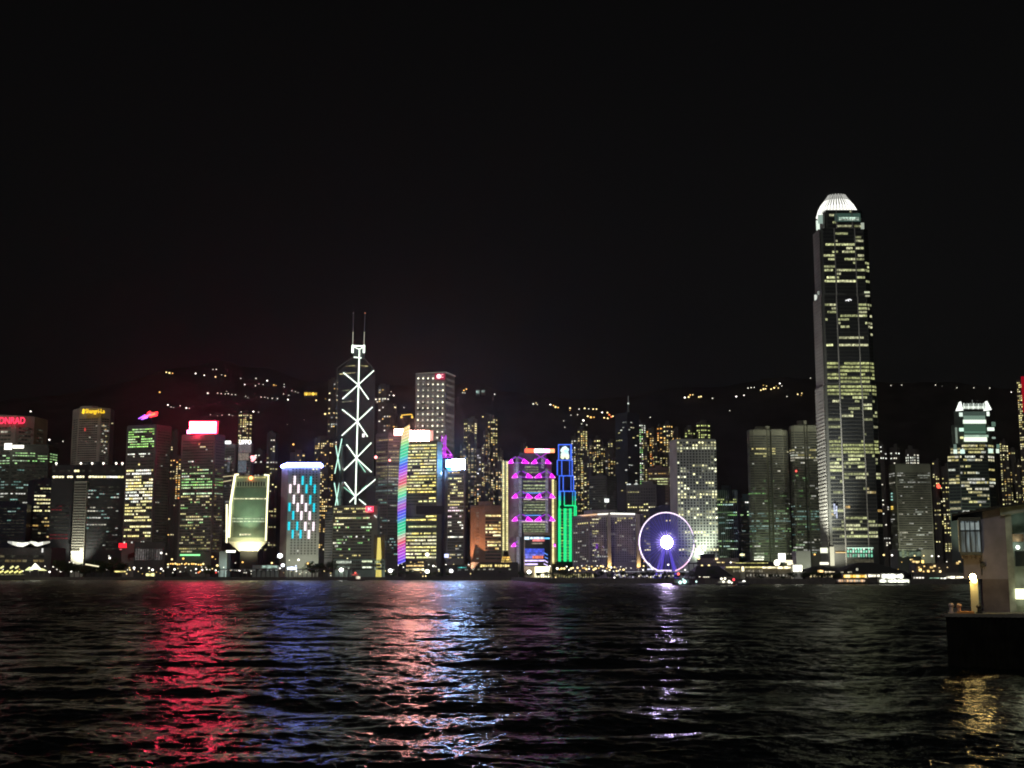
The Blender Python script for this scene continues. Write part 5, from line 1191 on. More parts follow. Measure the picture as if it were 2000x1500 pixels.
t = lowhouse('plain_cube_building', 'plain windowless grey cube with a lit top edge, left of the giant tower foot', 'building', 1556, 1584, 1076, 1180, wallm('cube', (.36, .37, .32)), depth=18)
spot('wall_floodlight', (PX(1590, 1110, 1150), 1150, 7), (PX(1570, 1095, 1180), 1180, 18), 2.4e4, (.95, 1, .8), 100, 1, t.o)
t = lowhouse('glass_cube_building', 'glazed cube with a bright rim and golden lights inside, right of the giant tower', 'building', 1755, 1801, 1073, 1150, wallm('cubeg', (.12, .14, .11)), depth=24)
lightrow(t, 1754, 1801, 1073.8, 1, (.35, .38, .25), 1.4, 'rim_light', var=0); lightrow(t, 1757, 1799, 1082, 9, [(.12, .16, .11), (.18, .22, .12)], 12, var=.3, gap=.1)
lightrow(t, 1783, 1797, 1097, 3, WRM, 3.2); lightrow(t, 1800, 1806, 1097, 1, (1.6, 1.1, .3), 6)
t = lowhouse('low_office', 'low brown block under the teal towers with one warm window', 'building', 1369, 1444, 1090, 1280, wallm('lowbrown', (.2, .17, .14)), depth=25)
lightrow(t, 1397, 1404, 1091.8, 1, (1.3, .95, .5), 3.2); lightrow(t, 1445, 1457, 1083.6, 1, (1.2, 1.1, .6), 3.2, D=1380); lightrow(t, 1372, 1440, 1100, 12, [(.15, .13, .1)], 2, p=.5)
b = MB(); b.box(PX(1370, 1088, 1290), PX(1396, 1088, 1290), 1290, 1300, GZ, PZ(1082, 1290, 1383)); b.build('roof_plant', wallm('black', (.02, .02, .02)), t.o)

# ferry pier hall with lit eaves and clock tower
t = lowhouse('ferry_pier_hall', 'long colonnaded pier hall with glowing yellow eaves and a dark domed roof', 'pier hall', 1416, 1552, 1106, 985, wallm('pier', (.22, .2, .17)), depth=40)
b = MB(); us = [1446, 1470, 1490, 1508, 1530]; vs = [1099, 1096.5, 1094.5, 1097, 1103]
P = [(PX(1440, 1100, 990), 990), (PX(1540, 1100, 990), 990), (PX(1540, 1100, 990), 1020), (PX(1440, 1100, 990), 1020)]
b.prism(P, PZ(1106, 985, 1490) + .01, PZ(1094.5, 985, 1490), Q=[(P[0][0] + 12, 998), (P[1][0] - 15, 998), (P[1][0] - 15, 1010), (P[0][0] + 12, 1010)]); b.build('roof', mat('roof_slate', (.03, .03, .03), .9), t.o)
lightrow(t, 1418, 1489, 1107.8, 18, [(1.2, 1.05, .4)], 2.6, 'eave_light', var=.2, gap=.03, D=983); lightrow(t, 1489, 1548, 1108.5, 12, [(1.7, 1.5, .9)], 4, 'eave_light', var=.25, gap=.02, D=983); lightrow(t, 1436, 1500, 1099.6, 12, [(.55, .52, .16)], 1.8, 'eave_light', var=.2, gap=.02, D=988)
lightrow(t, 1410, 1416, 1098.5, 2, [(1.1, .8, .3)], 2, D=986)
for k in range(14): lightrow(t, 1432 + k * 4.2, 1434.6 + k * 4.2, 1115, 1, [(.28, .25, .17), (.12, .11, .08)], 5, 'arch_light', gap=0)
for k in range(16): lightrow(t, 1452 + k * 6.4, 1454.6 + k * 6.4, 1124, 1, [(.3, .27, .2), (.14, .13, .1), (.5, .48, .4)], 5, 'arch_light', gap=0)
t = lowhouse('clock_tower', 'small pale lit clock tower standing on the ferry pier hall', 'clock tower', 1448, 1455, 1104, 975, wallm('ivory', (.6, .58, .5)), depth=5, hip=1.5, over=.4)
lightrow(t, 1448.4, 1454.6, 1111, 1, (1.7, 1.5, .9), 8, 'lit_shaft', var=0)
t = lowhouse('hip_roofed_pier', 'dark hip-roofed pier shed right of the ferris wheel, lit low at its front', 'pier shed', 1372, 1408, 1105, 960, CHAR, depth=40, hip=8, over=8)
lightrow(t, 1365, 1386, 1126, 5, [(1.6, 1.5, 1.1)], 3, p=.9); lightrow(t, 1384, 1402, 1124, 4, [(1, .8, .6)], 3)
t = lowhouse('lit_kiosk_box', 'blazing white box kiosk at the right end of the ferry pier hall', 'kiosk', 1549, 1567, 1102, 975, WHITE, depth=8)
lightrow(t, 1549, 1566.5, 1110, 1, (3, 3, 2.4), 14, 'lit_face', var=0, gap=0); b = MB(); b.ball(PT(1517.6, 1099, 972), 2.4, (2.6, 2.5, 2)); b.bar(PT(1517.6, 1125, 972), PT(1517.6, 1101, 972), .2, (0, 0, 0)); 
tag(b.build('globe_lamp', TUBE, None, PT(1517.6, 1125, 972)), 'large white globe lamp above the ferry pier hall eaves', 'lamp')
b = MB(); b.box(PX(1521, 1089, 1100), PX(1534, 1089, 1100), 1100, 1101.5, PZ(1097.5, 1100, 1527), PZ(1081, 1100, 1527), (3, 3, 2.7)); b.bar(PT(1527, 1112, 1101), PT(1527, 1097, 1101), .5, (0, 0, 0))
tag(b.build('billboard', TUBE, None, PT(1527, 1112, 1101)), 'upright white lit billboard above the domed pier roof', 'billboard')
b = MB(); b.box(PX(1534, 1097, 1060), PX(1548, 1097, 1060), 1060, 1061, PZ(1099.5, 1060, 1540), PZ(1094, 1060, 1540), (1.5, 1.3, .9)); b.box(PX(1538, 1101, 1060), PX(1549, 1101, 1060), 1060, 1061, PZ(1104, 1060, 1540), PZ(1099.6, 1060, 1540), (1.7, 1.5, 1)); b.bar(PT(1541, 1115, 1061), PT(1541, 1101, 1061), .5, (0, 0, 0))
tag(b.build('lit_sign', TUBE, None, PT(1541, 1115, 1061)), 'pair of stacked warm lit sign panels right of the white billboard', 'sign')
# right piers
t = lowhouse('pier_shed', 'broad pier shed with a humped dark roof before the giant tower foot', 'pier shed', 1640, 1776, 1098, 960, CHAR, depth=50, hip=9, over=4)
lightrow(t, 1642, 1664, 1118, 8, [(.4, .38, .25)], 3.5, p=.8); lightrow(t, 1672, 1677, 1112, 1, (.8, .8, .6), 4)
t = lowhouse('pier_shed', 'low pier shed with orange lamps just left of the humped roof', 'pier shed', 1575, 1645, 1106, 970, CHAR, depth=40, hip=5, over=3)
lightrow(t, 1597, 1608, 1116, 3, [(1.8, 1.1, .4)], 5, gap=.1); lightrow(t, 1611, 1631, 1117.5, 5, [(1.3, 1.1, .7)], 3, p=.9); lightrow(t, 1582, 1626, 1125, 12, [(.9, .75, .4), (.4, .35, .2)], 4, p=.85)
t = lowhouse('pier_shed', 'long flat pier shed right of the humped roof with white strip lights', 'pier shed', 1780, 1895, 1119, 965, CHAR, depth=30)
lightrow(t, 1784, 1806, 1128.5, 4, [(1.4, 1.3, 1.1)], 2.6, gap=.35, D=960); lightrow(t, 1815, 1835, 1129, 9, [(.35, .6, .42)], 2, D=960); lightrow(t, 1837, 1848, 1130, 3, [(1.4, 1.4, 1.2)], 4, D=960)
lightrow(t, 1848, 1865, 1127.5, 2, [(2, 1.9, 1.5)], 4.5, gap=.03, D=960); lightrow(t, 1867, 1884, 1127.5, 2, [(2, 1.8, 1.3)], 4, gap=.03, D=960); lightrow(t, 1846, 1866, 1135.5, 4, [(1.3, 1.2, .9)], 4, D=958, p=.85); lightrow(t, 1834, 1845, 1135, 3, [(.4, .38, .3)], 3, D=958)
t = lowhouse('tilted_terrace', 'terrace of golden shop lights stepping down right of the glass cube', 'terrace', 1790, 1872, 1100, 1100, CHAR, depth=20)
for (u, v, s) in ((1745 + 36, 1093, 1), (1784, 1097, 1.5), (1791, 1098, 1.6), (1797, 1113, 1.6), (1795, 1108, 1), (1819, 1108, 1.8), (1825, 1105.5, 1.3), (1813, 1115.5, 1.4), (1804, 1116, 1), (1836, 1116, 1.3), (1834, 1109, .7), (1870, 1100, 1.6), (1874, 1097, 1.2), (1823, 1115, .8), (1805, 1106, .8), (1850, 1108, .5), (1783, 1116, .8)):
    lightrow(t, u - 1.6 * s, u + 1.6 * s, v, 1, [(1.5, 1.0, .35), (1.5, 1.1, .5)], 2.6 * s, 'shop_light', gap=0, D=1098)

# arcade deck and highway
def deck(label, u0, u1, v, D, m=None, h=1.2, lit=None):
    t = T(); t.D = D; t.u = (u0 + u1) / 2; vr = v; t.o = root('elevated_walkway', (PX(t.u, vr, D), D, GZ), label, 'walkway'); b = MB(); z = PZ(v, D, t.u)
    b.box(PX(u0, vr, D), PX(u1, vr, D), D, D + 6, z - h, z); b.build('deck', m or CHAR, t.o)
    n = int((u1 - u0) / 9)
    for i in range(n + 1):
        x = PX(u0 + .8 + (u1 - u0 - 1.6) * i / n, vr, D); c = MB(); c.box(x - .35, x + .35, D + 1, D + 2, GZ, z - h - .002); c.build('column', m or CHAR, t.o)
    if lit: lightrow(t, u0, u1, v + .6, int((u1 - u0) / 5), lit, 1.2, 'rail_light', var=.3, gap=.03)
    return t
dA = deck('dark elevated walkway on columns beneath the squat yellow-edged tower', 428, 690, 1111, 1598)
lightrow(dA, 432, 560, 1113.5, 40, [(.15, .15, .13), (.3, .32, .3)], 2, 'under_light', p=.6)
dB = deck('pale lit rail of the walkway running behind the ferris wheel foot', 1205, 1345, 1116, 1105, lit=(.3, .3, .34))
dC = deck('arcade walkway with yellow lit columns below the grand hotel', 1046, 1164, 1118, 1120)
for k in range(24): lightrow(dC, 1049 + k * 4.7, 1051.4 + k * 4.7, 1124.5, 1, [(.55, .5, .22), (.3, .28, .12), (.75, .65, .3)], 7, 'column_light', gap=0, D=1119)
for k in range(30): lightrow(dB, 1200 + k * 3.9, 1200 + k * 3.9 + RNG.uniform(1.6, 3.2), 1125 + RNG.uniform(-2, 2.5), 1, [(1.2, 1.15, 1.3), (1.3, 1.2, .8), (.5, .48, .6)], RNG.uniform(2, 4.4), 'shop_light', gap=0, D=1102)
dD = deck('bright yellow edged road deck between the ferris wheel and the pier hall', 1345, 1440, 1099, 1250)
lightrow(dD, 1352, 1438, 1098.4, 9, [(.5, .42, .2), (1, .8, .4)], 1.6, 'rail_light', p=.6)

# boats
def boat(label, u0, u1, vw, D, decks, hull=(.08, .08, .08), cat='boat', mast=None, name='boat'):
    """vw: waterline row; decks: list of (u0, u1, v0, v1, colour, panes, share lit)"""
    x0, x1 = PX(u0, vw, D), PX(u1, vw, D); L = x1 - x0; o = root(name, ((x0 + x1) / 2, D, 0), label, cat); t = T(); t.o = o; t.D = D
    h = MB(); H = max(1.6, L * .06)
    P = [(x0 + L * .04, D), (x1 - L * .12, D), (x1 - L * .02, D + 2.2), (x1 - L * .12, D + 4.4), (x0 + L * .04, D + 4.4)]; Q = [(x0, D - .4), (x1 - L * .08, D - .4), (x1, D + 2.2), (x1 - L * .08, D + 4.8), (x0, D + 4.8)]
    h.prism(P, -.4, H, Q=Q); h.build('hull', mat('hull_' + str(int(hull[0] * 100)), hull, .6), o)
    for (a, b_, v0, v1, c, n, p) in decks:
        s = MB(); z0, z1 = PZ(v1, D, a), PZ(v0, D, a); s.box(PX(a, vw, D), PX(b_, vw, D), D + .4, D + 4, min(z0, H + .01) if z0 < H + 1 else z0 - .3, z1 + .3); s.build('cabin', mat('cabin_white', (.5, .5, .48), .6), o)
        lightrow(t, a + .3, b_ - .3, (v0 + v1) / 2, n, c, (v1 - v0) * .8, 'window_row', p=p, D=D + .35, m=TUBE, gap=.12)
    if mast: m_ = MB(); p = PT(mast[0], mast[1], D + 2); m_.bar((p[0], p[1], H), p, .12, (.02,) * 3); m_.ball(p, mast[3], mast[2]); m_.build('mast_light', TUBE, o)
    return t
boat('white double-deck ferry ablaze with light beside the humped pier shed', 1716, 1779, 1143, 900, [(1718, 1776, 1131.5, 1139, [(2.2, 2.3, 1.8)], 18, .95), (1722, 1765, 1121, 1130, [(2.4, 2.4, 2.0)], 14, .97)], (.12, .14, .1), 'ferry', name='ferry')
boat('double-deck ferry with orange lit decks under the humped pier roof', 1634, 1700, 1140, 915, [(1637, 1690, 1132, 1136.5, [(1.0, .6, .3), (.7, .5, .35), (.4, .38, .3)], 22, .9), (1648, 1696, 1122.5, 1128.5, [(1.6, .9, .15), (1.5, 1.2, .6)], 16, .95)], (.06, .06, .05), 'ferry', name='ferry')
boat('long low boat with white cabin lights left of the blazing ferry', 1694, 1722, 1140, 905, [(1696, 1719, 1122, 1127, [(1.6, 1.5, 1.2)], 8, .9), (1702, 1718, 1138.5, 1140.5, [(.4, .4, .3)], 3, .7)], name='boat')
b1 = boat('small boat with two cyan-white lamps off the ferris wheel', 1312, 1352, 1142, 850, [(1318, 1346, 1133, 1136, [(.05, .1, .1)], 8, .8)], mast=(1325, 1121, (2.2, .3, .2), .9))
for u, v, r in ((1328.5, 1137.5, 1.15), (1337, 1136, 1.3), (1360, 1136, .6), (1334, 1131, .5)): bb = MB(); bb.ball(PT(u, v, 849), r, (1.3, 1.9, 1.8)); bb.build('lamp', TUBE, b1.o)
b1 = boat('dark launch with a bunch of white lamps right of the cyan-lamped boat', 1400, 1432, 1143, 840, [(1404, 1425, 1136, 1139, [(.2, .2, .15)], 6, .6)], mast=(1433, 1132, (2.4, .15, .2), .8))
for u, v, r in ((1409, 1130.5, .8), (1416, 1130, .8), (1413, 1136, .8), (1424, 1136, 1.0), (1429, 1138, .6)): bb = MB(); bb.ball(PT(u, v, 839), r, (2, 1.9, 1.5)); bb.build('lamp', TUBE, b1.o)
b1 = boat('tug with one bright white stern lamp below the clock tower', 1440, 1466, 1143, 840, [(1444, 1458, 1137, 1140, [(.1, .1, .1)], 3, .5)], mast=(1453, 1137, (2.4, 2.4, 2.1), 1.2))
boat('launch showing red and white lamps off the green-lit glass podium', 678, 706, 1134, 1420, [(686, 702, 1121, 1124, [(.5, .08, .06)], 5, .7)], mast=(694, 1119, (1.8, .2, .15), 1.1))
for k in range(1):
    b1 = boat('launch with four clustered white cabin lamps beside the red-lamped launch', 692, 712, 1135, 1400, [(695, 704, 1125, 1131, [(.9, .8, .6)], 3, .8)])
boat('low boat with a long cream lit cabin left of the red sign tower reflection', 283, 306, 1131, 1540, [(285, 302, 1119.5, 1125.5, [(1.6, 1.5, .6)], 3, 1)])
boat('boat with an arched yellow light line near the bird sign tower', 220, 250, 1130, 1545, [(223, 246, 1115, 1117.6, [(1.5, 1.2, .4)], 8, 1)])
for k, (u, lab) in enumerate(((2, 'leftmost of the berthed boats with slanting yellow awning lights'), (12, 'second berthed boat with slanting yellow awning lights'), (21, 'third berthed boat with slanting yellow awning lights'), (31, 'fourth berthed boat with slanting yellow awning lights'), (40, 'short berthed boat at the right end of the yellow awning row'))):
    b1 = boat(lab, u - 5, u + 6, 1130, 1540, [(u - 3, u + 4, 1121, 1123, [(.2, .2, .1)], 3, .6)]); 
    bb = MB(); bb.bar(PT(u - 3, 1118.5, 1538), PT(u + 4, 1115, 1538), 1.0, (1.4, 1.3, .4)); 
    if k in (0, 2, 3): bb.bar(PT(u - 1, 1110, 1538), PT(u + 5, 1106, 1538), 1.1, (1.2, 1.15, .5))
    bb.build('awning_light', TUBE, b1.o)
t = T(); t.D = 1560; t.o = root('lit_tent', (PX(66, 1117, 1560), 1560, GZ), 'peaked white tent pavilion glowing on the quay below the winged canopy', 'tent')
b = MB()
for (u0, u1, up, vp, vb_, c) in ((48, 60, 55, 1107, 1114, (1.2, 1.3, .6)), (58, 76, 66, 1100, 1112, (2.4, 2.4, 1.8)), (74, 87, 79, 1110, 1114.5, (1.3, 1.3, .6))):
    D = 1560; x0, x1, xp = PX(u0, vb_, D), PX(u1, vb_, D), PX(up, vp, D); zb_, zp = PZ(vb_, D, u0), PZ(vp, D, up)
    P = [(x0, D), (x1, D), (x1, D + 9), (x0, D + 9)]; b.prism(P, zb_, zp, c, Q=[(xp - .3, D + 4), (xp + .3, D + 4), (xp + .3, D + 5), (xp - .3, D + 5)])
b.build('canvas_peak', TUBE, t.o)
b = MB()
for u in (49, 59, 75, 86): b.bar(PT(u, 1124, 1563), PT(u, 1113, 1563), .3)
b.build('tent_pole', MATS['steel'], t.o)

# ------------------------------------------------------------------ lamps
LANDM = [(0, 140, 'the navy block'), (140, 240, 'the broad dark block'), (240, 345, 'the bird sign tower'), (345, 430, 'the red sign tower'), (430, 545, 'the squat yellow-edged tower'),
         (545, 640, 'the cyan strip slab'), (640, 760, 'the braced glass tower'), (760, 870, 'the rainbow-edged tower'), (870, 915, 'the blue-white sign tower'), (915, 1000, 'the orange-brown block'), (1000, 1090, 'the truss-braced bank'),
         (1090, 1130, 'the neon outlined tower'), (1130, 1180, 'the grand hotel centre'), (1180, 1250, 'the grand hotel wing'), (1250, 1360, 'the ferris wheel'), (1360, 1420, 'the round-windowed tower'), (1420, 1560, 'the ferry pier hall'), (1560, 1740, 'the giant tower'), (1740, 2001, 'the grey slab')]
ORD = ['first', 'second', 'third', 'fourth', 'fifth', 'sixth', 'seventh', 'eighth', 'ninth', 'tenth', 'eleventh', 'twelfth', 'thirteenth', 'fourteenth', 'fifteenth', 'sixteenth', 'seventeenth', 'eighteenth', 'nineteenth', 'twentieth']
ORD += ['twenty-' + o for o in ORD[:9]] + ['thirtieth'] + ['thirty-' + o for o in ORD[:9]] + ['fortieth'] + ['forty-' + o for o in ORD[:9]] + ['fiftieth'] + ['fifty-' + o for o in ORD[:9]]
lamps = []
def lampset(name, cat, group, desc, where, items, D0, ground=None):
    """items: (u, v, radius in px, colour)"""
    items = sorted(items, key=lambda a: a[0]); cnt = {}; cache = {}
    for it in items:
        u, v, r, c = it[:4]; lm = next((l[2] for l in LANDM if l[0] <= u < l[1]), 'the right frame edge')
        D = D0(u, v) if callable(D0) else D0
        cnt[lm] = cnt.get(lm, 0) + 1
        p = PT(u, v, D); gz = ground(p) if ground else GZ; R_ = r * D / F; H = max(1.0, p[2] - gz)
        key = (c, round(R_, 1), round(H, 0))
        if key not in cache:
            b = MB(); b.bar((0, 0, 0), (0, 0, H), .12, (0, 0, 0), sides=5, r2=.08); b.bar((0, 0, H), (0, -.6, H + .1), .08, (0, 0, 0), sides=4)
            b.ball((0, -.3, H), R_, c, seg=8, rings=5, rz=R_ * .85); o = b.build(name, TUBE, None, (0, 0, 0)); cache[key] = o
        else: o = cache[key].copy(); sc.collection.objects.link(o)
        o.location = (p[0], p[1], p[2] - H)
        tag(o, f'{desc(c)} {where} {lm}, {ORD[min(cnt[lm], 59) - 1]} from left', cat, group)
W1, W2, O1, O2 = (3.4, 3.2, 2.8), (2.1, 2.0, 1.6), (2.2, 1.2, .3), (1.2, .75, .2); BW2 = (2, 2.2, 3); Y1 = (2.2, 1.7, .7)
def cname(c):
    if c[2] > c[0]: return 'blue-white lamp'
    if c in (O1, O2): return 'orange lamp'
    if c == Y1: return 'yellow lamp'
    return 'bright white lamp' if c == W1 else 'small pale lamp'
def shoreD(u, v):
    return 1605 if u < 1000 else (1110 if u < 1350 else 1030)
L = [(97, 1117, 1.9, W1), (118.5, 1116, 1.7, W1), (139, 1116, 1.7, W1), (175, 1114, 1.3, W1), (214.5, 1090, 2.0, W1), (213, 1086, 1, W2), (144, 1099.5, 1.4, W2), (136, 1098, 1.1, W2), (88, 1106, 1.2, W2), (104, 1107, 1.5, W2),
     (209, 1113, .9, W2), (254, 1113, 1.5, Y1), (253, 1109, 1.2, Y1), (262, 1109, 2.2, W1), (276, 1109.5, 1.2, W2), (291, 1109.5, 1.8, W2), (298, 1113, 2.3, W1), (315, 1080, 2.1, W1), (325, 1082, 1.4, W2), (315, 1111, 1.9, W1), (319, 1115, 1.4, W2), (341, 1112, 2.0, W1),
     (383, 1111.5, 1.7, W1), (395, 1113, 1.8, W1), (404, 1112.5, 1.6, W1), (410, 1112.5, 1.4, W1), (388, 1118, 1.7, (2, .4, .15)), (391, 1116, 1.5, O1), (421.5, 1114, 1.6, W1), (422, 1118.5, 1.5, (2, .15, .12)), (336, 1092.5, 2.0, Y1), (358, 1091, 2.2, O1), (415, 1087.5, 1.9, O1), (421, 1092, 1.1, O2), (424.5, 1104.5, 2.4, Y1), (397, 1101.5, 2.1, Y1),
     (474, 1098, 1.9, O1), (460, 1099.5, .9, W2), (531, 1099.5, 2.0, Y1), (468, 1114, 2.0, W1), (491, 1115, 1.2, W2), (496, 1120, 1.3, W1), (503.5, 1121, 1.7, W1), (514, 1121.5, 1.8, W1), (524, 1122, 1.6, W1), (515, 1115, 1.2, W2), (535, 1116, 1.7, W1),
     (601.5, 1100.5, 2.1, O1), (583, 1093.5, 2.2, W1), (565, 1094, 1.2, W2), (578, 1105, 1.3, BW2), (579, 1115.5, 1.3, W1), (547, 1110, 1.4, W1), (586, 1121, 1, W2), (598, 1119, .8, W2), (645, 1119.5, 1.4, Y1), (646, 1124, 1, W2),
     (667.7, 1101, 1.8, W1), (731, 1101, 1.8, W1), (682, 1114.5, 1.7, W1), (713.5, 1115.3, 2.5, W1), (704, 1107, 1, W2), (696, 1125.5, 1.2, Y1), (699, 1131, 1.4, W2), (846.5, 1105.3, 1.9, W1), (871, 1103.5, 1.8, W1), (871, 1110, 1.1, W2), (915.5, 1103.5, 1.9, W1), (826, 1125.2, 1.3, Y1), (831.5, 1125.2, 1.5, Y1), (857, 1112, 1.2, W2), (877, 1122.5, 1.5, W2), (764, 1121, 1.4, W2), (901, 1122, 1.2, W2),
     (951, 1115.5, 1.6, W1), (958, 1113.8, 1.6, W1), (959, 1120, 1.2, W2), (943, 1104, 1.3, Y1), (788, 1107, 1.2, W2), (937, 1116, 1, W2), (1085, 1127, 2.3, Y1), (1074, 1106, 1.6, W1), (1200, 1128, 1.6, W1), (1325, 1119.8, 1.3, (2.2, .3, .2)),
     (1305, 1103, 1.7, W1), (1338, 1113.5, 1.5, W1), (1335, 1127, 1, BW2), (1371, 1103.5, 2.0, Y1), (1384.5, 1104, 2.2, Y1), (1359, 1108.7, 1.8, Y1), (1365, 1123, 1.6, W1), (1364.5, 1091, 2.6, Y1), (1427, 1098.5, 1.5, W1), (1257, 1105.5, 1.6, Y1), (1256, 1113, 1.5, W1), (1258, 1096, 1, O1),
     (1526, 1130.5, 1.9, W1), (1547, 1124, 1.5, W1), (1546, 1127, 1.2, W2), (1558, 1126, 1.4, W2), (1564, 1126.5, 1.3, W2), (1591, 1083, 1.8, O1), (1726, 1084, 2.0, Y1), (1742, 1084.5, 1.9, W1), (1786, 1085.5, 1.5, Y1), (1804, 1086, 1.5, Y1), (1820, 1086, 1.8, W1), (1833, 1086.5, 1.4, W1), (1778, 1093, 1.2, Y1), (1761, 1098, 1, O2), (1701, 1132, 1.1, W1), (1849, 1097, 1, W2)]
for k in range(15): L.append((328 + k * 4.6 + RNG.uniform(-1, 1), 1101.5 + RNG.uniform(-1.4, 2.0), RNG.uniform(1.3, 2.0), O1 if k % 3 else Y1))
for k in range(30): L.append((1089 + k * 4.4 + RNG.uniform(-1.3, 1.3), 1111 + RNG.uniform(-5.5, 4.5), RNG.uniform(1.3, 2.4), RNG.choice((Y1, W1, O2, Y1))))
for (u0, u1, n, va, vb) in ((0, 235, 12, 1108, 1120), (240, 440, 22, 1106, 1121), (440, 640, 16, 1112, 1122), (640, 760, 12, 1108, 1120), (760, 1000, 30, 1101, 1121), (1130, 1250, 12, 1104, 1118), (1400, 1560, 14, 1112, 1132), (1560, 1790, 16, 1112, 1130)):
    for k in range(n): L.append((u0 + (u1 - u0) * (k + RNG.uniform(0, .95)) / n, RNG.uniform(va, vb), RNG.uniform(.8, 1.3), RNG.choice((W2, W2, O2, Y1))))
lampset('street_lamp', 'street lamp', 'street lamps along the waterfront', cname, 'by', L, shoreD)
BL_ = [(547, 1085.5, 5.0, (6, 6, 6)), (552.5, 1104, 3.6, (4, 4.2, 4.6)), (666.6, 1113, 4.3, (6, 6, 5.4)), (762.5, 1114.5, 4.0, (6, 6, 5.4)), (834.3, 1116, 4.2, (6, 6, 5.2)), (881.3, 1115, 3.9, (6, 6, 5.6)), (929, 1116.3, 4.1, (6, 6, 5.4)), (975, 1116.8, 4.0, (6, 6, 5.4)), (1033.4, 1117, 4.2, (6, 6, 5.4)), (834.5, 1083, 3.8, (4, 4.2, 3.6))]
lampset('floodlight_mast', 'floodlight mast', 'floodlight masts on the promenade', lambda c: 'dazzling round white floodlight on a mast', 'before', BL_, lambda u, v: 1596 if v > 1095 else 1630)
b = MB(); b.ball(PT(570, 1110, 1590), 4, (1.7, 1.9, 2.6), rz=2.0); b.box(PX(561, 1110, 1590), PX(579, 1110, 1590), 1589, 1592, PZ(1112.6, 1590, 570), PZ(1107.6, 1590, 570), (1.7, 1.9, 2.6)); b.bar(PT(570, 1126, 1591), PT(570, 1112, 1591), .5, (0, 0, 0))
tag(b.build('lit_oval_sign', TUBE, None, PT(570, 1126, 1590)), 'blue-white oval lit sign under the cyan strip slab', 'sign')
b = MB(); p0, p1 = PT(167, 1102, 1580), PT(193, 1106.5, 1580); b.bar(p0, p1, .9, (1.2, 1.1, .7)); 
for f in (0, .5, 1): x = p0[0] + (p1[0] - p0[0]) * f; b.bar((x, 1580.5, GZ), (x, 1580.5, p0[2] + (p1[2] - p0[2]) * f), .25, (0, 0, 0))
tag(b.build('lit_footbridge', TUBE, None, (p0[0], 1580, GZ)), 'sloping cream lit footbridge among the dark trees under the broad block', 'footbridge')

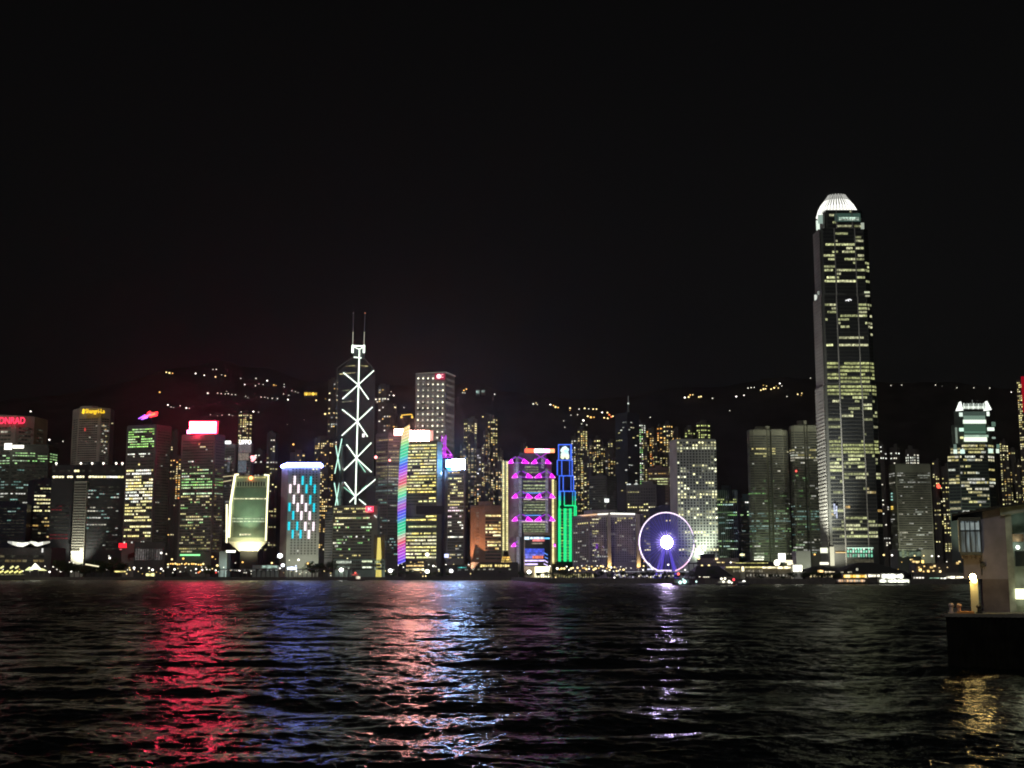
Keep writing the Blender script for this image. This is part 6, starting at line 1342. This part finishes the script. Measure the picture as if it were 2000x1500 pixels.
# hillside lights
HL = [(325, 727, 1.6, Y1), (331, 728.5, 2.0, Y1), (337, 729, 1.4, O1), (310, 727, .8, (.2, .1, .05)), (382, 729.5, 1.5, W1), (399, 733, 1.4, W1), (416, 721.5, .9, W2), (422.5, 721.5, 1.2, W2), (421, 736, 1.6, Y1), (433, 732, .8, W2), (440, 734, 1.4, Y1), (312, 766, 1.7, O1), (470, 739, 1.0, W2), (500, 739, 1.3, W2), (522, 743.5, 1.6, W1), (478, 751, 1.3, W1), (499, 753.5, 1.0, W2), (506, 750, .8, W2), (514, 751, .9, W2), (535, 752, 1.7, O2), (539, 753, 1.1, O2), (555, 750.5, .9, W2), (555, 755.5, .9, W2),
      (406, 768, 1.7, W2), (425, 767.8, .9, W2), (432, 768.5, 1, W2), (440, 769.5, 1, W2), (446, 769, 1.2, W2), (453, 770.5, 1.1, W2), (460, 771, 1, W2), (443, 764, .7, W2), (480, 774, .8, W2), (484, 777, .7, W2), (510, 775.5, 1.1, W2), (517, 776, .9, W2), (523, 777.5, .9, W2), (532, 778, 1.2, W2), (542, 778.5, 1.2, W2), (554, 769.5, .9, W2), (564, 772, .9, W2), (562.5, 780.5, 1.6, W1), (570, 763, .8, W2), (577, 765, .8, W2), (582, 767, .7, W2), (617.5, 782, 1.7, Y1), (328, 791, 1.5, W1), (334, 795, 1.0, W2), (352, 792.5, 1.1, W2), (364, 797, 1.6, W1), (370, 797.5, 1, W2), (339, 796, .7, W2),
      (411, 810, .9, W2), (425, 812, .8, W2), (434, 811, .9, W2), (447.5, 810, 1.2, W2), (454, 812, .7, W2), (471, 804.5, 1, W2), (486, 804, 1.2, W2), (495, 804, 1.6, W1), (505, 805, .9, W2), (645, 764, 1.4, W1), (644.5, 777, 1.3, Y1), (635, 808.5, 2.1, Y1), (653, 816.5, 1.9, Y1), (652, 791.5, 1.1, W2), (636, 779, .9, O2), (573, 868, 2.2, O1), (561, 829, .7, W2), (594, 820, .8, W2),
      (60, 803.5, 1.6, W1), (96.5, 859, 1.8, W1), (123, 862, 1.2, W2), (112, 886, .9, W2), (111.5, 902, 1.7, W1), (734, 780, 1.7, W2), (737, 785, 1.2, W2), (742, 757, 1, W2), (760, 772, 1.5, W1), (769, 772.5, 1.5, W1), (764, 765, 1, W2), (745, 806, 1.4, W1), (757, 813, 1.2, W2), (789, 796, 1.1, W2), (767, 797.5, 1.1, W2), (741, 797, .9, W2),
      (906, 762.5, 1.5, O1), (911, 760, 1.5, O1), (904, 767, 1, W2), (908, 767.5, .9, W2), (966, 770, 1.3, W1), (943, 814, 1.6, Y1), (1041.5, 789, 1.6, W2), (1047, 787, 1.3, Y1), (1049.5, 790, 1.1, W2), (1075, 790.3, 1.6, W1), (1081, 792, 1.4, O1), (1085, 795, 2.1, Y1), (1090, 796, 1.5, O1), (1113.5, 797, 1.7, Y1), (1113, 801, 1.2, O2), (1131, 799, 1.3, W2), (1142, 797.5, 1.8, Y1), (1150, 798.5, 1.2, W2), (1158.5, 799, 1.7, Y1), (1165, 799, 1.5, Y1), (1176, 805.5, 1.5, W1), (1186.5, 806, 1.8, Y1), (1148, 813, 1.8, Y1), (1154, 815, 2.2, O1), (1160, 815, 1.4, O1), (1190, 810, 2.1, (1.6, .35, .1)), (1194, 814, 1.8, (1.8, .5, .2)), (1180, 816, 1.6, Y1), (1187, 817, 1.7, Y1), (1197, 813, 1.5, Y1), (1115, 811, 1, W2), (1128, 810, 1, W2), (1139.5, 821, 2.1, W1), (1136, 828, 1, W2), (1103, 834.5, 1.1, W2), (1101, 822, .9, W2), (1146, 830, 1, W2), (1213, 812, 1.3, W2), (1219, 810, 1.1, W2), (1246, 809.5, 1.2, W2), (1270, 815, 1, W2), (1249, 832.5, 1.7, Y1),
      (1337.5, 776.5, 1.8, W1), (1345, 775.5, 1.9, Y1), (1348, 771.5, 1.5, O1), (1353, 771, 1.4, Y1), (1365, 775.5, 1.5, Y1), (1369, 774.5, 1.8, Y1), (1391.5, 778, 1.3, W2), (1438, 774.5, 1.6, W1), (1453, 772, 1.4, W1), (1461, 758, 1.3, W2), (1467, 757, 1.3, W2), (1473, 756.5, 1, W2), (1486, 762, 1.5, Y1), (1491, 760, 1.9, Y1), (1495, 759.5, 1.5, Y1), (1491, 752.5, 1.2, O2), (1497, 754, 1.2, Y1), (1506, 760, 1.5, Y1), (1512, 757.5, 1.9, Y1), (1520, 758, 1.4, Y1), (1516, 754, 1, O2), (1523, 749, 1.6, W1), (1527, 754, .9, W2), (1537, 774.5, 1, W2), (1558, 770, 1.5, Y1), (1566, 768, 1.4, Y1), (1565, 772, 1, O2), (1425, 802, .9, W2), (1583, 738.5, .9, W2),
      (1740, 753, 1, W2), (1761, 752, 1, W2), (1827, 752, 1.1, W2), (1840, 754, .8, (.3, .3, .25)), (1869, 757.5, 1, W2), (1902, 757.5, .9, W2), (1933, 758, 1.1, W2), (1975, 766, 1.2, W1)]
def hd_(u, v): return (on_hill(u, v) if v > ridge_v(u) else 3080) - 30
HL = [(u, v, r * (.82 if r < 1.5 else .95), c) for u, v, r, c in HL]
lampset('hillside_lamp', 'hillside lamp', 'lamps scattered over the dark hillside', cname, 'on the hillside above', HL, hd_, ground=lambda p: p[2] - 6)
# lit villas on the hill
for (u0, u1, v0, v1, D, lab, c) in ((594, 620, 765, 773, 2900, 'gold lit villa high on the hillside above the cyan strip slab', [(1.4, .9, .12)]), (929.5, 937, 761, 769, 2950, 'grey-green lit villa on the ridge right of the plain box tower', [(.35, .5, .45)]), (940, 947.5, 761, 767, 2950, 'smaller grey-green villa beside the first on the ridge', [(.3, .42, .36)])):
    t = T(); t.D = D; t.o = root('hillside_villa', (PX((u0 + u1) / 2, v1, D), D, PZ(v1, D, u0)), lab, 'villa'); b = MB(); b.box(PX(u0, v0, D), PX(u1, v0, D), D, D + 14, PZ(v1, D, u0) - 5, PZ(v0, D, u0)); b.build('walls', CHAR, t.o)
    b = MB(); P = [(PX(u0 - 1, v0, D), D - 1), (PX(u1 + 1, v0, D), D - 1), (PX(u1 + 1, v0, D), D + 15), (PX(u0 - 1, v0, D), D + 15)]; b.prism(P, PZ(v0, D, u0) + .01, PZ(v0, D, u0) + 3, Q=[(p[0] + (P[0][0] + P[1][0] - 2 * p[0]) * .2, p[1] + (D + 7 - p[1]) * .9) for p in P]); b.build('roof', MATS['roof_slate'], t.o)
    lightrow(t, u0 + .5, u1 - .5, (v0 + v1) / 2 + .5, max(2, int((u1 - u0) / 3)), c, (v1 - v0) * .7, gap=.15)

# ------------------------------------------------------------------ dark shore trees
leafm = mat('leaves', (.05, .075, .03), .8, noise=.5, nscale=.6, spec=.2); barkm = mat('bark', (.09, .07, .05), .9, noise=.3, nscale=2)
def tree_proto(seed, H=10.0, Wd=9.0):
    r = random.Random(seed); o = bpy.data.objects.new('tree', None); sc.collection.objects.link(o)
    b = MB(); b.bar((0, 0, 0), (.2, 0, H * .45), .35, r2=.22); 
    for k in range(5): a = k * 1.26 + r.random(); b.bar((.2, 0, H * .4), (cos(a) * Wd * .3, sin(a) * Wd * .3, H * (.6 + .2 * r.random())), .16, r2=.05, sides=4)
    b.build('trunk', barkm, o, (0, 0, 0))
    c = MB(); cl = [(r.uniform(-.36, .36) * Wd, r.uniform(-.3, .3) * Wd, H * r.uniform(.45, .85), r.uniform(.16, .26) * Wd) for _ in range(11)]
    for k in range(900):
        x, y, z, R_ = r.choice(cl); a = r.uniform(0, 2 * pi); s = r.uniform(-1, 1); q = R_ * r.random() ** .4; p = (x + q * sqrt(1 - s * s) * cos(a), y + q * sqrt(1 - s * s) * sin(a), z + q * s * .75)
        e = r.uniform(.25, .5); t1 = np.array([r.gauss(0, 1) for _ in range(3)]); t1 /= np.linalg.norm(t1); t2 = np.cross(t1, [r.gauss(0, 1) for _ in range(3)]); t2 /= np.linalg.norm(t2) + 1e-6
        c.poly([tuple(np.array(p) + e * t1), tuple(np.array(p) + e * .6 * t2), tuple(np.array(p) - e * t1), tuple(np.array(p) - e * .6 * t2)])
    c.build('crown', leafm, o, (0, 0, 0)); return o
protos = [tree_proto(3), tree_proto(5, 11, 12), tree_proto(9, 8, 10)]; used = [False] * 3
TR = []
for u0, u1, n, D, s0, s1 in ((110, 240, 13, 1600, 1.5, 2.5), (395, 426, 3, 1602, 1.3, 1.8), (604, 652, 6, 1606, 1.7, 2.4), (755, 800, 4, 1600, .8, 1.3), (830, 1040, 16, 1594, .6, 1.0), (1050, 1340, 22, 1025, .45, .75), (1345, 1420, 6, 960, .45, .8), (1470, 1560, 7, 950, .4, .6), (1560, 1640, 6, 950, .5, .8)):
    for k in range(n): TR.append((u0 + (u1 - u0) * (k + RNG.uniform(.2, .8)) / n, D + RNG.uniform(-2, 8), RNG.uniform(s0, s1)))
cnt = {}
for k, (u, D, s) in enumerate(TR):
    q = k % 3; p = protos[q]
    if not used[q]: o = p; used[q] = True
    else:
        o = p.copy(); sc.collection.objects.link(o)
        for ch in p.children:
            c = ch.copy(); sc.collection.objects.link(c); c.parent = o
    o.location = (PX(u, 1125, D), D, GZ); o.rotation_euler = (0, 0, RNG.uniform(0, 6.28)); o.scale = (s, s, s)
    lm = next((l[2] for l in LANDM if l[0] <= u < l[1])); cnt[lm] = cnt.get(lm, 0) + 1
    tag(o, f'dark quayside tree below {lm}, {ORD[cnt[lm] - 1]} from left', 'tree', 'dark trees along the quay')

# ------------------------------------------------------------------ the near pier with its pink building
# corner points of the pier: (x, y); its front faces the camera, running nearer towards the right
def PXY(u, v, z):
    """the point at height z seen at (u, v)"""
    a, c = ray(u, v); D = (z - CH) / c; return (a * D, D)
ZD = 4.1
A = (PX(1856, 1290, 98), 98.0); dirx = np.array([1.0, -.34]); dirx /= np.linalg.norm(dirx); dn = np.array([dirx[1], -dirx[0]])   # dn points to the camera
def W(a, n=0.0): return (A[0] + dirx[0] * a + dn[0] * n, A[1] + dirx[1] * a + dn[1] * n)
def quadp(a0, a1, n0, n1): return [W(a0, n1), W(a1, n1), W(a1, n0), W(a0, n0)]
def Apos(u, v, n=0):
    """distance along the front at depth offset n of the ray column u at height row v"""
    a, c = ray(u, v); x0, y0 = W(0, n); k = (a * y0 - x0) / (dirx[0] - a * dirx[1]); return k, CH + c * (y0 + dirx[1] * k)
pr = root('pier', (A[0], A[1], 0), 'dark sheet-piled pier jutting in from the right frame edge', 'pier')
conc = mat('pier_concrete', (.16, .15, .13), .9, noise=.35, nscale=.7); piled = mat('sheet_pile', (.007, .007, .006), .9, noise=.5, nscale=1.2, spec=.1)
b = MB(); b.prism(quadp(0, 40, -14, 0), ZD - .3, ZD); b.build('deck', conc, pr)
b = MB(); b.prism(quadp(.05, 40, -14, -.02), -1.5, ZD - .303)
for k in range(95): b.prism(quadp(k * .42, k * .42 + .22, 0.001, .16), -1.5, ZD - .25)
for k in range(22): n0 = -k * .6; b.prism([W(-.16, n0 - .34), W(-.16, n0), W(-.001, n0), W(-.001, n0 - .34)][::-1], -1.5, ZD - .25)
b.build('sheet_piling', piled, pr)
b = MB(); b.prism(quadp(-.25, 40, -.35, .25), ZD - .25, ZD - .02); b.build('kerb_beam', conc, pr)
SB = -5.0          # the building stands this far back from the edge
pk = root('pier_building', (*W(3, SB), ZD), 'two-storey pink pier building with a jutting barred window and sloping flat roof', 'building')
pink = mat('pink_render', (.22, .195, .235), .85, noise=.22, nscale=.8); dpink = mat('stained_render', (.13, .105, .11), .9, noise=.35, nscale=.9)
pale = mat('pale_render', (.36, .4, .34), .85, noise=.45, nscale=.9); darkf = mat('dark_frame', (.015, .017, .02), .6)
a0, zr = Apos(1877, 1005, SB); _, zl = Apos(1877, 1116, SB); a1, _ = Apos(1965, 1050, SB); aL, _ = Apos(1920, 1160, SB)
_, zmid = Apos(1940, 1131, SB); _, ztop = Apos(1877, 1003, SB); aR = a1 + 14
RS = .165                # the flat roof climbs gently to the right
def zrf(s): return ztop - .12 + RS * (s - a0)
def sloped(b, s0, s1, n0, n1, za, d0, d1):
    """block whose foot is at za and whose top follows the roof line (za None: a slab under d1)"""
    Q = [(W(s0, n1), s0), (W(s1, n1), s1), (W(s1, n0), s1), (W(s0, n0), s0)]; n = len(b.v)
    b.v += [(p[0], p[1], (zrf(q) + d0) if za is None else za) for p, q in Q] + [(p[0], p[1], zrf(q) + d1) for p, q in Q]
    for q in ((3, 2, 1, 0), (4, 5, 6, 7), (0, 1, 5, 4), (1, 2, 6, 5), (2, 3, 7, 6), (3, 0, 4, 7)): b.f.append(tuple(n + k for k in q)); b.c.append(None); b.mi.append(0)
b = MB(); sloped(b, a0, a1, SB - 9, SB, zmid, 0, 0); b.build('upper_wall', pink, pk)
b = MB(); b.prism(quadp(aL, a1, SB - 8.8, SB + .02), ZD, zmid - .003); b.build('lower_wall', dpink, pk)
b = MB(); b.prism(quadp(aL - .9, aL - .3, SB - .7, SB - .1), ZD, zmid - .004); b.build('porch_post', pale, pk)
b = MB(); sloped(b, a0 - .7, aR, SB - 9.5, SB + .75, None, .004, .17)
for k in range(40):
    s0_ = a0 - .7 + (aR - a0 + .7) * k / 40; sloped(b, s0_, s0_ + .22, SB - 9.5, SB + .8, None, .173, .22)
b.build('roof', mat('roof_sheet', (.03, .03, .03), .8, noise=.4, nscale=2), pk)
# bay window
ba0, _ = Apos(1873, 1040, SB + .9); ba1, zb1 = Apos(1916, 1040, SB + .9); _, zbt = Apos(1873, 1018, SB + .9); _, zbb = Apos(1873, 1078, SB + .9)
bay = MB(); bay.prism(quadp(ba0, ba1, SB + .021, SB + .9), zbb - .25, zbb); bay.prism(quadp(ba0 - .02, ba1 + .02, SB + .021, SB + .93), zbt + .003, zbt + .3)
bay.prism(quadp(ba0, ba0 + .12, SB + .022, SB + .9), zbb + .003, zbt); bay_o = bay.build('bay_window', mat('bay_frame', (.07, .08, .08), .6), pk)
gl_ = MB(); gl_.prism(quadp(ba0 + .15, ba1 - .03, SB + .5, SB + .8), zbb + .005, zbt - .002)
mg = bpy.data.materials.new('curtained_glass'); mg.use_nodes = True; tt = mg.node_tree; bb_ = tt.nodes['Principled BSDF']; bb_.inputs['Roughness'].default_value = .3; bb_.inputs['Base Color'].default_value = (.1, .12, .13, 1)
tc = tt.nodes.new('ShaderNodeTexCoord'); mp = tt.nodes.new('ShaderNodeMapping'); mp.inputs['Scale'].default_value = (7, 7, .5); nn = tt.nodes.new('ShaderNodeTexNoise'); nn.inputs['Scale'].default_value = 1.0
rr = tt.nodes.new('ShaderNodeValToRGB'); rr.color_ramp.elements[0].position = .38; rr.color_ramp.elements[0].color = (.01, .013, .016, 1); rr.color_ramp.elements[1].position = .66; rr.color_ramp.elements[1].color = (.14, .18, .19, 1)
tt.links.new(tc.outputs['Object'], mp.inputs[0]); tt.links.new(mp.outputs[0], nn.inputs['Vector']); tt.links.new(nn.outputs[0], rr.inputs[0]); tt.links.new(rr.outputs[0], bb_.inputs['Emission Color']); bb_.inputs['Emission Strength'].default_value = 1; mg.cycles.emission_sampling = 'NONE'
gl_.build('pane', mg, bay_o)
fm = MB(); n_ = 4; zc = zbb + (zbt - zbb) * .68; wv = (ba1 - ba0)
for k in range(n_ + 1): s = ba0 + .1 + (wv - .16) * k / n_; fm.prism(quadp(s - .035, s + .035, SB + .802, SB + .86), zbb + .006, zbt - .003)
fm.prism(quadp(ba0 + .1, ba1, SB + .803, SB + .88), zc - .05, zc + .05); fm.build('window_bars', darkf, bay_o)
for k in range(n_):
    s = ba0 + .1 + (wv - .16) * (k + .16) / n_; q = MB(); q.prism(quadp(s, s + wv / n_ * .62, SB + .801, SB + .82), zc + .1, zbt - .12, (.22, .26, .25)); q.build('lit_fanlight', WIN, bay_o)
br = MB()
for k in range(5): s = ba0 + .1 + wv * k / 5; br.prism(quadp(s, s + .14, SB + .024, SB + .6), zbb - .55, zbb - .253, Q=None)
br.build('corbels', dpink, bay_o)
pi_ = MB(); s, _ = Apos(1916, 1090, SB); pi_.bar((*W(s, SB + .08), zmid + .3), (*W(s, SB + .08), zbb - .3), .05); pi_.prism(quadp(s - .1, s + .3, SB + .005, SB + .3), zmid + 1.0, zmid + 1.25); pi_.build('drain_pipe', darkf, pk)
edge([(*W(ba0 - .05, SB + .92), zbb), (*W(ba0 - .05, SB + .92), zbt + .1)], .045, (.25, .28, .24), 'corner_strip', par=pk, m=mat('pale_strip', (.6, .62, .56), .6))
# pale stairwell wing on the right
b = MB(); sloped(b, a1 + .001, aR, SB - 9, SB - 1.6, ZD, 0, 0); b.build('rear_wall', pale, pk)
p1, _ = Apos(1979, 1080, SB + .1); b = MB(); sloped(b, a1 + .002, p1, SB - 1.59, SB + .1, ZD, 0, -.6); b.build('pillar', pale, pk)
b = MB(); sloped(b, a1 - .35, p1 + 1.7, SB - 1.58, SB + .3, None, -.597, .001); b.build('lintel', pale, pk)
q0, zq0 = Apos(1982, 1076, SB - .6); _, zq1 = Apos(1982, 1106, SB - .6); b = MB(); b.prism(quadp(q0, q0 + 6, SB - .9, SB - .6), zq1, zq0); b.build('dark_board', mat('board', (.03, .04, .035), .8), pk)
b = MB(); q1, z1_ = Apos(1970, 1052, SB - 1); b.prism(quadp(q1, q1 + 1.1, SB - 1.55, SB - .9), z1_ - .25, z1_ + .35); b.build('brown_bundle', mat('bundle', (.12, .06, .03), .95, noise=.5, nscale=3), pk)
q2, z2 = Apos(1988, 1069, SB - 1.2); b = MB(); b.ball((*W(q2, SB - 1.2), z2), .16, (3, 3.4, 3)); b.build('wall_lamp', TUBE, pk)
spot('wall_lamp_light', (*W(q2, SB - .5), z2 + .5), (*W(q2 - .5, SB - 1.6), z2 + 1.2), 34, (.75, 1, .85), 160, 1, pk, .15)
spot('yard_light', (*W(p1 + 2.5, SB + 5), ZD + 5.5), (*W(p1, SB - 1), ZD + 3.2), 60, (.8, 1, .75), 120, 1, pk, .2)
q3, z3 = Apos(1983, 1150, SB + .2); _, z4 = Apos(1983, 1170, SB + .2); b = MB(); b.prism(quadp(q3, q3 + 3, SB + .1, SB + .3), z4, z3, (2.6, 2.6, 1.6)); b.build('lit_doorway', TUBE, pk)
# lamp, its lit post and deck clutter
lx, lz = Apos(1900, 1127, -1.2)
lp = root('bulkhead_lamp_post', (*W(lx, -1.2), ZD), 'glaring yellow lamp on a lit post at the pier edge', 'lamp post')
b = MB(); b.ball((*W(lx, -1.2), lz), .25, (60, 42, 14)); b.ball((*W(lx + .1, -1.2), lz - .25), .2, (16, 11, 3.5)); b.build('lamp_head', glow_mat('sign_tube', False, True), lp)
b = MB(); b.prism(quadp(lx - .22, lx + .32, -1.7, -1.35), ZD, lz - .3); b.build('post', mat('post_yellow', (.6, .55, .35), .7), lp)
spot('lamp_light', (*W(lx, -.7), lz + .05), (*W(lx + .05, -1.35), ZD + .6), 95, (1, .75, .3), 120, 1, lp, .12)
l2 = bpy.data.lights.new('lamp_glow', 'POINT'); l2.energy = 25; l2.color = (1, .72, .28); l2.shadow_soft_size = .25; l2o = bpy.data.objects.new('lamp_glow', l2); sc.collection.objects.link(l2o); l2o.parent = lp; q = W(lx, -.6); l2o.location = (q[0] - lp.location[0], q[1] - lp.location[1], lz + .1 - ZD)
e0, _ = Apos(1869, 1192, -.3); e1, _ = Apos(1903, 1192, -.3)
b = MB(); b.prism(quadp(e0, e1, -.9, -.1), ZD + .004, ZD + .16); tag(b.build('orange_fender_board', mat('orange_paint', (.7, .3, .08), .7), None, (*W(e0, -.3), ZD)), 'orange board lying on the pier edge under the yellow lamp', 'board')
for (u, lab, hh, c) in ((1857.5, 'small pinkish bollard at the pier corner', .75, (.5, .4, .4)), (1873, 'orange-topped bollard next to the pier corner', .7, (.55, .35, .25)), (1912, 'black squat bollard right of the yellow lamp post', .62, (.02, .02, .02))):
    s, _ = Apos(u, 1185, -.8); o = MB(); x, y = W(s, -.8); o.bar((x, y, ZD), (x, y, ZD + hh * .7), .15, r2=.12, sides=10); o.ball((x, y, ZD + hh * .8), .22, rz=.16); o.bar((x, y, ZD), (x, y, ZD + .08), .26, sides=10)
    tag(o.build('bollard', mat('bollard_' + str(int(c[0] * 100)), c, .6), None, (x, y, ZD)), lab, 'bollard')

# ------------------------------------------------------------------ thin haze, added for halos round the signs and a lifted sky
b = MB(); b.box(-2600, 2600, -60, 5800, -4, 560)
hz = bpy.data.materials.new('humid_air'); hz.use_nodes = True; ht = hz.node_tree; ht.nodes.clear()
ho_ = ht.nodes.new('ShaderNodeOutputMaterial'); pv = ht.nodes.new('ShaderNodeVolumePrincipled')
pv.inputs['Color'].default_value = (.9, .9, .92, 1); pv.inputs['Density'].default_value = .00003; pv.inputs['Anisotropy'].default_value = .86
ht.links.new(pv.outputs[0], ho_.inputs['Volume'])
tag(b.build('haze', hz), kind='stuff')
